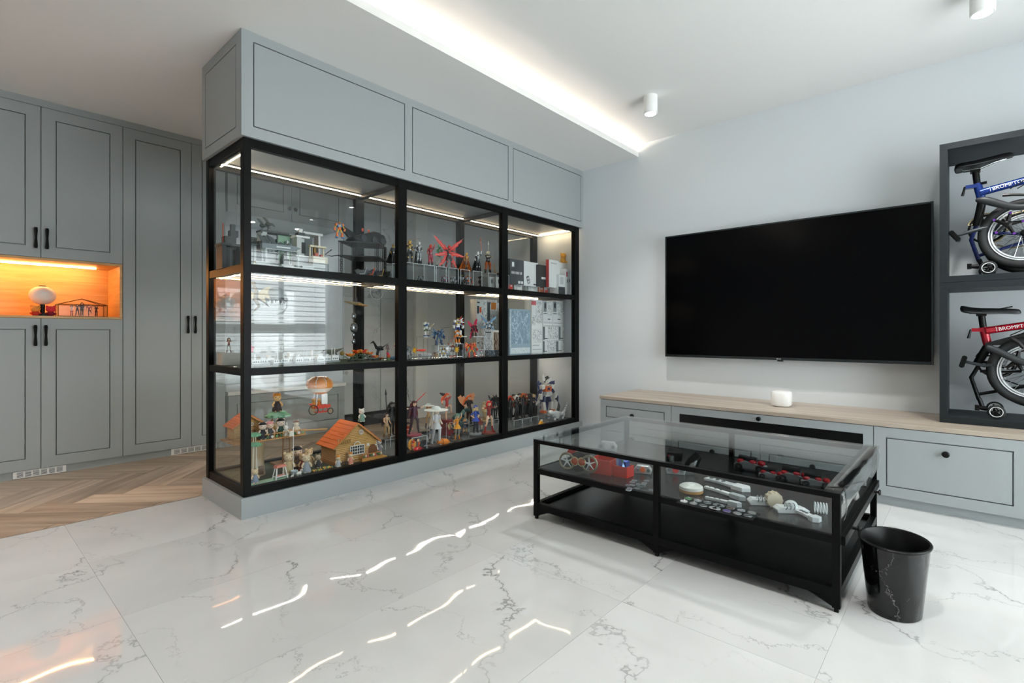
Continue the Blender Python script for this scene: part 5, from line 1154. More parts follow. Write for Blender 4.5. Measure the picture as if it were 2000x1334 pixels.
def burst(u, v, y, r, col, label):
    x = XA(u, y); z = ZA(v, x, y); t = thing('effect_burst', label, 'effect part', (x, y, z), 0, 'translucent burst pieces')
    b = B().m(C(col, .25)).sph((0, 0, 0), (r*.55, r*.4, r*.55), 10, 7)
    b.obj('core', t, local=True)
    for k in range(9): a = 2*pi*k/9; B().m(C(col, .25)).tube([(cos(a)*r*.4, 0, sin(a)*r*.4), (cos(a)*r*(1.0+.25*(k % 2)), -.01, sin(a)*r*(1.0+.25*(k % 2)))], [r*.22, .001], 5).obj('ray', t, local=True)
    B().m(ACRYL).cyl((0, 0, SH1-z), (0, 0, -r*.4), .002, n=6).obj('support_rod', t, local=True)
    return t
t = burst(809, 684, 3.05, .022, 'e8b020', 'yellow burst effect piece with a red beam, left in the middle row')
B().m(C('f04a3a', .3)).tube([(.01, -.02, 0), (.06, -.02, -.002), (.09, -.02, 0)], [.006, .009, .005], 8).obj('beam', t, local=True)
burst(891, 683, 3.03, .026, 'd8a828', 'clear amber burst effect piece under the middle acrylic table')
o = B().m(C('d9dcdd', .6)).sph((0, 0, .02), (.05, .03, .022), 12, 7).sph((.045, 0, .016), (.03, .025, .018), 10, 6).obj('smoke_puff', loc=(0, 0, 0)); o.location = (XA(828, 3.22), 3.22, SH1+.002); tag(o, 'white smoke puff effect piece behind the left acrylic table', 'effect part')
# boxed figures behind
PB = print_mat('toy_print', 'e9ebe9', '55595c', 60, .56, second='d8682a'); PC = print_mat('toy_print_mono', 'e4e7e8', '4a4d50', 70, .55); PE = print_mat('manga_print', 'eceeee', '5a5e60', 75, .535)
GX = 'boxes on the middle shelf'
OR_ = M('e8602a', .4); GY = M('8a9094', .4)
carton(930.5, 951, 585, 0, 3.33, .08, 'tall white box with a dark gadget picture, left of two tall boxes behind the robots', WK, z=SH1, group=GX, marks=[('picture', (.5, .95, .42, .98), PB), ('print_block', (.28, .46, .76, .86), OR_), ('gadget_print', (.06, .24, .74, .88), DK), ('text_print', (.05, .3, .93, .955), DK), ('text_print', (.1, .4, .2, .22), DK)])
carton(951.3, 971, 585.5, 0, 3.34, .08, 'tall white box with an orange figure picture, right of two tall boxes behind the robots', PB, z=SH1, group=GX, marks=[('gadget_print', (.02, .3, .5, .95), M('4a4f54', .4)), ('print_block', (.4, .9, .82, .95), M('c8762a', .4))])
carton(972, 990, 592, 0, 3.35, .07, 'white box with a yellow-edged gadget picture beside the right post', WK, z=SH1, group=GX, marks=[('gadget_print', (.1, .5, .6, .86), M('d8a83a', .4)), ('print_block', (.3, .8, .88, .94), OR_)])
carton(945, 962, 643, 0, 3.12, .06, 'white box printed with small black figures, front of the tall boxes', PC, z=SH1, group=GX, marks=[('text_print', (.2, .8, .86, .9), DK)])
carton(962, 983, 645, 0, 3.16, .06, 'cream framed box holding a brown figurine picture', M('d8d2c4', .4), z=SH1, group=GX, marks=[('picture', (.1, .9, .08, .92), print_mat('brown_print', '9a8a7a', '4a2a22', 20, .52))])
carton(957, 978, 684, 0, 3.0, .06, 'small dark blue picture box lying at the front right of the middle bay', print_mat('blue_print', '3a4650', 'a8b8c0', 40, .58), z=SH1, group=GX)
# right bay boxes
t = carton(995, 1036.5, 604, 0, 3.05, .09, 'large steel-blue box with a pale crackled picture and white foot band', M('8fa6b4', .35), z=SH1, group=GX, marks=[('picture', (.1, .96, .24, .96), print_mat('crackle_print', '7892a4', 'c3d4de', 16, .56, lines=True)), ('foot_band', (.04, .96, .02, .15), print_mat('foot_print', 'd4dcdf', 'a8b4ba', 70, .58)), ('spine_band', (.0, .08, .16, .98), print_mat('spine_print', '9db2be', 'd0dbe0', 80, .5))])
carton(1038, 1059.5, 586, 0, 3.12, .09, 'tall white box with red lettering and a black figure outline, upper row', WK, z=ZA(643, XA(1049, 3.12), 3.12), group=GX, marks=[('red_print', (.0, .4, .82, .96), M('d05a62', .4)), ('picture', (.4, .98, .2, .95), PE), ('picture', (.05, .35, .12, .5), PE)])
carton(1038, 1059.5, 643.3, 0, 3.12, .09, 'white box with several figure outlines below the red-lettered box', WK, z=SH1, group=GX, marks=[('picture', (.1, .95, .45, .97), PE), ('text_print', (.1, .7, .32, .35), GY), ('text_print', (.1, .9, .15, .17), GY)])
zr1 = ZA(636.5, XA(1090, 3.12), 3.12); zr2 = ZA(664.5, XA(1090, 3.12), 3.12)
for k, (a, c) in enumerate(((1060.5, 1079), (1079.3, 1099), (1099.3, 1120))):
    carton(a, c, 588, 0, 3.12, .09, 'grey-banded white box with a grid of small figures, %s of the top row of three' % ('left', 'middle', 'right')[k], WK, z=zr1+.0005, group=GX, marks=[('picture', (.05, .38, .55, .97), M('8c9499', .4)), ('figure_print', (.15, .3, .7, .9), DK), ('picture', (.45, .97, .42, .97), PE), ('text_print', (.05, .4, .47, .5), DK), ('text_print', (.5, .75, .24, .28), DK), ('text_print', (.1, .95, .1, .12), GY)])
for k, (a, c, vt, zz, w) in enumerate(((1060.5, 1091, 637, zr2+.0005, 'left of the second row'), (1091.3, 1119, 637, zr2+.0005, 'right of the second row'), (1060.5, 1086, 665, SH1, 'left of the bottom row'), (1086.3, 1120, 665, SH1, 'right of the bottom row'))):
    carton(a, c, vt, 0, 3.12, .09, 'white box with a slanting ink warrior drawing, ' + w, WK, z=zz, group=GX, marks=[('picture', (.3, .98, .1, .98), PE), ('shade_print', (.0, .12, .05, .95), M('6a7074', .4)), ('text_print', (.08, .3, .1, .16), DK)])
# ================================================================ BOTTOM ROW, LEFT BAY: toy village
o = boxo('display_mat', None, M('3e4a36', .85), 1.135, 2.078, 2.955, 3.44, FL+.0005, FL+.006, loc=(1.6, 3.2, FL)); tag(o, 'dark green mat under the toy village on the case floor', 'mat')
GZ = FL+.0065
RED_T, LOG, LOGD = C('ee7a2e', .6), C('cfa566', .6), C('a87a3e', .6)
def log_house(label, x, y, z, w, d, hw, hr, rz, extra=None, rows=10):
    """log cabin: gable front on -y side; stacked half-round logs, shingled pitched roof"""
    t = thing('toy_house', label, 'toy house', (x, y, z), rz)
    body = boxo_local('wall_core', t, LOGD, -w/2+.006, w/2-.006, -d/2+.006, d/2-.006, 0, hw)
    r = hw/rows/2
    for k in range(rows):
        zc = r + 2*r*k
        for s in (-1, 1): B().m(LOG).cyl((-w/2, s*(d/2-.006), zc), (w/2, s*(d/2-.006), zc), r, n=6).obj('log', body, local=True)
        for s in (-1, 1): B().m(LOG).cyl((s*(w/2-.006), -d/2, zc), (s*(w/2-.006), d/2, zc), r, n=6).obj('log', body, local=True)
    gab = B().m(LOGD).prism([(-w/2+.004, hw), (w/2-.004, hw), (0, hw+hr)], 'y', -d/2+.006, d/2-.006).obj('gable', t, smooth=False, local=True)
    n = int(hr/(2*r))
    for k in range(n):
        zc = hw + r + 2*r*k; hw2 = (w/2)*(1-(zc-hw)/hr)-.002
        for s in (-1, 1): B().m(LOG).cyl((-hw2, s*(d/2-.006), zc), (hw2, s*(d/2-.006), zc), r, n=6).obj('log', gab, local=True)
    ov = .018; L_ = math.hypot(w/2, hr); L2 = L_*1.16
    for s in (-1, 1):
        roof = B().m(RED_T); ux, uz = s*(w/2)/L_, -hr/L_; nx, nz = s*hr/L_, (w/2)/L_
        P = lambda q, e, yy: (ux*q + nx*e, yy, hw+hr+uz*q + nz*e)
        y0, y1 = -d/2-ov, d/2+ov
        roof.add([P(0, .001, y0), P(L2, .001, y0), P(L2, .001, y1), P(0, .001, y1), P(0, .006, y0), P(L2, .006, y0), P(L2, .006, y1), P(0, .006, y1)], [(0,1,2,3),(7,6,5,4),(0,4,5,1),(1,5,6,2),(2,6,7,3),(3,7,4,0)])
        ro = roof.obj('roof_side', t, smooth=False, local=True)
        m_ = 7
        for k in range(m_):
            q0, q1 = L2*k/m_, L2*(k+1)/m_
            B().m(RED_T).add([P(q0, .006, y0), P(q1, .006, y0), P(q1, .006, y1), P(q0, .006, y1), P(q0, .0065, y0), P(q1, .0095, y0), P(q1, .0095, y1), P(q0, .0065, y1)], [(0,1,2,3),(7,6,5,4),(0,4,5,1),(1,5,6,2),(2,6,7,3),(3,7,4,0)]).obj('shingle_row', ro, smooth=False, local=True)
    for s in (-1, 1):
        B().m(C('b8884a')).tube([(s*w/2*1.14, -d/2-ov, hw-.14*hr), (0, -d/2-ov, hw+hr)], .005, 5).obj('bargeboard', t, local=True)
    return t
def boxo_local(nm, t, mat, *b): return B().m(mat).box(*b).obj(nm, t, smooth=False, local=True)
def frame_window(t, x, y, z, w, h, nx, nz, arch=True):
    f = B().m(WHITE).box(x-w/2, x+w/2, y-.004, y, z, z+.004).box(x-w/2, x+w/2, y-.004, y, z+h-.004, z+h).box(x-w/2, x-w/2+.004, y-.004, y, z, z+h).box(x+w/2-.004, x+w/2, y-.004, y, z, z+h).obj('window_frame', t, smooth=False, local=True)
    for k in range(1, nx): B().m(WHITE).box(x-w/2+k*w/nx-.0013, x-w/2+k*w/nx+.0013, y-.003, y, z+.004, z+h-.004).obj('glazing_bar', f, smooth=False, local=True)
    for k in range(1, nz): B().m(WHITE).box(x-w/2+.004, x+w/2-.004, y-.003, y, z+k*h/nz-.0013, z+k*h/nz+.0013).obj('glazing_bar', f, smooth=False, local=True)
    B().m(M('3a3a34', .2)).box(x-w/2+.004, x+w/2-.004, y-.001, y+.001, z+.004, z+h-.004).obj('pane', f, smooth=False, local=True)
    if arch: B().m(WHITE).torus((x, y-.002, z+h), w*.22, .0025, 14, 5, 'y', a0=0, a1=pi).obj('window_arch', f, local=True)
hx, hy = XA(682, 3.13), 3.13
H = log_house('large toy log cabin with a bright orange shingled roof in the left bay', hx, hy, GZ+.012, .30, .2, .115, .125, -.02)
boxo_local('floor_board', H, LOGD, -.165, .165, -.115, .115, -.012, 0)
frame_window(H, .0, -.1035, .035, .105, .062, 6, 3)
f = B().m(WHITE).torus((.03, -.104, .18), .014, .0028, 18, 6, 'y').obj('round_window', H, local=True)
B().m(WHITE).box(.017, .043, -.106, -.103, .179, .181).box(.029, .031, -.106, -.103, .167, .193).obj('glazing_cross', f, smooth=False, local=True)
f = B().m(C('7a4a22')).prism([(.085, .0), (.15, .0), (.15, .06), (.13, .085), (.105, .085), (.085, .06)], 'y', -.1045, -.1025).obj('archway', H, smooth=False, local=True)
# roof dormer with balcony on the left slope
d_ = B().m(C('e8762a')).prism([(-.06, .0), (.0, .0), (-.03, .045)], 'y', -.09, -.03).obj('dormer', H, smooth=False, local=True); d_.location = (-.06, 0, .135)
bl = B().m(LOGD).box(-.14, -.05, -.11, -.03, .118, .124).obj('balcony', H, smooth=False, local=True)
for k in range(7): B().m(LOG).box(-.14+.0145*k, -.135+.0145*k, -.112, -.108, .124, .148).obj('baluster', bl, smooth=False, local=True)
B().m(LOG).box(-.142, -.046, -.113, -.107, .148, .153).obj('handrail', bl, smooth=False, local=True)
t = thing('toy_brick', 'white building brick with round studs on the cabin balcony', 'brick', (hx-.095, hy-.07, GZ+.137))
B().m(WHITE).box(-.03, .03, -.012, .012, 0, .022).obj('block', t, smooth=False, local=True)
for k in range(4): B().m(WHITE).cyl((-.022+.0147*k, 0, .022), (-.022+.0147*k, 0, .027), .0055, n=10).obj('stud', t, local=True)
# front porch with fence and steps, right of the cabin
px_, py_ = XA(722, 3.03), 3.03
t = thing('toy_porch', 'small honey-coloured toy porch with flower boxes and steps beside the cabin', 'toy porch', (px_, py_, GZ), -.02); HON = C('cf8f3a', .6)
boxo_local('deck', t, HON, -.085, .06, -.05, .05, 0, .022)
for k in range(3): boxo_local('step', t, HON, .06+.016*k, .076+.016*k, -.045, .045, 0, .02-.006*k)
for y0 in (-.05,):
    r_ = boxo_local('fence_rail', t, C('b87a30'), -.085, .06, y0, y0+.005, .044, .05)
    for k in range(13): B().m(C('b87a30')).box(-.083+.0112*k, -.079+.0112*k, y0, y0+.004, .022, .044).obj('picket', r_, smooth=False, local=True)
for k in range(10): B().m(C(('5d7a48', 'e8d8c0', 'd86a5a', '4a5a3a')[k % 4], .8)).sph((-.075+.0145*k, -.054, .034+.004*(k % 2)), (.008, .006, .009), 7, 5).obj('blossom', t, local=True)
# tree house on the left
tx, ty = XA(497, 3.2), 3.2
zp = ZA(858, tx, ty)
t = thing('tree_house', 'toy tree house on a brown trunk with a railed platform, ladder and leafy crown', 'toy house', (tx, ty, GZ)); TR = C('a8906c', .7)
hp = zp-GZ
B().m(TR).lathe([(.062, 0), (.055, .03), (.05, hp*.5), (.056, hp-.01), (.06, hp)], 16, (-.0, 0, 0)).obj('trunk', t, local=True)
boxo_local('door', t, C('6a4a2c'), -.0, .03, -.0595, -.05, .01, .06)
boxo_local('platform', t, C('b07a34'), -.15, .27, -.10, .12, hp, hp+.009)
fr = boxo_local('railing', t, C('c48a3a'), .02, .27, -.10, -.095, hp+.034, hp+.039)
for k in range(15): B().m(C('c48a3a')).box(.022+.0172*k, .026+.0172*k, -.10, -.096, hp+.009, hp+.034).obj('baluster', fr, smooth=False, local=True)
for k in range(9): B().m(C(('4a6a42', 'e8e0d0', '6a8a54')[k % 3], .8)).sph((.035+.027*k, -.103, hp+.02), (.01, .006, .009), 7, 5).obj('garland', fr, local=True)
ld = B().m(C('8a6030')).tube([(.145, -.05, .02), (.16, -.03, hp)], .0035, 6).tube([(.19, -.05, .02), (.2, -.03, hp)], .0035, 6).obj('ladder', t, local=True)
for k in range(6): B().m(C('8a6030')).cyl((.145+.0025*k, -.05+.0035*k, .03+.02*k), (.19+.0017*k, -.05+.0035*k, .03+.02*k), .0028, n=6).obj('rung', ld, local=True)
boxo_local('lower_landing', t, C('a8763a'), .09, .22, -.08, .0, .052, .06)
for a in (.1, .21): boxo_local('landing_post', t, C('8a6030'), a-.005, a+.005, -.075, -.065, 0, .052)
LF = C('7fb890', .8)
B().m(C('c49a58', .7)).tube([(.125, .03, hp), (.135, .03, hp+.04), (.155, .03, hp+.08), (.165, .03, hp+.115)], [.022, .017, .013, .009], 10).tube([(.135, .03, hp+.05), (.115, .03, hp+.1)], [.01, .006], 8).obj('branch', t, local=True)
crown = B().m(LF).lathe([(.012, -.012), (.06, -.004), (.066, .006), (.045, .022), (.014, .028)], 14, (.15, .02, hp+.125)).obj('leaf_crown', t, local=True)
for k in range(11): a = 2*pi*k/11; B().m(LF).sph((.15+.06*cos(a), .02+.06*sin(a), hp+.122), (.018, .018, .009), 7, 4).obj('leaf', crown, local=True)
H2 = log_house('small toy log hut with an orange roof on the tree house platform', XA(480, 3.25), 3.25, zp+.0095, .17, .12, .078, .06, -.02, rows=8)
boxo_local('door', H2, C('9a6a30'), .0, .035, -.0605, -.056, 0, .05); f = B().m(WHITE).torus((.015, -.0605, .085), .008, .002, 14, 5, 'y').obj('round_window', H2, local=True)
# two small flat-topped trees
for u, vt, w, y in ((497, 845, 'taller', 3.06), (498, 864, 'shorter', 3.02)):
    x = XA(u, y); h = ZA(vt, x, y)-GZ; t = thing('toy_tree', '%s of two flat-topped green toy trees by the corner post' % w, 'toy tree', (x, y, GZ), 0, 'flat-topped toy trees')
    B().m(C('d9d2c0')).cyl((-.012, 0, 0), (-.006, 0, h-.02), .003, n=6).cyl((.012, 0, 0), (.006, 0, h-.02), .003, n=6).obj('stem', t, local=True)
    cw = B().m(LF).lathe([(.01, h-.022), (.03, h-.02), (.033, h-.012), (.022, h-.002), (.006, h)], 14).obj('leaf_crown', t, local=True)
    for k in range(8): a = 2*pi*k/8; B().m(LF).sph((.029*cos(a), .029*sin(a), h-.015), (.01, .01, .007), 7, 4).obj('leaf', cw, local=True)
o = B().m(C('a9cfae', .7)).prism([(-.07, -.03), (.12, -.02), (.15, .0), (.09, .03), (.0, .02), (-.07, .035)], 'z', 0, .008).obj('lawn_piece', loc=(0, 0, 0), smooth=False); o.location = (XA(512, 3.01), 3.005, GZ); tag(o, 'pale green flat lawn piece at the front left of the toy village', 'toy')
# plank bridge between tree house and cabin
o = B().m(C('c99a5a')).cyl((0, 0, 0), (.15, -.05, -.006), .006, n=8).obj('toy_plank', loc=(0, 0, 0)); o.location = (tx+.275, ty-.03, zp+.018); tag(o, 'thin wooden rail bridging the tree house platform and the cabin', 'toy')
# balloon with cart
bx0, by0 = XA(625, 3.12), 3.12; zb0 = ZA(807, bx0, by0)
t = thing('toy_balloon', 'orange toy hot-air balloon carrying a red wheeled cart, hanging in the left bay', 'toy balloon', (bx0, by0, zb0))
bal = B().m(C('f0902a', .4)).lathe([(.03, .125), (.055, .14), (.079, .17), (.083, .19), (.075, .213), (.05, .232), (.02, .238)], 24).obj('balloon', t, local=True)
B().m(C('efe4d2', .4)).lathe([(.034, .128), (.0585, .1425), (.0745, .16), (.0765, .166)], 24, caps=False).obj('lower_band', bal, local=True)
for k in range(8): a = 2*pi*k/8; B().m(C('e8dfd0')).tube([(.082*cos(a), .082*sin(a), .175), (.077*cos(a), .077*sin(a), .21), (.045*cos(a), .045*sin(a), .236)], .0028, 5).obj('seam', bal, local=True)
for a in (-.035, .035): 
    for c in (-.02, .02): B().m(WHITE).cyl((a, c, .052), (a*.8, c, .13), .0025, n=6).obj('strut', t, local=True)
B().m(WHITE).box(.0, .04, -.022, -.02, .06, .125).obj('lattice_screen', t, smooth=False, local=True)
RC = C('d83a1e', .4)
cart = B().m(RC).box(-.05, .06, -.025, .025, .034, .04).box(-.05, .06, -.026, -.023, .04, .055).box(-.05, .06, .023, .026, .04, .055).box(-.03, .05, -.02, .02, .006, .012).obj('cart', t, smooth=False, local=True)
for a in (-.02, .01, .04): B().m(RC).cyl((a, -.02, .01), (a, -.02, .036), .0025, n=6).obj('cart_post', cart, local=True)
B().m(RC).prism([(-.08, .066), (-.05, .05), (-.03, .055), (-.045, .068)], 'y', -.006, .006).obj('prow', t, smooth=False, local=True)
for a, r in ((-.06, .03), (.055, .018)):
    w = B().m(C('2a2016')).torus((a, -.032, r+.0 if a < 0 else .012), r, .003, 22, 6, 'y').obj('wheel', t, local=True); b = B().m(C('c89a4a'))
    for k in range(8): q = 2*pi*k/8; b.cyl((a, -.032, r if a < 0 else .012), (a+r*cos(q), -.032, (r if a < 0 else .012)+r*sin(q)), .0011, n=4)
    sp = b.obj('spokes', w, local=True); sp['kind'] = 'stuff'
B().m(M('d8dcdc')).cyl((0, 0, .238), (0, 0, LV[1][0]-zb0-.002), .0006, n=4).obj('thread', t, local=True)
bz = zb0+.0405
for u, w, c in ((613, 'left', 'd8862a'), (623, 'right', 'e8762a')):
    critter(u, 776, 0, 3.12, 'tiny animal figurine riding in the red balloon cart, %s of the two' % w, 'd8a05a', c, 'bear', z=bz)
# animal figurines and small dolls
plat = zp+.0095
critter(513, 822, 0, 3.12, 'dark-haired doll-like figurine in black at the left of the railed platform', 'efd8c4', '26262a', 'bear', z=plat, hat_='1a1a1c')
critter(527, 820, 0, 3.12, 'pink-haired small doll on the railed platform', 'efd0b8', '4a4a4e', 'bear', z=plat, hat_='f0a0a0')
critter(548, 814, 0, 3.13, 'black-haired tall doll in green on the railed platform', 'efd8c4', '2a4a3a', 'bear', z=plat, hat_='141416')
critter(558, 824, 0, 3.11, 'white rabbit figurine at the platform rail', 'f2ece2', 'c8c0b0', 'rabbit', z=plat)
critter(578, 818, 0, 3.13, 'cream cat figurine with a brown cap at the right platform end', 'f0e0c4', 'd8c0a0', 'cat', z=plat, hat_='7a4a2a')
critter(541, 764, 0, 3.20, 'orange fox-like figurine standing on the leafy crown', 'f0c080', '3a2a2a', 'cat', z=GZ+hp+.153, hat_='e8922a')
critter(706, 795, 0, 3.16, 'white bear figurine in green behind the cabin roof', 'f4efe4', '7fa89a', 'bear', z=GZ+.235)
critter(716, 853, 0, 3.05, 'white rabbit figurine in a pink dress on the porch', 'f4efe8', 'e8a090', 'rabbit', z=GZ+.0225); critter(731, 858, 0, 3.05, 'white bear figurine with a striped dress on the porch', 'f6f2ea', 'd87a6a', 'bear', z=GZ+.0225); critter(740, 855, 0, 3.08, 'small grey-white figurine at the back of the porch', 'e0dcd6', '8a8a90', 'cat', z=GZ+.0225)
critter(498, 913, 0, 3.0, 'beige bear figurine in blue check beside the corner post', 'e8cfa8', '8a9ab0', 'bear', z=GZ+.0085, seat=True)
critter(563, 878, 0, 3.08, 'cream bear figurine seated at the left of the picnic table', 'ecd2aa', 'c8b48a', 'bear', z=GZ, seat=True)
critter(572, 876, 0, 3.16, 'small cream rabbit figurine behind the picnic table', 'f0dcc0', 'b89a6a', 'rabbit', z=GZ)
critter(580, 868, 0, 3.14, 'black-haired doll in a brown jacket behind the picnic table', 'efd0b4', '5a3a24', 'bear', z=GZ, hat_='18161a')
critter(592, 880, 0, 3.06, 'tan bear figurine in a red dress right of the picnic table', 'dcb482', 'a84a3a', 'bear', z=GZ); critter(603, 872, 0, 3.15, 'large tan bear figurine near the ladder side of the cabin', 'e4c498', 'c8a87a', 'bear', z=GZ)
critter(598, 883, 0, 3.02, 'cream bear figurine in a grey dress at the front of the village', 'ecd6b4', '9aa0a8', 'bear', z=GZ)
critter(621, 884, 0, 3.08, 'crouching grey cat figurine by the cabin corner', 'c8b49a', '3a3a3e', 'cat', z=GZ, seat=True)
critter(660, 887, 0, 3.0, 'orange-capped figurine seated at the low bench table', 'f0d8b4', 'b8bcc0', 'bear', z=GZ, seat=True, hat_='e8922a'); critter(684, 881, 0, 3.0, 'orange-capped figurine in pink at the right of the low bench table', 'f0d8b4', 'e0907a', 'bear', z=GZ, seat=True, hat_='d8802a')
def low_table(u, y, w, d, h, col, label):
    x = XA(u, y); t = thing('toy_table', label, 'toy table', (x, y, GZ), 0, 'toy tables')
    boxo_local('top', t, C(col), -w/2, w/2, -d/2, d/2, h-.005, h)
    for a in (-w/2+.004, w/2-.008):
        for c in (-d/2+.003, d/2-.007): boxo_local('leg', t, C(col), a, a+.004, c, c+.004, 0, h-.005)
low_table(578, 3.08, .06, .035, .042, 'b87a3a', 'small brown toy picnic table among the figurines'); low_table(672, 2.99, .045, .03, .024, '4a4038', 'low dark toy bench table in front of the cabin')
for k, u in enumerate((560, 567, 590)):
    x = XA(u, 3.12); t = thing('toy_chair', 'tiny brown toy chair at the picnic table, %s' % ('leftmost', 'second from the left', 'rightmost')[k], 'toy chair', (x, 3.12, GZ), .4*k, 'toy chairs')
    boxo_local('seat', t, C('a8642a'), -.011, .011, -.01, .01, .018, .022); boxo_local('backrest', t, C('a8642a'), -.011, .011, .008, .011, .022, .045)
    for a in (-.01, .008):
        for c in (-.009, .008): boxo_local('leg', t, C('a8642a'), a, a+.002, c, c+.002, 0, .018)
# swing seat, wash tub, dog, vegetable beds
x, y = XA(547, 2.99), 2.99; t = thing('toy_swing', 'white toy garden swing with a salmon canopy at the front', 'toy swing', (x, y, GZ), .15)
for s in (-.036, .036):
    for q in (-.02, .02): B().m(WHITE).cyl((s*1.05, q, 0), (s*.7, q*.4, .075), .0035, n=6).obj('frame_leg', t, local=True)
for q in (-.014, .014): B().m(WHITE).cyl((-.038, q, .02), (.038, q, .02), .003, n=6).obj('cross_bar', t, local=True)
B().m(C('e8907a', .7)).prism([(-.034, .072), (.034, .072), (.026, .086), (-.026, .086)], 'y', -.016, .016).obj('canopy', t, smooth=False, local=True)
B().m(C('e8a090', .7)).box(-.022, .022, -.012, .012, .018, .026).obj('seat', t, smooth=False, local=True)
for s in (-.018, .018): B().m(WHITE).cyl((s, 0, .024), (s, 0, .074), .0015, n=5).obj('hanger', t, local=True)
x, y = XA(575, 3.02), 3.02; t = thing('toy_tub', 'tilted white toy wash tub with blue stripes beside the swing', 'toy tub', (x, y, ZA(908, x, y)), 0)
B().m(C('dfe8ee')).lathe([(.012, -.01), (.018, .0), (.021, .016), (.018, .014), (.014, .0)], 16).obj('tub', t, local=True); B().m(C('9ab4d0')).lathe([(.0195, .006), (.0205, .009)], 16, caps=False).obj('stripe', t, local=True)
t.location.z = GZ+.0105
for u, w, c in ((584, 'larger', 'f0ece4'), (571, 'smaller', 'e8e4dc')):
    x = XA(u, 2.975); k = 1 if w == 'larger' else .55; t = thing('toy_dog', '%s white toy dog in front of the vegetable beds' % w, 'toy dog', (x, 2.975, GZ), .2, 'toy dogs')
    B().m(C(c, .8)).sph((0, 0, .018*k), (.018*k, .009*k, .01*k), 8, 6).obj('body', t, local=True); h_ = B().m(C(c, .8)).sph((.018*k, 0, .03*k), (.009*k,)*3, 8, 6).obj('head', t, local=True)
    B().m(C('7a5a4a', .8)).sph((.016*k, -.008*k, .03*k), (.004*k, .002*k, .007*k), 6, 5).obj('ear', h_, local=True)
    for a in (-.01, .01):
        for c_ in (-.005, .005): B().m(C(c, .8)).cyl((a*k, c_*k, 0), (a*k, c_*k, .014*k), .003*k, n=6).obj('leg', t, local=True)
for u, y, w, d, lab in ((622, 2.985, .075, .035, 'left'), (640, 3.0, .06, .04, 'right')):
    x = XA(u, y); t = thing('vegetable_bed', 'brown toy vegetable bed with little pumpkins and cabbages, %s one' % lab, 'toy garden', (x, y, GZ), -.1, 'toy vegetable beds')
    boxo_local('soil', t, C('6a4a2c', .9), -w/2, w/2, -d/2, d/2, 0, .006)
    for k in range(9): B().m(C(('e8a04a', '7a9a6a', 'd8c84a')[k % 3], .6)).sph((-w*.4+.8*w*(k % 5)/4, (-.25 if k < 5 else .25)*d, .010), (.006, .006, .0055), 7, 5).obj('vegetable', t, local=True)
x = XA(573, 3.05); t = thing('toy_post', 'slim white toy post carrying a cloth pouch by the platform', 'toy post', (x, 3.05, GZ)); h = ZA(835, x, 3.05)-GZ
B().m(WHITE).cyl((0, 0, 0), (0, 0, h), .002, n=6).obj('pole', t, local=True); B().m(C('e8e2d4', .8)).cb((-.012, 0, h-.035), (.028, .012, .03), None, .8).obj('pouch', t, local=True)

# ================================================================ BOTTOM ROW: figurines
GF = 'tall figurines in the bottom row'
def bf(*a, **k): k.setdefault('group', GF); return fig(*a, **k)
def riser(u, vb, y, w, label): x = XA(u, y); z = ZA(vb, x, y); stand_for(x, y, z, FL, w, w, label, 'acrylic risers in the bottom row'); return z
z = riser(756, 856, 3.25, .1, 'clear acrylic riser at the right end of the left bay under the pale robed figurine')
bf(755, 806, 0, 3.25, 'pale robed figurine with long dark hair right of the log cabin', '3a2a26', 'long', (SKIN, 'd8b890', 'c8a878', '8a6a4a'), 'walk', z=z)
bf(765, 785, 0, 3.27, 'slender black armoured figurine with a tall blade beside the left post', '26282a', 'long', ('8a8a8a', '1c1d1f', '26282a', '141516'), 'stand', z=FL+.085, extra=spear('2a2c2e', None, (-.16,-.05,.1), (-.2,-.03,1.2)))
stand_for(XA(765, 3.27), 3.27, FL+.085, FL, .08, .08, 'clear acrylic riser under the slender black armoured figurine', 'acrylic risers in the bottom row')
z = riser(808, 850, 3.07, .14, 'clear acrylic riser at the front left of the middle bay under the maroon-haired figurine')
bf(809, 783, 0, 3.07, 'maroon long-haired figurine in a purple suit with a red spear', '5a1a22', 'long', (SKIN, '4a2038', '3a2230', '2a1a28'), 'wide', z=z, base='a84a58', extra=spear('c8281a', None, (-.05,.02,.85), (.28,.0,1.12)))
z = riser(836, 835, 3.24, .12, 'clear acrylic riser behind the white-hatted figurine')
bf(837, 790, 0, 3.24, 'beige and orange figurine under a wide pale hat behind the white-hatted one', 'e8902a', 'bob', (SKIN, 'c8a070', 'b89868', '3a2a3a'), 'aim', z=z, extra=hat('c8d0cc', .26, .1))
bf(852, 797, 0, 3.01, 'white-haired figurine with a huge white hat and silver gown at the front', 'efe6d4', 'long', ('f4ddc8', 'e4e4e6', 'd4d8dc', 'c8ccd0'), 'walk', z=FL, base='4a3028', skirt='d9dce0', extra=hat('e8f0ec', .32, .11))
z = riser(873, 822, 3.28, .16, 'clear acrylic riser with a red front at the middle of the bottom row')
o = boxo('red_display_block', None, M('9a1f22', .3), XA(873, 3.28)-.035, XA(873, 3.28)+.03, 3.23, 3.32, FL+.0005, z-.0045, loc=(XA(873, 3.28), 3.28, FL)); tag(o, 'dark red block inside the clear riser below the dancing figurine', 'block')
bf(873, 768, 0, 3.28, 'dancing figurine with flowing orange-red hair on one leg', 'e05a2a', 'sweep', (SKIN, 'b8382e', SKIN, SKIN), 'kick', z=z, base='8a1f22', extra=wings('2a2c2e', [((-.05,.05,.9),(-.3,.05,1.0))], .12))
x, y = XA(897, 3.22), 3.22; t = thing('serpent_model', 'coiled teal and grey serpent model behind the orange dress figurine', 'model', (x, y, FL), 0)
pts = []; 
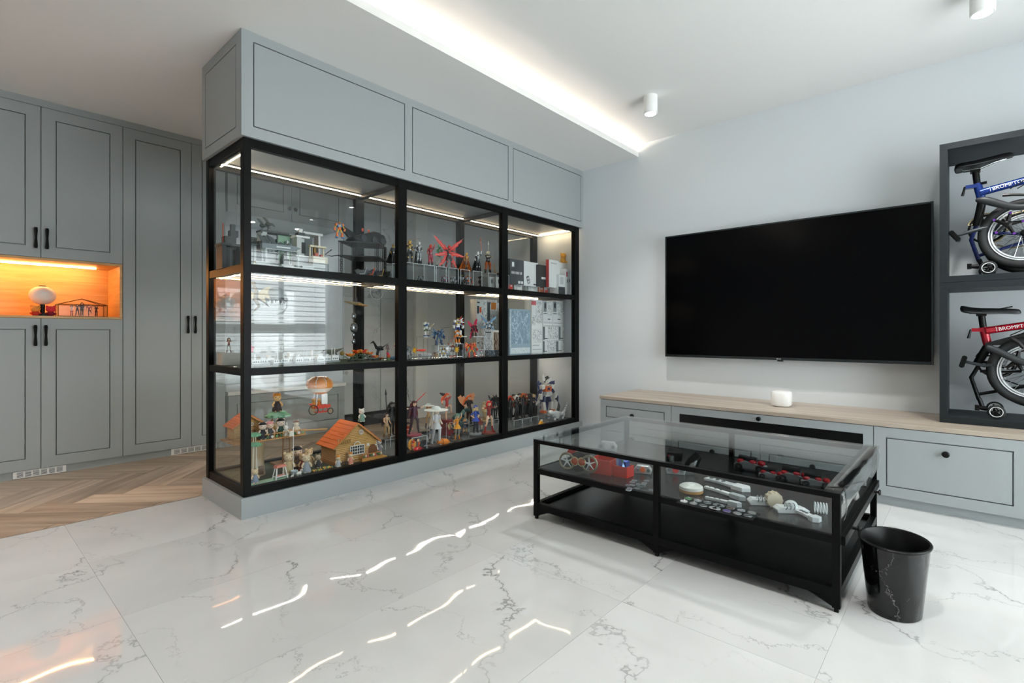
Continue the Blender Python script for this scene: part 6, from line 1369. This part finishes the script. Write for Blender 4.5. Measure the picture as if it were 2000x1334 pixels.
for k in range(40):
    a = k*.32; r = .095-.0012*k; pts.append((r*cos(a)*(1-.004*k), r*.5*sin(a), .03+.0042*k))
b = B().m(C('2f5a5c', .35)).tube(pts, [.006+.018*min(1, k/8)*(1-.5*k/40) for k in range(40)], 8); b.obj('coil', t, local=True)
b = B().m(C('24484a', .35)); e = Vector(pts[-1]); b.tube([e, e+Vector((.03, -.02, .01)), e+Vector((.06, -.03, .0))], [.012, .018, .004], 8); hd = b.obj('head', t, local=True)
for k in range(12): p = Vector(pts[6+k*2]); B().m(C('8aa0a0')).tube([p+Vector((0, 0, .012)), p+Vector((0, 0, .034))], [.006, .001], 5).obj('fin', t, local=True)
B().m(C('3a2a26')).lathe([(.1, 0), (.09, .014), (.05, .02)], 18, ey=.6).obj('base', t, local=True)
bf(893, 806, 0, 3.03, 'figurine in an orange dress and green cap with grey tights at the front', '8aa090', 'bob', (SKIN, 'e8962a', '9a968e', 'e0861a'), 'raise', z=FL, base='3a3c30', skirt='f0a628', extra=hat('6a8a7a', .09, .07))
z = riser(916, 826, 3.3, .13, 'clear acrylic riser at the back of the middle bay under the orange-maned figurine')
bf(916, 772, 0, 3.3, 'orange and black figurine with a great curling orange mane at the back', 'e86a1a', 'sweep', (SKIN, '2a1a14', '3a2418', '1a1210'), 'hips', z=z, slim=1.3, extra=wings('f0a070', [((-.05,.05,.7),(-.45,.05,.95)), ((.05,.05,.8),(.25,.05,1.05))], .3))
bf(929, 794, 0, 3.05, 'blonde figurine in a royal blue coat and cap with black stockings', 'e8d080', 'bob', (SKIN, '2a4aa8', '1f2438', '1a1c24'), 'hips', z=FL+.02, base='8a9094', skirt='2a50b8', extra=both(hat('2a4aa8', .07, .075), wings('7a2a1e', [((.1,.03,.5),(.3,.03,.25))], .2)))
o = B().m(ACRYL).lathe([(.05, 0), (.05, .0195)], 20).obj('acrylic_disc', loc=(0, 0, 0)); o.location = (XA(929, 3.05), 3.05, FL); tag(o, 'low clear acrylic disc under the blue-coated figurine', 'stand')
z = riser(946, 822, 3.27, .12, 'clear acrylic riser at the back right of the middle bay under the pale gold figurine')
bf(946, 785, 0, 3.27, 'pale gold robed figurine on a wooden plinth at the back right', 'd8c08a', 'long', ('f0d8b0', 'd8c090', 'd0b480', 'b89860'), 'stand', z=z, base='b89a5a', skirt='d8be88')
bf(955, 783, 0, 3.03, 'red-haired figurine with bare legs and tall red boots by the right post', 'd82a1e', 'bob', (SKIN, '8a1f1a', SKIN, 'a8201a'), 'wide', z=FL+.012, base='8a3a2a', slim=.95)
for k, (u, w) in enumerate(((963, 'left'), (972, 'right'))):
    bf(u, 773, 0, 3.34, 'tall jet-black statue with many blades at the back, %s of the pair' % w, '0c0c0d', 'tails', ('141414', '0e0e0f', '111112', '0c0c0c'), 'raise', z=FL+.05, extra=wings('0c0c0d', [((-.05,.05,.8),(-.25,.05,1.1)), ((.05,.05,.8),(.25,.05,1.1)), ((.05,.05,.5),(.3,.05,.3))], .1))
    stand_for(XA(u, 3.34), 3.34, FL+.05, FL, .07, .08, 'clear acrylic riser under the %s jet-black statue' % w, 'acrylic risers in the bottom row')
# little accents among them
for k, (u, v, c1, c2, w) in enumerate(((797, 845, 'c8481e', '2a2426', 'orange and black'), (842, 846, '5a6a7a', 'd8d4cc', 'steel blue'), (878, 842, 'c8b48a', '8a2a2a', 'tan and red'), (908, 838, '26304a', 'd8a050', 'navy and gold'), (941, 838, '8a3a2e', 'e8d8c0', 'brick and cream'))):
    bf(u, v-20, 0, 3.12, 'small %s figurine standing low between the tall ones' % w, c2, ('bob', 'tails', 'long')[k % 3], (SKIN, c1, c2, '2a2426'), ('aim', 'hips', 'walk')[k % 3], z=FL, base='3a3c3e', skirt=c1 if k % 2 else None, group='small figurines between the tall ones')
x, y = XA(811, 3.0), 3.0; t = thing('flower_disc', 'amber disc ornament trimmed with orange flowers at the left front', 'ornament', (x, y, FL), .2)
B().m(C('e8a83a', .3)).tube([(-.02, .01, .05), (-.02, .016, .05)], .042, 20).obj('disc', t, local=True)
for k in range(8): B().m(C(('e86a3a', 'f0d0b0', '2a2c2a', 'd84a2a')[k % 4], .6)).sph((.0+.035*cos(k*.8), -.006, .05+.035*sin(k*.8)), (.012, .009, .012), 8, 5).obj('blossom', t, local=True)
B().m(INK).lathe([(.03, 0), (.026, .012)], 16).obj('foot', t, local=True)
x, y = XA(827, 3.0), 3.0; t = thing('model_motorcycle', 'dark motorcycle model with foliage at the left front of the middle bay', 'model', (x, y, FL), .5)
for s in (-.03, .03): B().m(TYRE).torus((s, 0, .023), .017, .006, 16, 6, 'y').obj('wheel', t, local=True)
B().m(C('2a3034')).prism([(-.045, .03), (.0, .016), (.04, .03), (.05, .055), (.01, .07), (-.03, .06)], 'y', -.012, .012).obj('body', t, smooth=False, local=True); B().m(C('9aa2a6', .3, .5)).tube([(-.03, -.016, .03), (.02, -.016, .028), (.04, -.014, .07)], .004, 6).obj('fork', t, local=True)
x, y = XA(865, 2.99), 2.99; t = thing('cushion_toy', 'bright orange pointed cushion-like piece beside the white-hatted figurine', 'toy', (x, y, FL), -.2)
B().m(C('f08a1a', .6)).tube([(-.045, 0, .03), (-.02, 0, .03), (.03, 0, .026), (.065, 0, .02)], [.012, .03, .028, .002], 10, sq=.9).obj('body', t, local=True); B().m(C('c8661a', .6)).torus((-.01, 0, .03), .03, .003, 20, 5, 'x').obj('seam', t, local=True)
x, y = XA(817, 2.965), 2.965; t = thing('toy_car', 'small glossy red toy car on dark turf at the front of the middle bay', 'toy car', (x, y, FL), .3)
B().m(C('2a3026', .9)).lathe([(.05, 0), (.045, .008)], 18, ey=.6).obj('turf', t, local=True)
B().m(M('c81a1e', .15, coat=.5)).prism([(-.04, .014), (.042, .014), (.044, .022), (.02, .026), (.006, .038), (-.018, .038), (-.04, .026)], 'y', -.017, .017).obj('body', t, smooth=False, local=True, bevel=.002)
for a in (-.024, .026):
    for c in (-.0185, .0185): B().m(TYRE).tube([(a, c-.002, .015), (a, c+.002, .015)], .0075, 12).obj('wheel', t, local=True)
# right bay: dark figures in a row on risers, big winged robot, white mechanical beast
zr = None
for k, (u, vt, c, w) in enumerate(((996, 773, 'c8401e', 'red-capped'), (1003, 770, '1a1a1c', 'black with a white sash'), (1009, 772, 'e8e4dc', 'white-scarfed'), (1015, 768, '141416', 'jet-black'), (1022, 768, 'd86a1a', 'orange-chested'), (1029, 769, '8a2a1e', 'rust-haired'), (1036, 768, '26282c', 'charcoal-haired'), (1042, 770, 'c8a878', 'blond'))):
    y = 3.2+.04*(k % 2); x = XA(u, y)
    if zr is None: zr = ZA(820, x, y)
    fig(u, vt, 0, y, 'small %s figure in the dark row on the right bay riser' % w, c, ('bob', 'long', 'bob', 'tails')[k % 4], (SKIN if k % 2 else '3a2a26', ('161618', 'c84a1e', '202024', '101012')[k % 4], ('141416', '1c1c20', '2a2a2e')[k % 3], '0e0e10'), ('stand', 'aim', 'hips', 'walk')[k % 4], z=zr, group='dark figures in a row', extra=cape(('121214', '1a1a1e')[k % 2], .2) if k % 3 == 0 else None)
for k, u in enumerate((1001, 1017, 1034)): stand_for(XA(u, 3.22), 3.22, zr, FL, .12, .14, 'clear acrylic riser under the row of dark figures, %s of three' % ('left', 'middle', 'right')[k], 'acrylic risers of the right bay')
robot(1068, 742, 0, 3.2, 'large white, orange and navy robot with downswept wings in the right bay', ('ece8e0', 'e86a22', '24305e'), z=FL+.055, group='robots of the right bay', spread=1.2, crest='e8e4d8', extra=both(wings('232c5c', [((.1,.08,.72),(.42,.08,.95)), ((.1,.08,.7),(.75,.06,.2)), ((-.1,.08,.72),(-.36,.08,.95)), ((-.1,.08,.7),(-.6,.06,.15)), ((.05,.08,.5),(.1,.08,.02)), ((-.05,.08,.5),(-.15,.08,.05))], .22), wings('e9e6de', [((.14,.06,.66),(.5,.05,.25)), ((-.14,.06,.66),(-.42,.05,.2)), ((.04,.08,.9),(.3,.08,1.05)), ((-.04,.08,.95),(-.1,.08,1.2))], .12), wings('1a1a1c', [((.02,.1,.9),(.14,.1,1.12))], .25)))
stand_for(XA(1068, 3.2), 3.2, FL+.055, FL, .13, .12, 'clear acrylic riser under the large winged robot', 'acrylic risers of the right bay')
x, y = XA(1085, 3.05), 3.05; t = thing('mechanical_beast', 'white and grey mechanical beast model with an arched segmented tail', 'model', (x, y, FL), -.1, )
b = B().m(C('dfe2e4', .35)).sph((0, 0, .06), (.075, .035, .03), 12, 8); b.sph((-.07, -.005, .075), (.035, .03, .028), 10, 7); b.obj('body', t, local=True)
for a in (-.06, .05):
    for c in (-.03, .03): B().m(C('cfd3d6', .35)).tube([(a, c, .055), (a+.02, c*1.2, .03), (a+.005, c*1.3, .006)], [.02, .014, .012], 8).obj('leg', t, local=True)
for a, r in ((-.02, .03), (.07, .022)): B().m(C('f0f0ee', .3)).tube([(a, -.046, .05), (a, -.038, .05)], [r, r*.8], 16).obj('armour_disc', t, local=True)
for k in range(9):
    a = k/8; B().m(C('e6e8ea', .3)).sph((.085+.1*a, 0, .05+.13*a*a), (.016-.008*a,)*3, 8, 6).obj('tail_segment', t, local=True)
B().m(C('26282a')).tube([(.03, 0, .07), (.05, 0, .13), (.045, 0, .17)], [.016, .014, .004], 8).obj('back_mount', t, local=True)
x, y = XA(1058, 2.975), 2.975; t = thing('toy_wedge', 'bright yellow pointed toy piece at the front of the right bay', 'toy', (x, y, FL), .1)
B().m(C('f0a81e', .4)).prism([(-.045, 0), (.05, 0), (.02, .015), (-.01, .045), (-.03, .025)], 'y', -.012, .012).obj('body', t, smooth=False, local=True, bevel=.002); B().m(C('e8e4dc', .4)).sph((-.012, -.006, .046), (.01, .012, .008), 8, 6).obj('tip', t, local=True)

# ================================================================ NICHE
x, y, z = XA(83, 5.0), 5.0, 1.1235
t = thing('globe_lamp', 'small globe lamp with a white ball on a black stem in the oak niche', 'lamp', (x, y, z))
hz = ZA(577, x, y)-z; r = .076
B().m(INK).lathe([(.055, 0), (.055, .02), (.03, .026)], 20).obj('base', t, local=True); B().m(INK).cyl((0, 0, .024), (0, 0, hz-r*.8), .014, n=12).obj('stem', t, local=True)
B().m(M('f6ece2', .35)).sph((0, 0, hz), (r, r, r*.88), 24, 16).obj('globe', t, local=True); B().m(M('2a2c30', .4)).lathe([(.024, hz+r*.83), (.02, hz+r*.93)], 14).obj('cap', t, local=True)
for u, cs, w in ((69, ('e8a04a', 'c8402e'), 'orange and red'), (99, ('d83a4a', '8a1f3a'), 'crimson')):
    x = XA(u, 4.96); t = thing('soft_toy', 'small %s soft toy sitting %s the globe lamp' % (w, 'left of' if u < 80 else 'right of'), 'soft toy', (x, 4.96, z), 0, 'soft toys in the niche')
    t.scale = (.66,)*3
    B().m(C(cs[1], .9)).sph((0, 0, .028), (.036, .03, .028), 12, 8).obj('body', t, local=True); hd = B().m(C(cs[0], .9)).sph((0, -.006, .076), (.042, .036, .034), 12, 9).obj('head', t, local=True)
    for s in (-1, 1): B().m(C(cs[0], .9)).sph((s*.03, 0, .106), (.013, .008, .013), 8, 5).obj('ear', hd, local=True)
    for s in (-1, 1): B().m(C(cs[1], .9)).sph((s*.034, -.016, .03), (.014, .016, .012), 8, 5).obj('arm', t, local=True)
x0, x1 = XA(111, 5.0), XA(206, 5.0); xm = (x0+x1)/2; hh = ZA(596, xm, 5.0)-z; pk = ZA(584, xm, 5.0)-z; w = x1-x0
t = thing('glass_house', 'brass-framed glass house ornament with a pitched roof in the niche', 'ornament', (xm, 5.0, z)); BR = M('6a4a20', .35, .8); d = .07
P8 = [(-w/2, -d), (w/2, -d), (w/2, d), (-w/2, d)]
for i in range(4):
    a, c = P8[i], P8[(i+1) % 4]
    for zz in (.003, hh): B().m(BR).cyl((a[0], a[1], zz), (c[0], c[1], zz), .0028, n=6).obj('frame_bar', t, local=True)
    B().m(BR).cyl((a[0], a[1], 0), (a[0], a[1], hh), .0028, n=6).obj('frame_bar', t, local=True)
for a in P8: B().m(BR).cyl((a[0], a[1], hh), (a[0]*.25 if False else 0, 0, pk), .0028, n=6).obj('roof_bar', t, local=True)
for s in (-d, d): boxo_local('glass_pane', t, THINGLASS, -w/2+.003, w/2-.003, s-.001, s+.001, .004, hh-.003)
for s in (-w/2, w/2): boxo_local('glass_pane', t, THINGLASS, s-.001, s+.001, -d+.003, d-.003, .004, hh-.003)
for k, (u, top, c, nm) in enumerate(((140, 596, '2a2a2c', 'black-haired in white'), (151, 594, '1a1614', 'dark suited'), (160, 591, '161416', 'tall black-clad'), (174, 596, '6a2a22', 'dark red'), (188, 597, '3a2422', 'brown'))):
    fig(u, top, 0, 5.0, 'tiny %s dancer figurine inside the brass glass house' % nm, c, ('bob', 'bob', 'long', 'tails', 'bob')[k], (SKIN, ('e8e4dc', '1c1a1c', '141214', '7a2a2a', '4a2a22')[k], ('8a2a2a', '141416', '161416', '2a1a1a', '2a1c1a')[k], '101010'), ('walk', 'aim', 'stand', 'kick', 'walk')[k], z=z+.006, group='dancers in the glass house')

# ================================================================ THINGS INSIDE THE COFFEE TABLE
TZ0 = TS+.0005
def T(u, v, dz=0): return ONZ(u, v, TZ0+dz)
SIL = M('a9adb0', .25, .8); WPL = M('d9dcdd', .35); RDP = M('b81f18', .3)
p = T(1134, 922); t = thing('toy_belt_buckle', 'round dark toy belt buckle with two silver wheels and amber lenses on the tray', 'toy', p, -1.35)
B().m(M('17191b', .35)).tube([(0, -.03, .06), (0, .03, .06)], .052, 24).obj('core', t, local=True)
for s in (-1, 1):
    w = B().m(M('8a8470', .3, .6)).torus((s*.062, -.035, .058), .04, .006, 28, 7, 'y').obj('wheel_ring', t, local=True)
    for k in range(5): a = k*1.257+.4; B().m(M('cfd3d4', .3)).tube([(s*.062, -.036, .058), (s*.062+.037*cos(a), -.036, .058+.037*sin(a))], [.005, .002], 5).obj('spoke', w, local=True)
    B().m(M('b0481e', .2)).sph((s*.02, -.035, .062), (.019, .008, .019), 12, 8).obj('lens', t, local=True)
    B().m(M('c0b080', .3, .6)).torus((s*.02, -.034, .062), .021, .003, 20, 6, 'y').obj('lens_rim', t, local=True)
B().m(RDP).prism([(-.09, .08), (-.06, .12), (-.02, .105), (.0, .125), (.03, .1), (.0, .09)], 'y', .0, .03).obj('red_crest', t, smooth=False, local=True)
def crate(u0, v0, u1, v1, w, h, label, mat):
    a, c = T(u0, v0), T(u1, v1); L_ = (c-a).length; an = math.atan2(c.y-a.y, c.x-a.x); t = thing('toy_crate', label, 'box', (a+c)/2, an)
    boxo_local('bottom', t, mat, -L_/2, L_/2, 0, w, 0, .003); boxo_local('front_wall', t, mat, -L_/2, L_/2, 0, .003, .003, h); boxo_local('back_wall', t, mat, -L_/2, L_/2, w-.003, w, .003, h)
    boxo_local('end_wall', t, mat, -L_/2, -L_/2+.003, .003, w-.003, .003, h); boxo_local('end_wall', t, mat, L_/2-.003, L_/2, .003, w-.003, .003, h); boxo_local('rim', t, mat, -L_/2-.003, L_/2+.003, -.003, .001, h-.006, h)
    return t
crate(1152, 923, 1192, 930, .1, .075, 'open red plastic crate behind the round belt buckle', M('c23020', .3))
t = crate(1197, 929, 1224, 935, .07, .055, 'small red crate filled with blue and green foil packs', M('c8281a', .3))
for k in range(7): B().m(M(('8ab8e8', '4a6ac8', '6ab07a', 'c8d8f0', '8a7ac8')[k % 5], .2, .5)).cb((-.022+.0075*k, .03, .06+.006*(k % 3)), (.014, .03, .05), (.3*(k % 3)-.3, .4*(k % 2)-.2, .5*k)).obj('foil_pack', t, smooth=False, local=True)
rc = random.Random(11)
for k in range(16):
    u = 1226+rc.random()*46; v = 938+rc.random()*20; q = T(u, v, .0035*(k % 3)); t = thing('silver_medal', 'embossed silver medal in the scattered pile on the dark tray', 'medal', q, rc.random()*3, 'silver medals')
    B().m(SIL).lathe([(.015, 0), (.0155, .0015), (.015, .003), (.013, .0025), (.001, .0025)], 22).obj('disc', t, local=True); B().m(M('5a5e60', .35, .7)).torus((0, 0, .0028), .009, .0008, 18, 4, 'z').obj('emboss', t, local=True)
for u, v, sc, label, acc in ((1256, 924, 1.0, 'grey toy gadget with an orange dial behind the medals', 'd8642a'), (1187, 879, 1.3, 'pearl white rounded toy gadget at the back left corner', 'dfe2e2'), (1320, 925, 1.1, 'chrome toy cylinder gadget with a red button near the middle post', 'c82a2a')):
    q = T(u, v); t = thing('toy_gadget', label, 'toy', q, -1.2, 'toy gadgets on the tray')
    B().m(M('b9bcbc' if acc != 'dfe2e2' else 'e6e8e8', .25, .3)).prism([(-.04*sc, 0), (.04*sc, 0), (.045*sc, .02*sc), (.03*sc, .04*sc), (-.03*sc, .042*sc), (-.045*sc, .02*sc)], 'y', -.018*sc, .018*sc).obj('shell', t, smooth=False, local=True, bevel=.003)
    B().m(C(acc, .3)).tube([(.0, -.024*sc, .022*sc), (.0, -.018*sc, .022*sc)], .014*sc, 16).obj('dial', t, local=True)
    for s in (-.028, .028): B().m(SIL).cyl((s*sc, -.022*sc, .02*sc), (s*sc, -.018*sc, .02*sc), .008*sc, n=12).obj('button', t, local=True)
# two black devices at the middle
q = T(1316, 915); t = thing('toy_gun', 'black upright toy blaster with a silver barrel by the centre post', 'toy', q, -1.2)
B().m(M('101112', .35)).prism([(-.035, 0), (-.01, 0), (.0, .04), (.04, .045), (.045, .085), (-.03, .09), (-.04, .06)], 'y', -.015, .015).obj('body', t, smooth=False, local=True, bevel=.002); B().m(SIL).cyl((-.01, -.03, .03), (-.01, -.03, .075), .014, n=14).obj('barrel', t, local=True); B().m(C('c81f3a', .3)).cb((-.02, -.017, .07), (.02, .006, .008)).obj('trigger_light', t, local=True)
q = T(1354, 925); t = thing('toy_gauntlet', 'black and silver toy gauntlet leaning at the back of the tray', 'toy', q, -1.0)
B().m(M('0d0e0f', .3)).tube([(-.02, 0, .03), (.0, 0, .06), (.03, 0, .1)], [.028, .03, .02], 14).obj('sleeve', t, local=True); B().m(M('b0b4b6', .25, .7)).tube([(-.022, -.012, .025), (-.005, -.02, .05), (.012, -.018, .075)], [.02, .016, .008], 10).obj('plate', t, local=True); B().m(M('7a7e80', .3, .5)).box(-.05, .0, -.02, .02, 0, .022).obj('wrist_block', t, smooth=False, local=True)
q = T(1350, 962); t = thing('round_tin', 'round amber-based tin with a white top on the tray', 'tin', q, 0)
B().m(M('b98a4a', .35)).lathe([(.046, 0), (.052, .006), (.052, .018)], 28).obj('base', t, local=True); B().m(M('d9dad4', .3)).lathe([(.0525, .018), (.051, .03), (.04, .037), (.001, .038)], 28).obj('lid', t, local=True); B().m(WHITE).lathe([(.024, .038), (.022, .04)], 22, ey=.7).obj('lid_badge', t, local=True)
def blade(u0, v0, u1, v1, label, mat, grip, w=.02):
    a, c = T(u0, v0), T(u1, v1); L_ = (c-a).length; an = math.atan2(c.y-a.y, c.x-a.x); t = thing('toy_weapon', label, 'toy', a, an, 'pale toy weapons')
    B().m(mat).prism([(0, -w*.5), (L_*.3, -w*.35), (L_*.62, -w*.5), (L_*.64, w*.5), (L_*.3, w*.45), (0, w*.3)], 'z', .004, .016).obj('grip' , t, smooth=False, local=True, bevel=.002)
    B().m(grip).prism([(L_*.64, -w*.6), (L_*.9, -w*.7), (L_, 0), (L_*.9, w*.7), (L_*.64, w*.6)], 'z', 0, .02).obj('head', t, smooth=False, local=True, bevel=.002)
    for k in range(3): B().m(SIL).cyl((L_*(.12+.14*k), 0, .016), (L_*(.12+.14*k), 0, .019), w*.22, n=10).obj('stud', t, local=True)
blade(1380, 938, 1466, 962, 'longest pale grey toy blaster lying along the tray', M('c4c8ca', .3), M('dfe2e3', .3), .045); blade(1378, 955, 1457, 980, 'white toy baton with a clear tip below the pale blaster', M('eef0f0', .3), M('b9bfc2', .15), .022); blade(1378, 976, 1449, 992, 'white knife-shaped toy lying on the coin tray', M('e4e6e6', .3), M('d4d8da', .3), .018)
# black coin trays with coloured discs
for k, (u, v, w) in enumerate(((1368, 985, 'left'), (1434, 1000, 'right'))):
    q = T(u, v); t = thing('coin_tray', 'flat black tray of round coins at the front of the table, %s one' % w, 'tray', q, -pi/2); boxo_local('board', t, M('141617', .35), -.085, .085, -.05, .05, 0, .0035)
    for i in range(4):
        for j in range(2):
            col = (('e4e6e4', '3a8a4a', '8a8e90', 'a0a4a6', '55595c', '70757a', 'b0b4b6', '8a8e90'), ('9a9ea0', '7a7e80', '5a4a8a', '6a5a48', '8a8e90', 'a4a8aa', '585c60', '9a9a92'))[k][i*2+j]
            cn = B().m(M(col, .35, .3)).lathe([(.016, .0037), (.0165, .005), (.016, .0065), (.001, .0065)], 20, (-.062+.041*i, -.024+.046*j, 0)).obj('coin', t, local=True)
            B().m(SIL).torus((-.062+.041*i, -.024+.046*j, .0062), .0158, .0011, 22, 5, 'z').obj('coin_rim', cn, local=True)
# white gadgets at the right end
for u, v, rz, label in ((1492, 985, -1.0, 'white toy device with a ribbed cream wheel on the tray'), (1545, 1000, -.9, 'white toy device with a clear dome near the right end')):
    q = T(u, v); t = thing('toy_device', label, 'toy', q, rz, 'white toy devices')
    B().m(WPL).prism([(-.06, 0), (.06, 0), (.065, .012), (.04, .022), (-.05, .026), (-.065, .014)], 'y', -.022, .022).obj('body', t, smooth=False, local=True, bevel=.003)
    if 'wheel' in label:
        wv = B().m(M('d8ccb4', .45)).tube([(.03, -.045, .032), (.03, -.012, .032)], .03, 22).obj('wheel', t, local=True)
        for k in range(12): a = 2*pi*k/12; B().m(M('c4b698', .45)).cb((.03+.03*cos(a), -.028, .032+.03*sin(a)), (.005, .034, .005), (0, -a, 0)).obj('rib', wv, smooth=False, local=True)
    else: B().m(M('cfd6d6', .1)).sph((0, 0, .026), (.026, .022, .022), 16, 10).obj('dome', t, local=True)
    for k in range(3): B().m(SIL).torus((-.03+.015*k, -.02, .03), .012, .002, 16, 5, 'x').obj('ring', t, local=True)
blade(1560, 1003, 1600, 1022, 'white pistol-shaped toy at the front right of the tray', M('e6e8e8', .3), M('cfd3d5', .3), .03)
q = T(1603, 1003); t = thing('wire_coil', 'coil of white wire rings at the right end of the tray', 'coil', q, .3)
for k in range(5): B().m(WPL).torus((0, -.02+.01*k, .022), .021, .0022, 22, 5, 'y').obj('ring', t, local=True)
# red and silver toy vehicles at the back
for k, (u, v, rz, label) in enumerate(((1465, 918, -1.45, 'silver toy vehicle with red panels under a black film at the back'), (1505, 935, -1.35, 'small red and silver toy vehicle beside the film-wrapped one'), (1550, 940, -1.45, 'silver racing toy with black wheels at the back right'), (1592, 950, -1.3, 'red-domed silver toy vehicle nearest the right corner'))):
    q = T(u, v); t = thing('toy_vehicle', label, 'toy vehicle', q, rz, 'red and silver toy vehicles'); sc = (1.25, .9, 1.1, 1.0)[k]
    B().m(M('b4b9bb', .22, .7)).prism([(-.06*sc, .01), (.06*sc, .01), (.065*sc, .022*sc), (.02*sc, .034*sc), (-.02*sc, .04*sc), (-.06*sc, .026*sc)], 'y', -.025*sc, .025*sc).obj('chassis', t, smooth=False, local=True, bevel=.002)
    for a in (-.035, .012, .045): B().m(M('a8101c', .2)).sph((a*sc, -.008*sc, .036*sc), (.016*sc, .018*sc, .011*sc), 10, 7).obj('red_panel', t, local=True)
    for a in (-.04, .04):
        for c in (-.03, .03): B().m(TYRE).torus((a*sc, c*sc, .016*sc), .011*sc, .0048*sc, 16, 6, 'y').obj('wheel', t, local=True)
    B().m(M('16181a', .3)).cb((-.01*sc, .005, .048*sc), (.07*sc, .03*sc, .012*sc), (.05, .08, 0)).obj('top_cover', t, smooth=False, local=True)
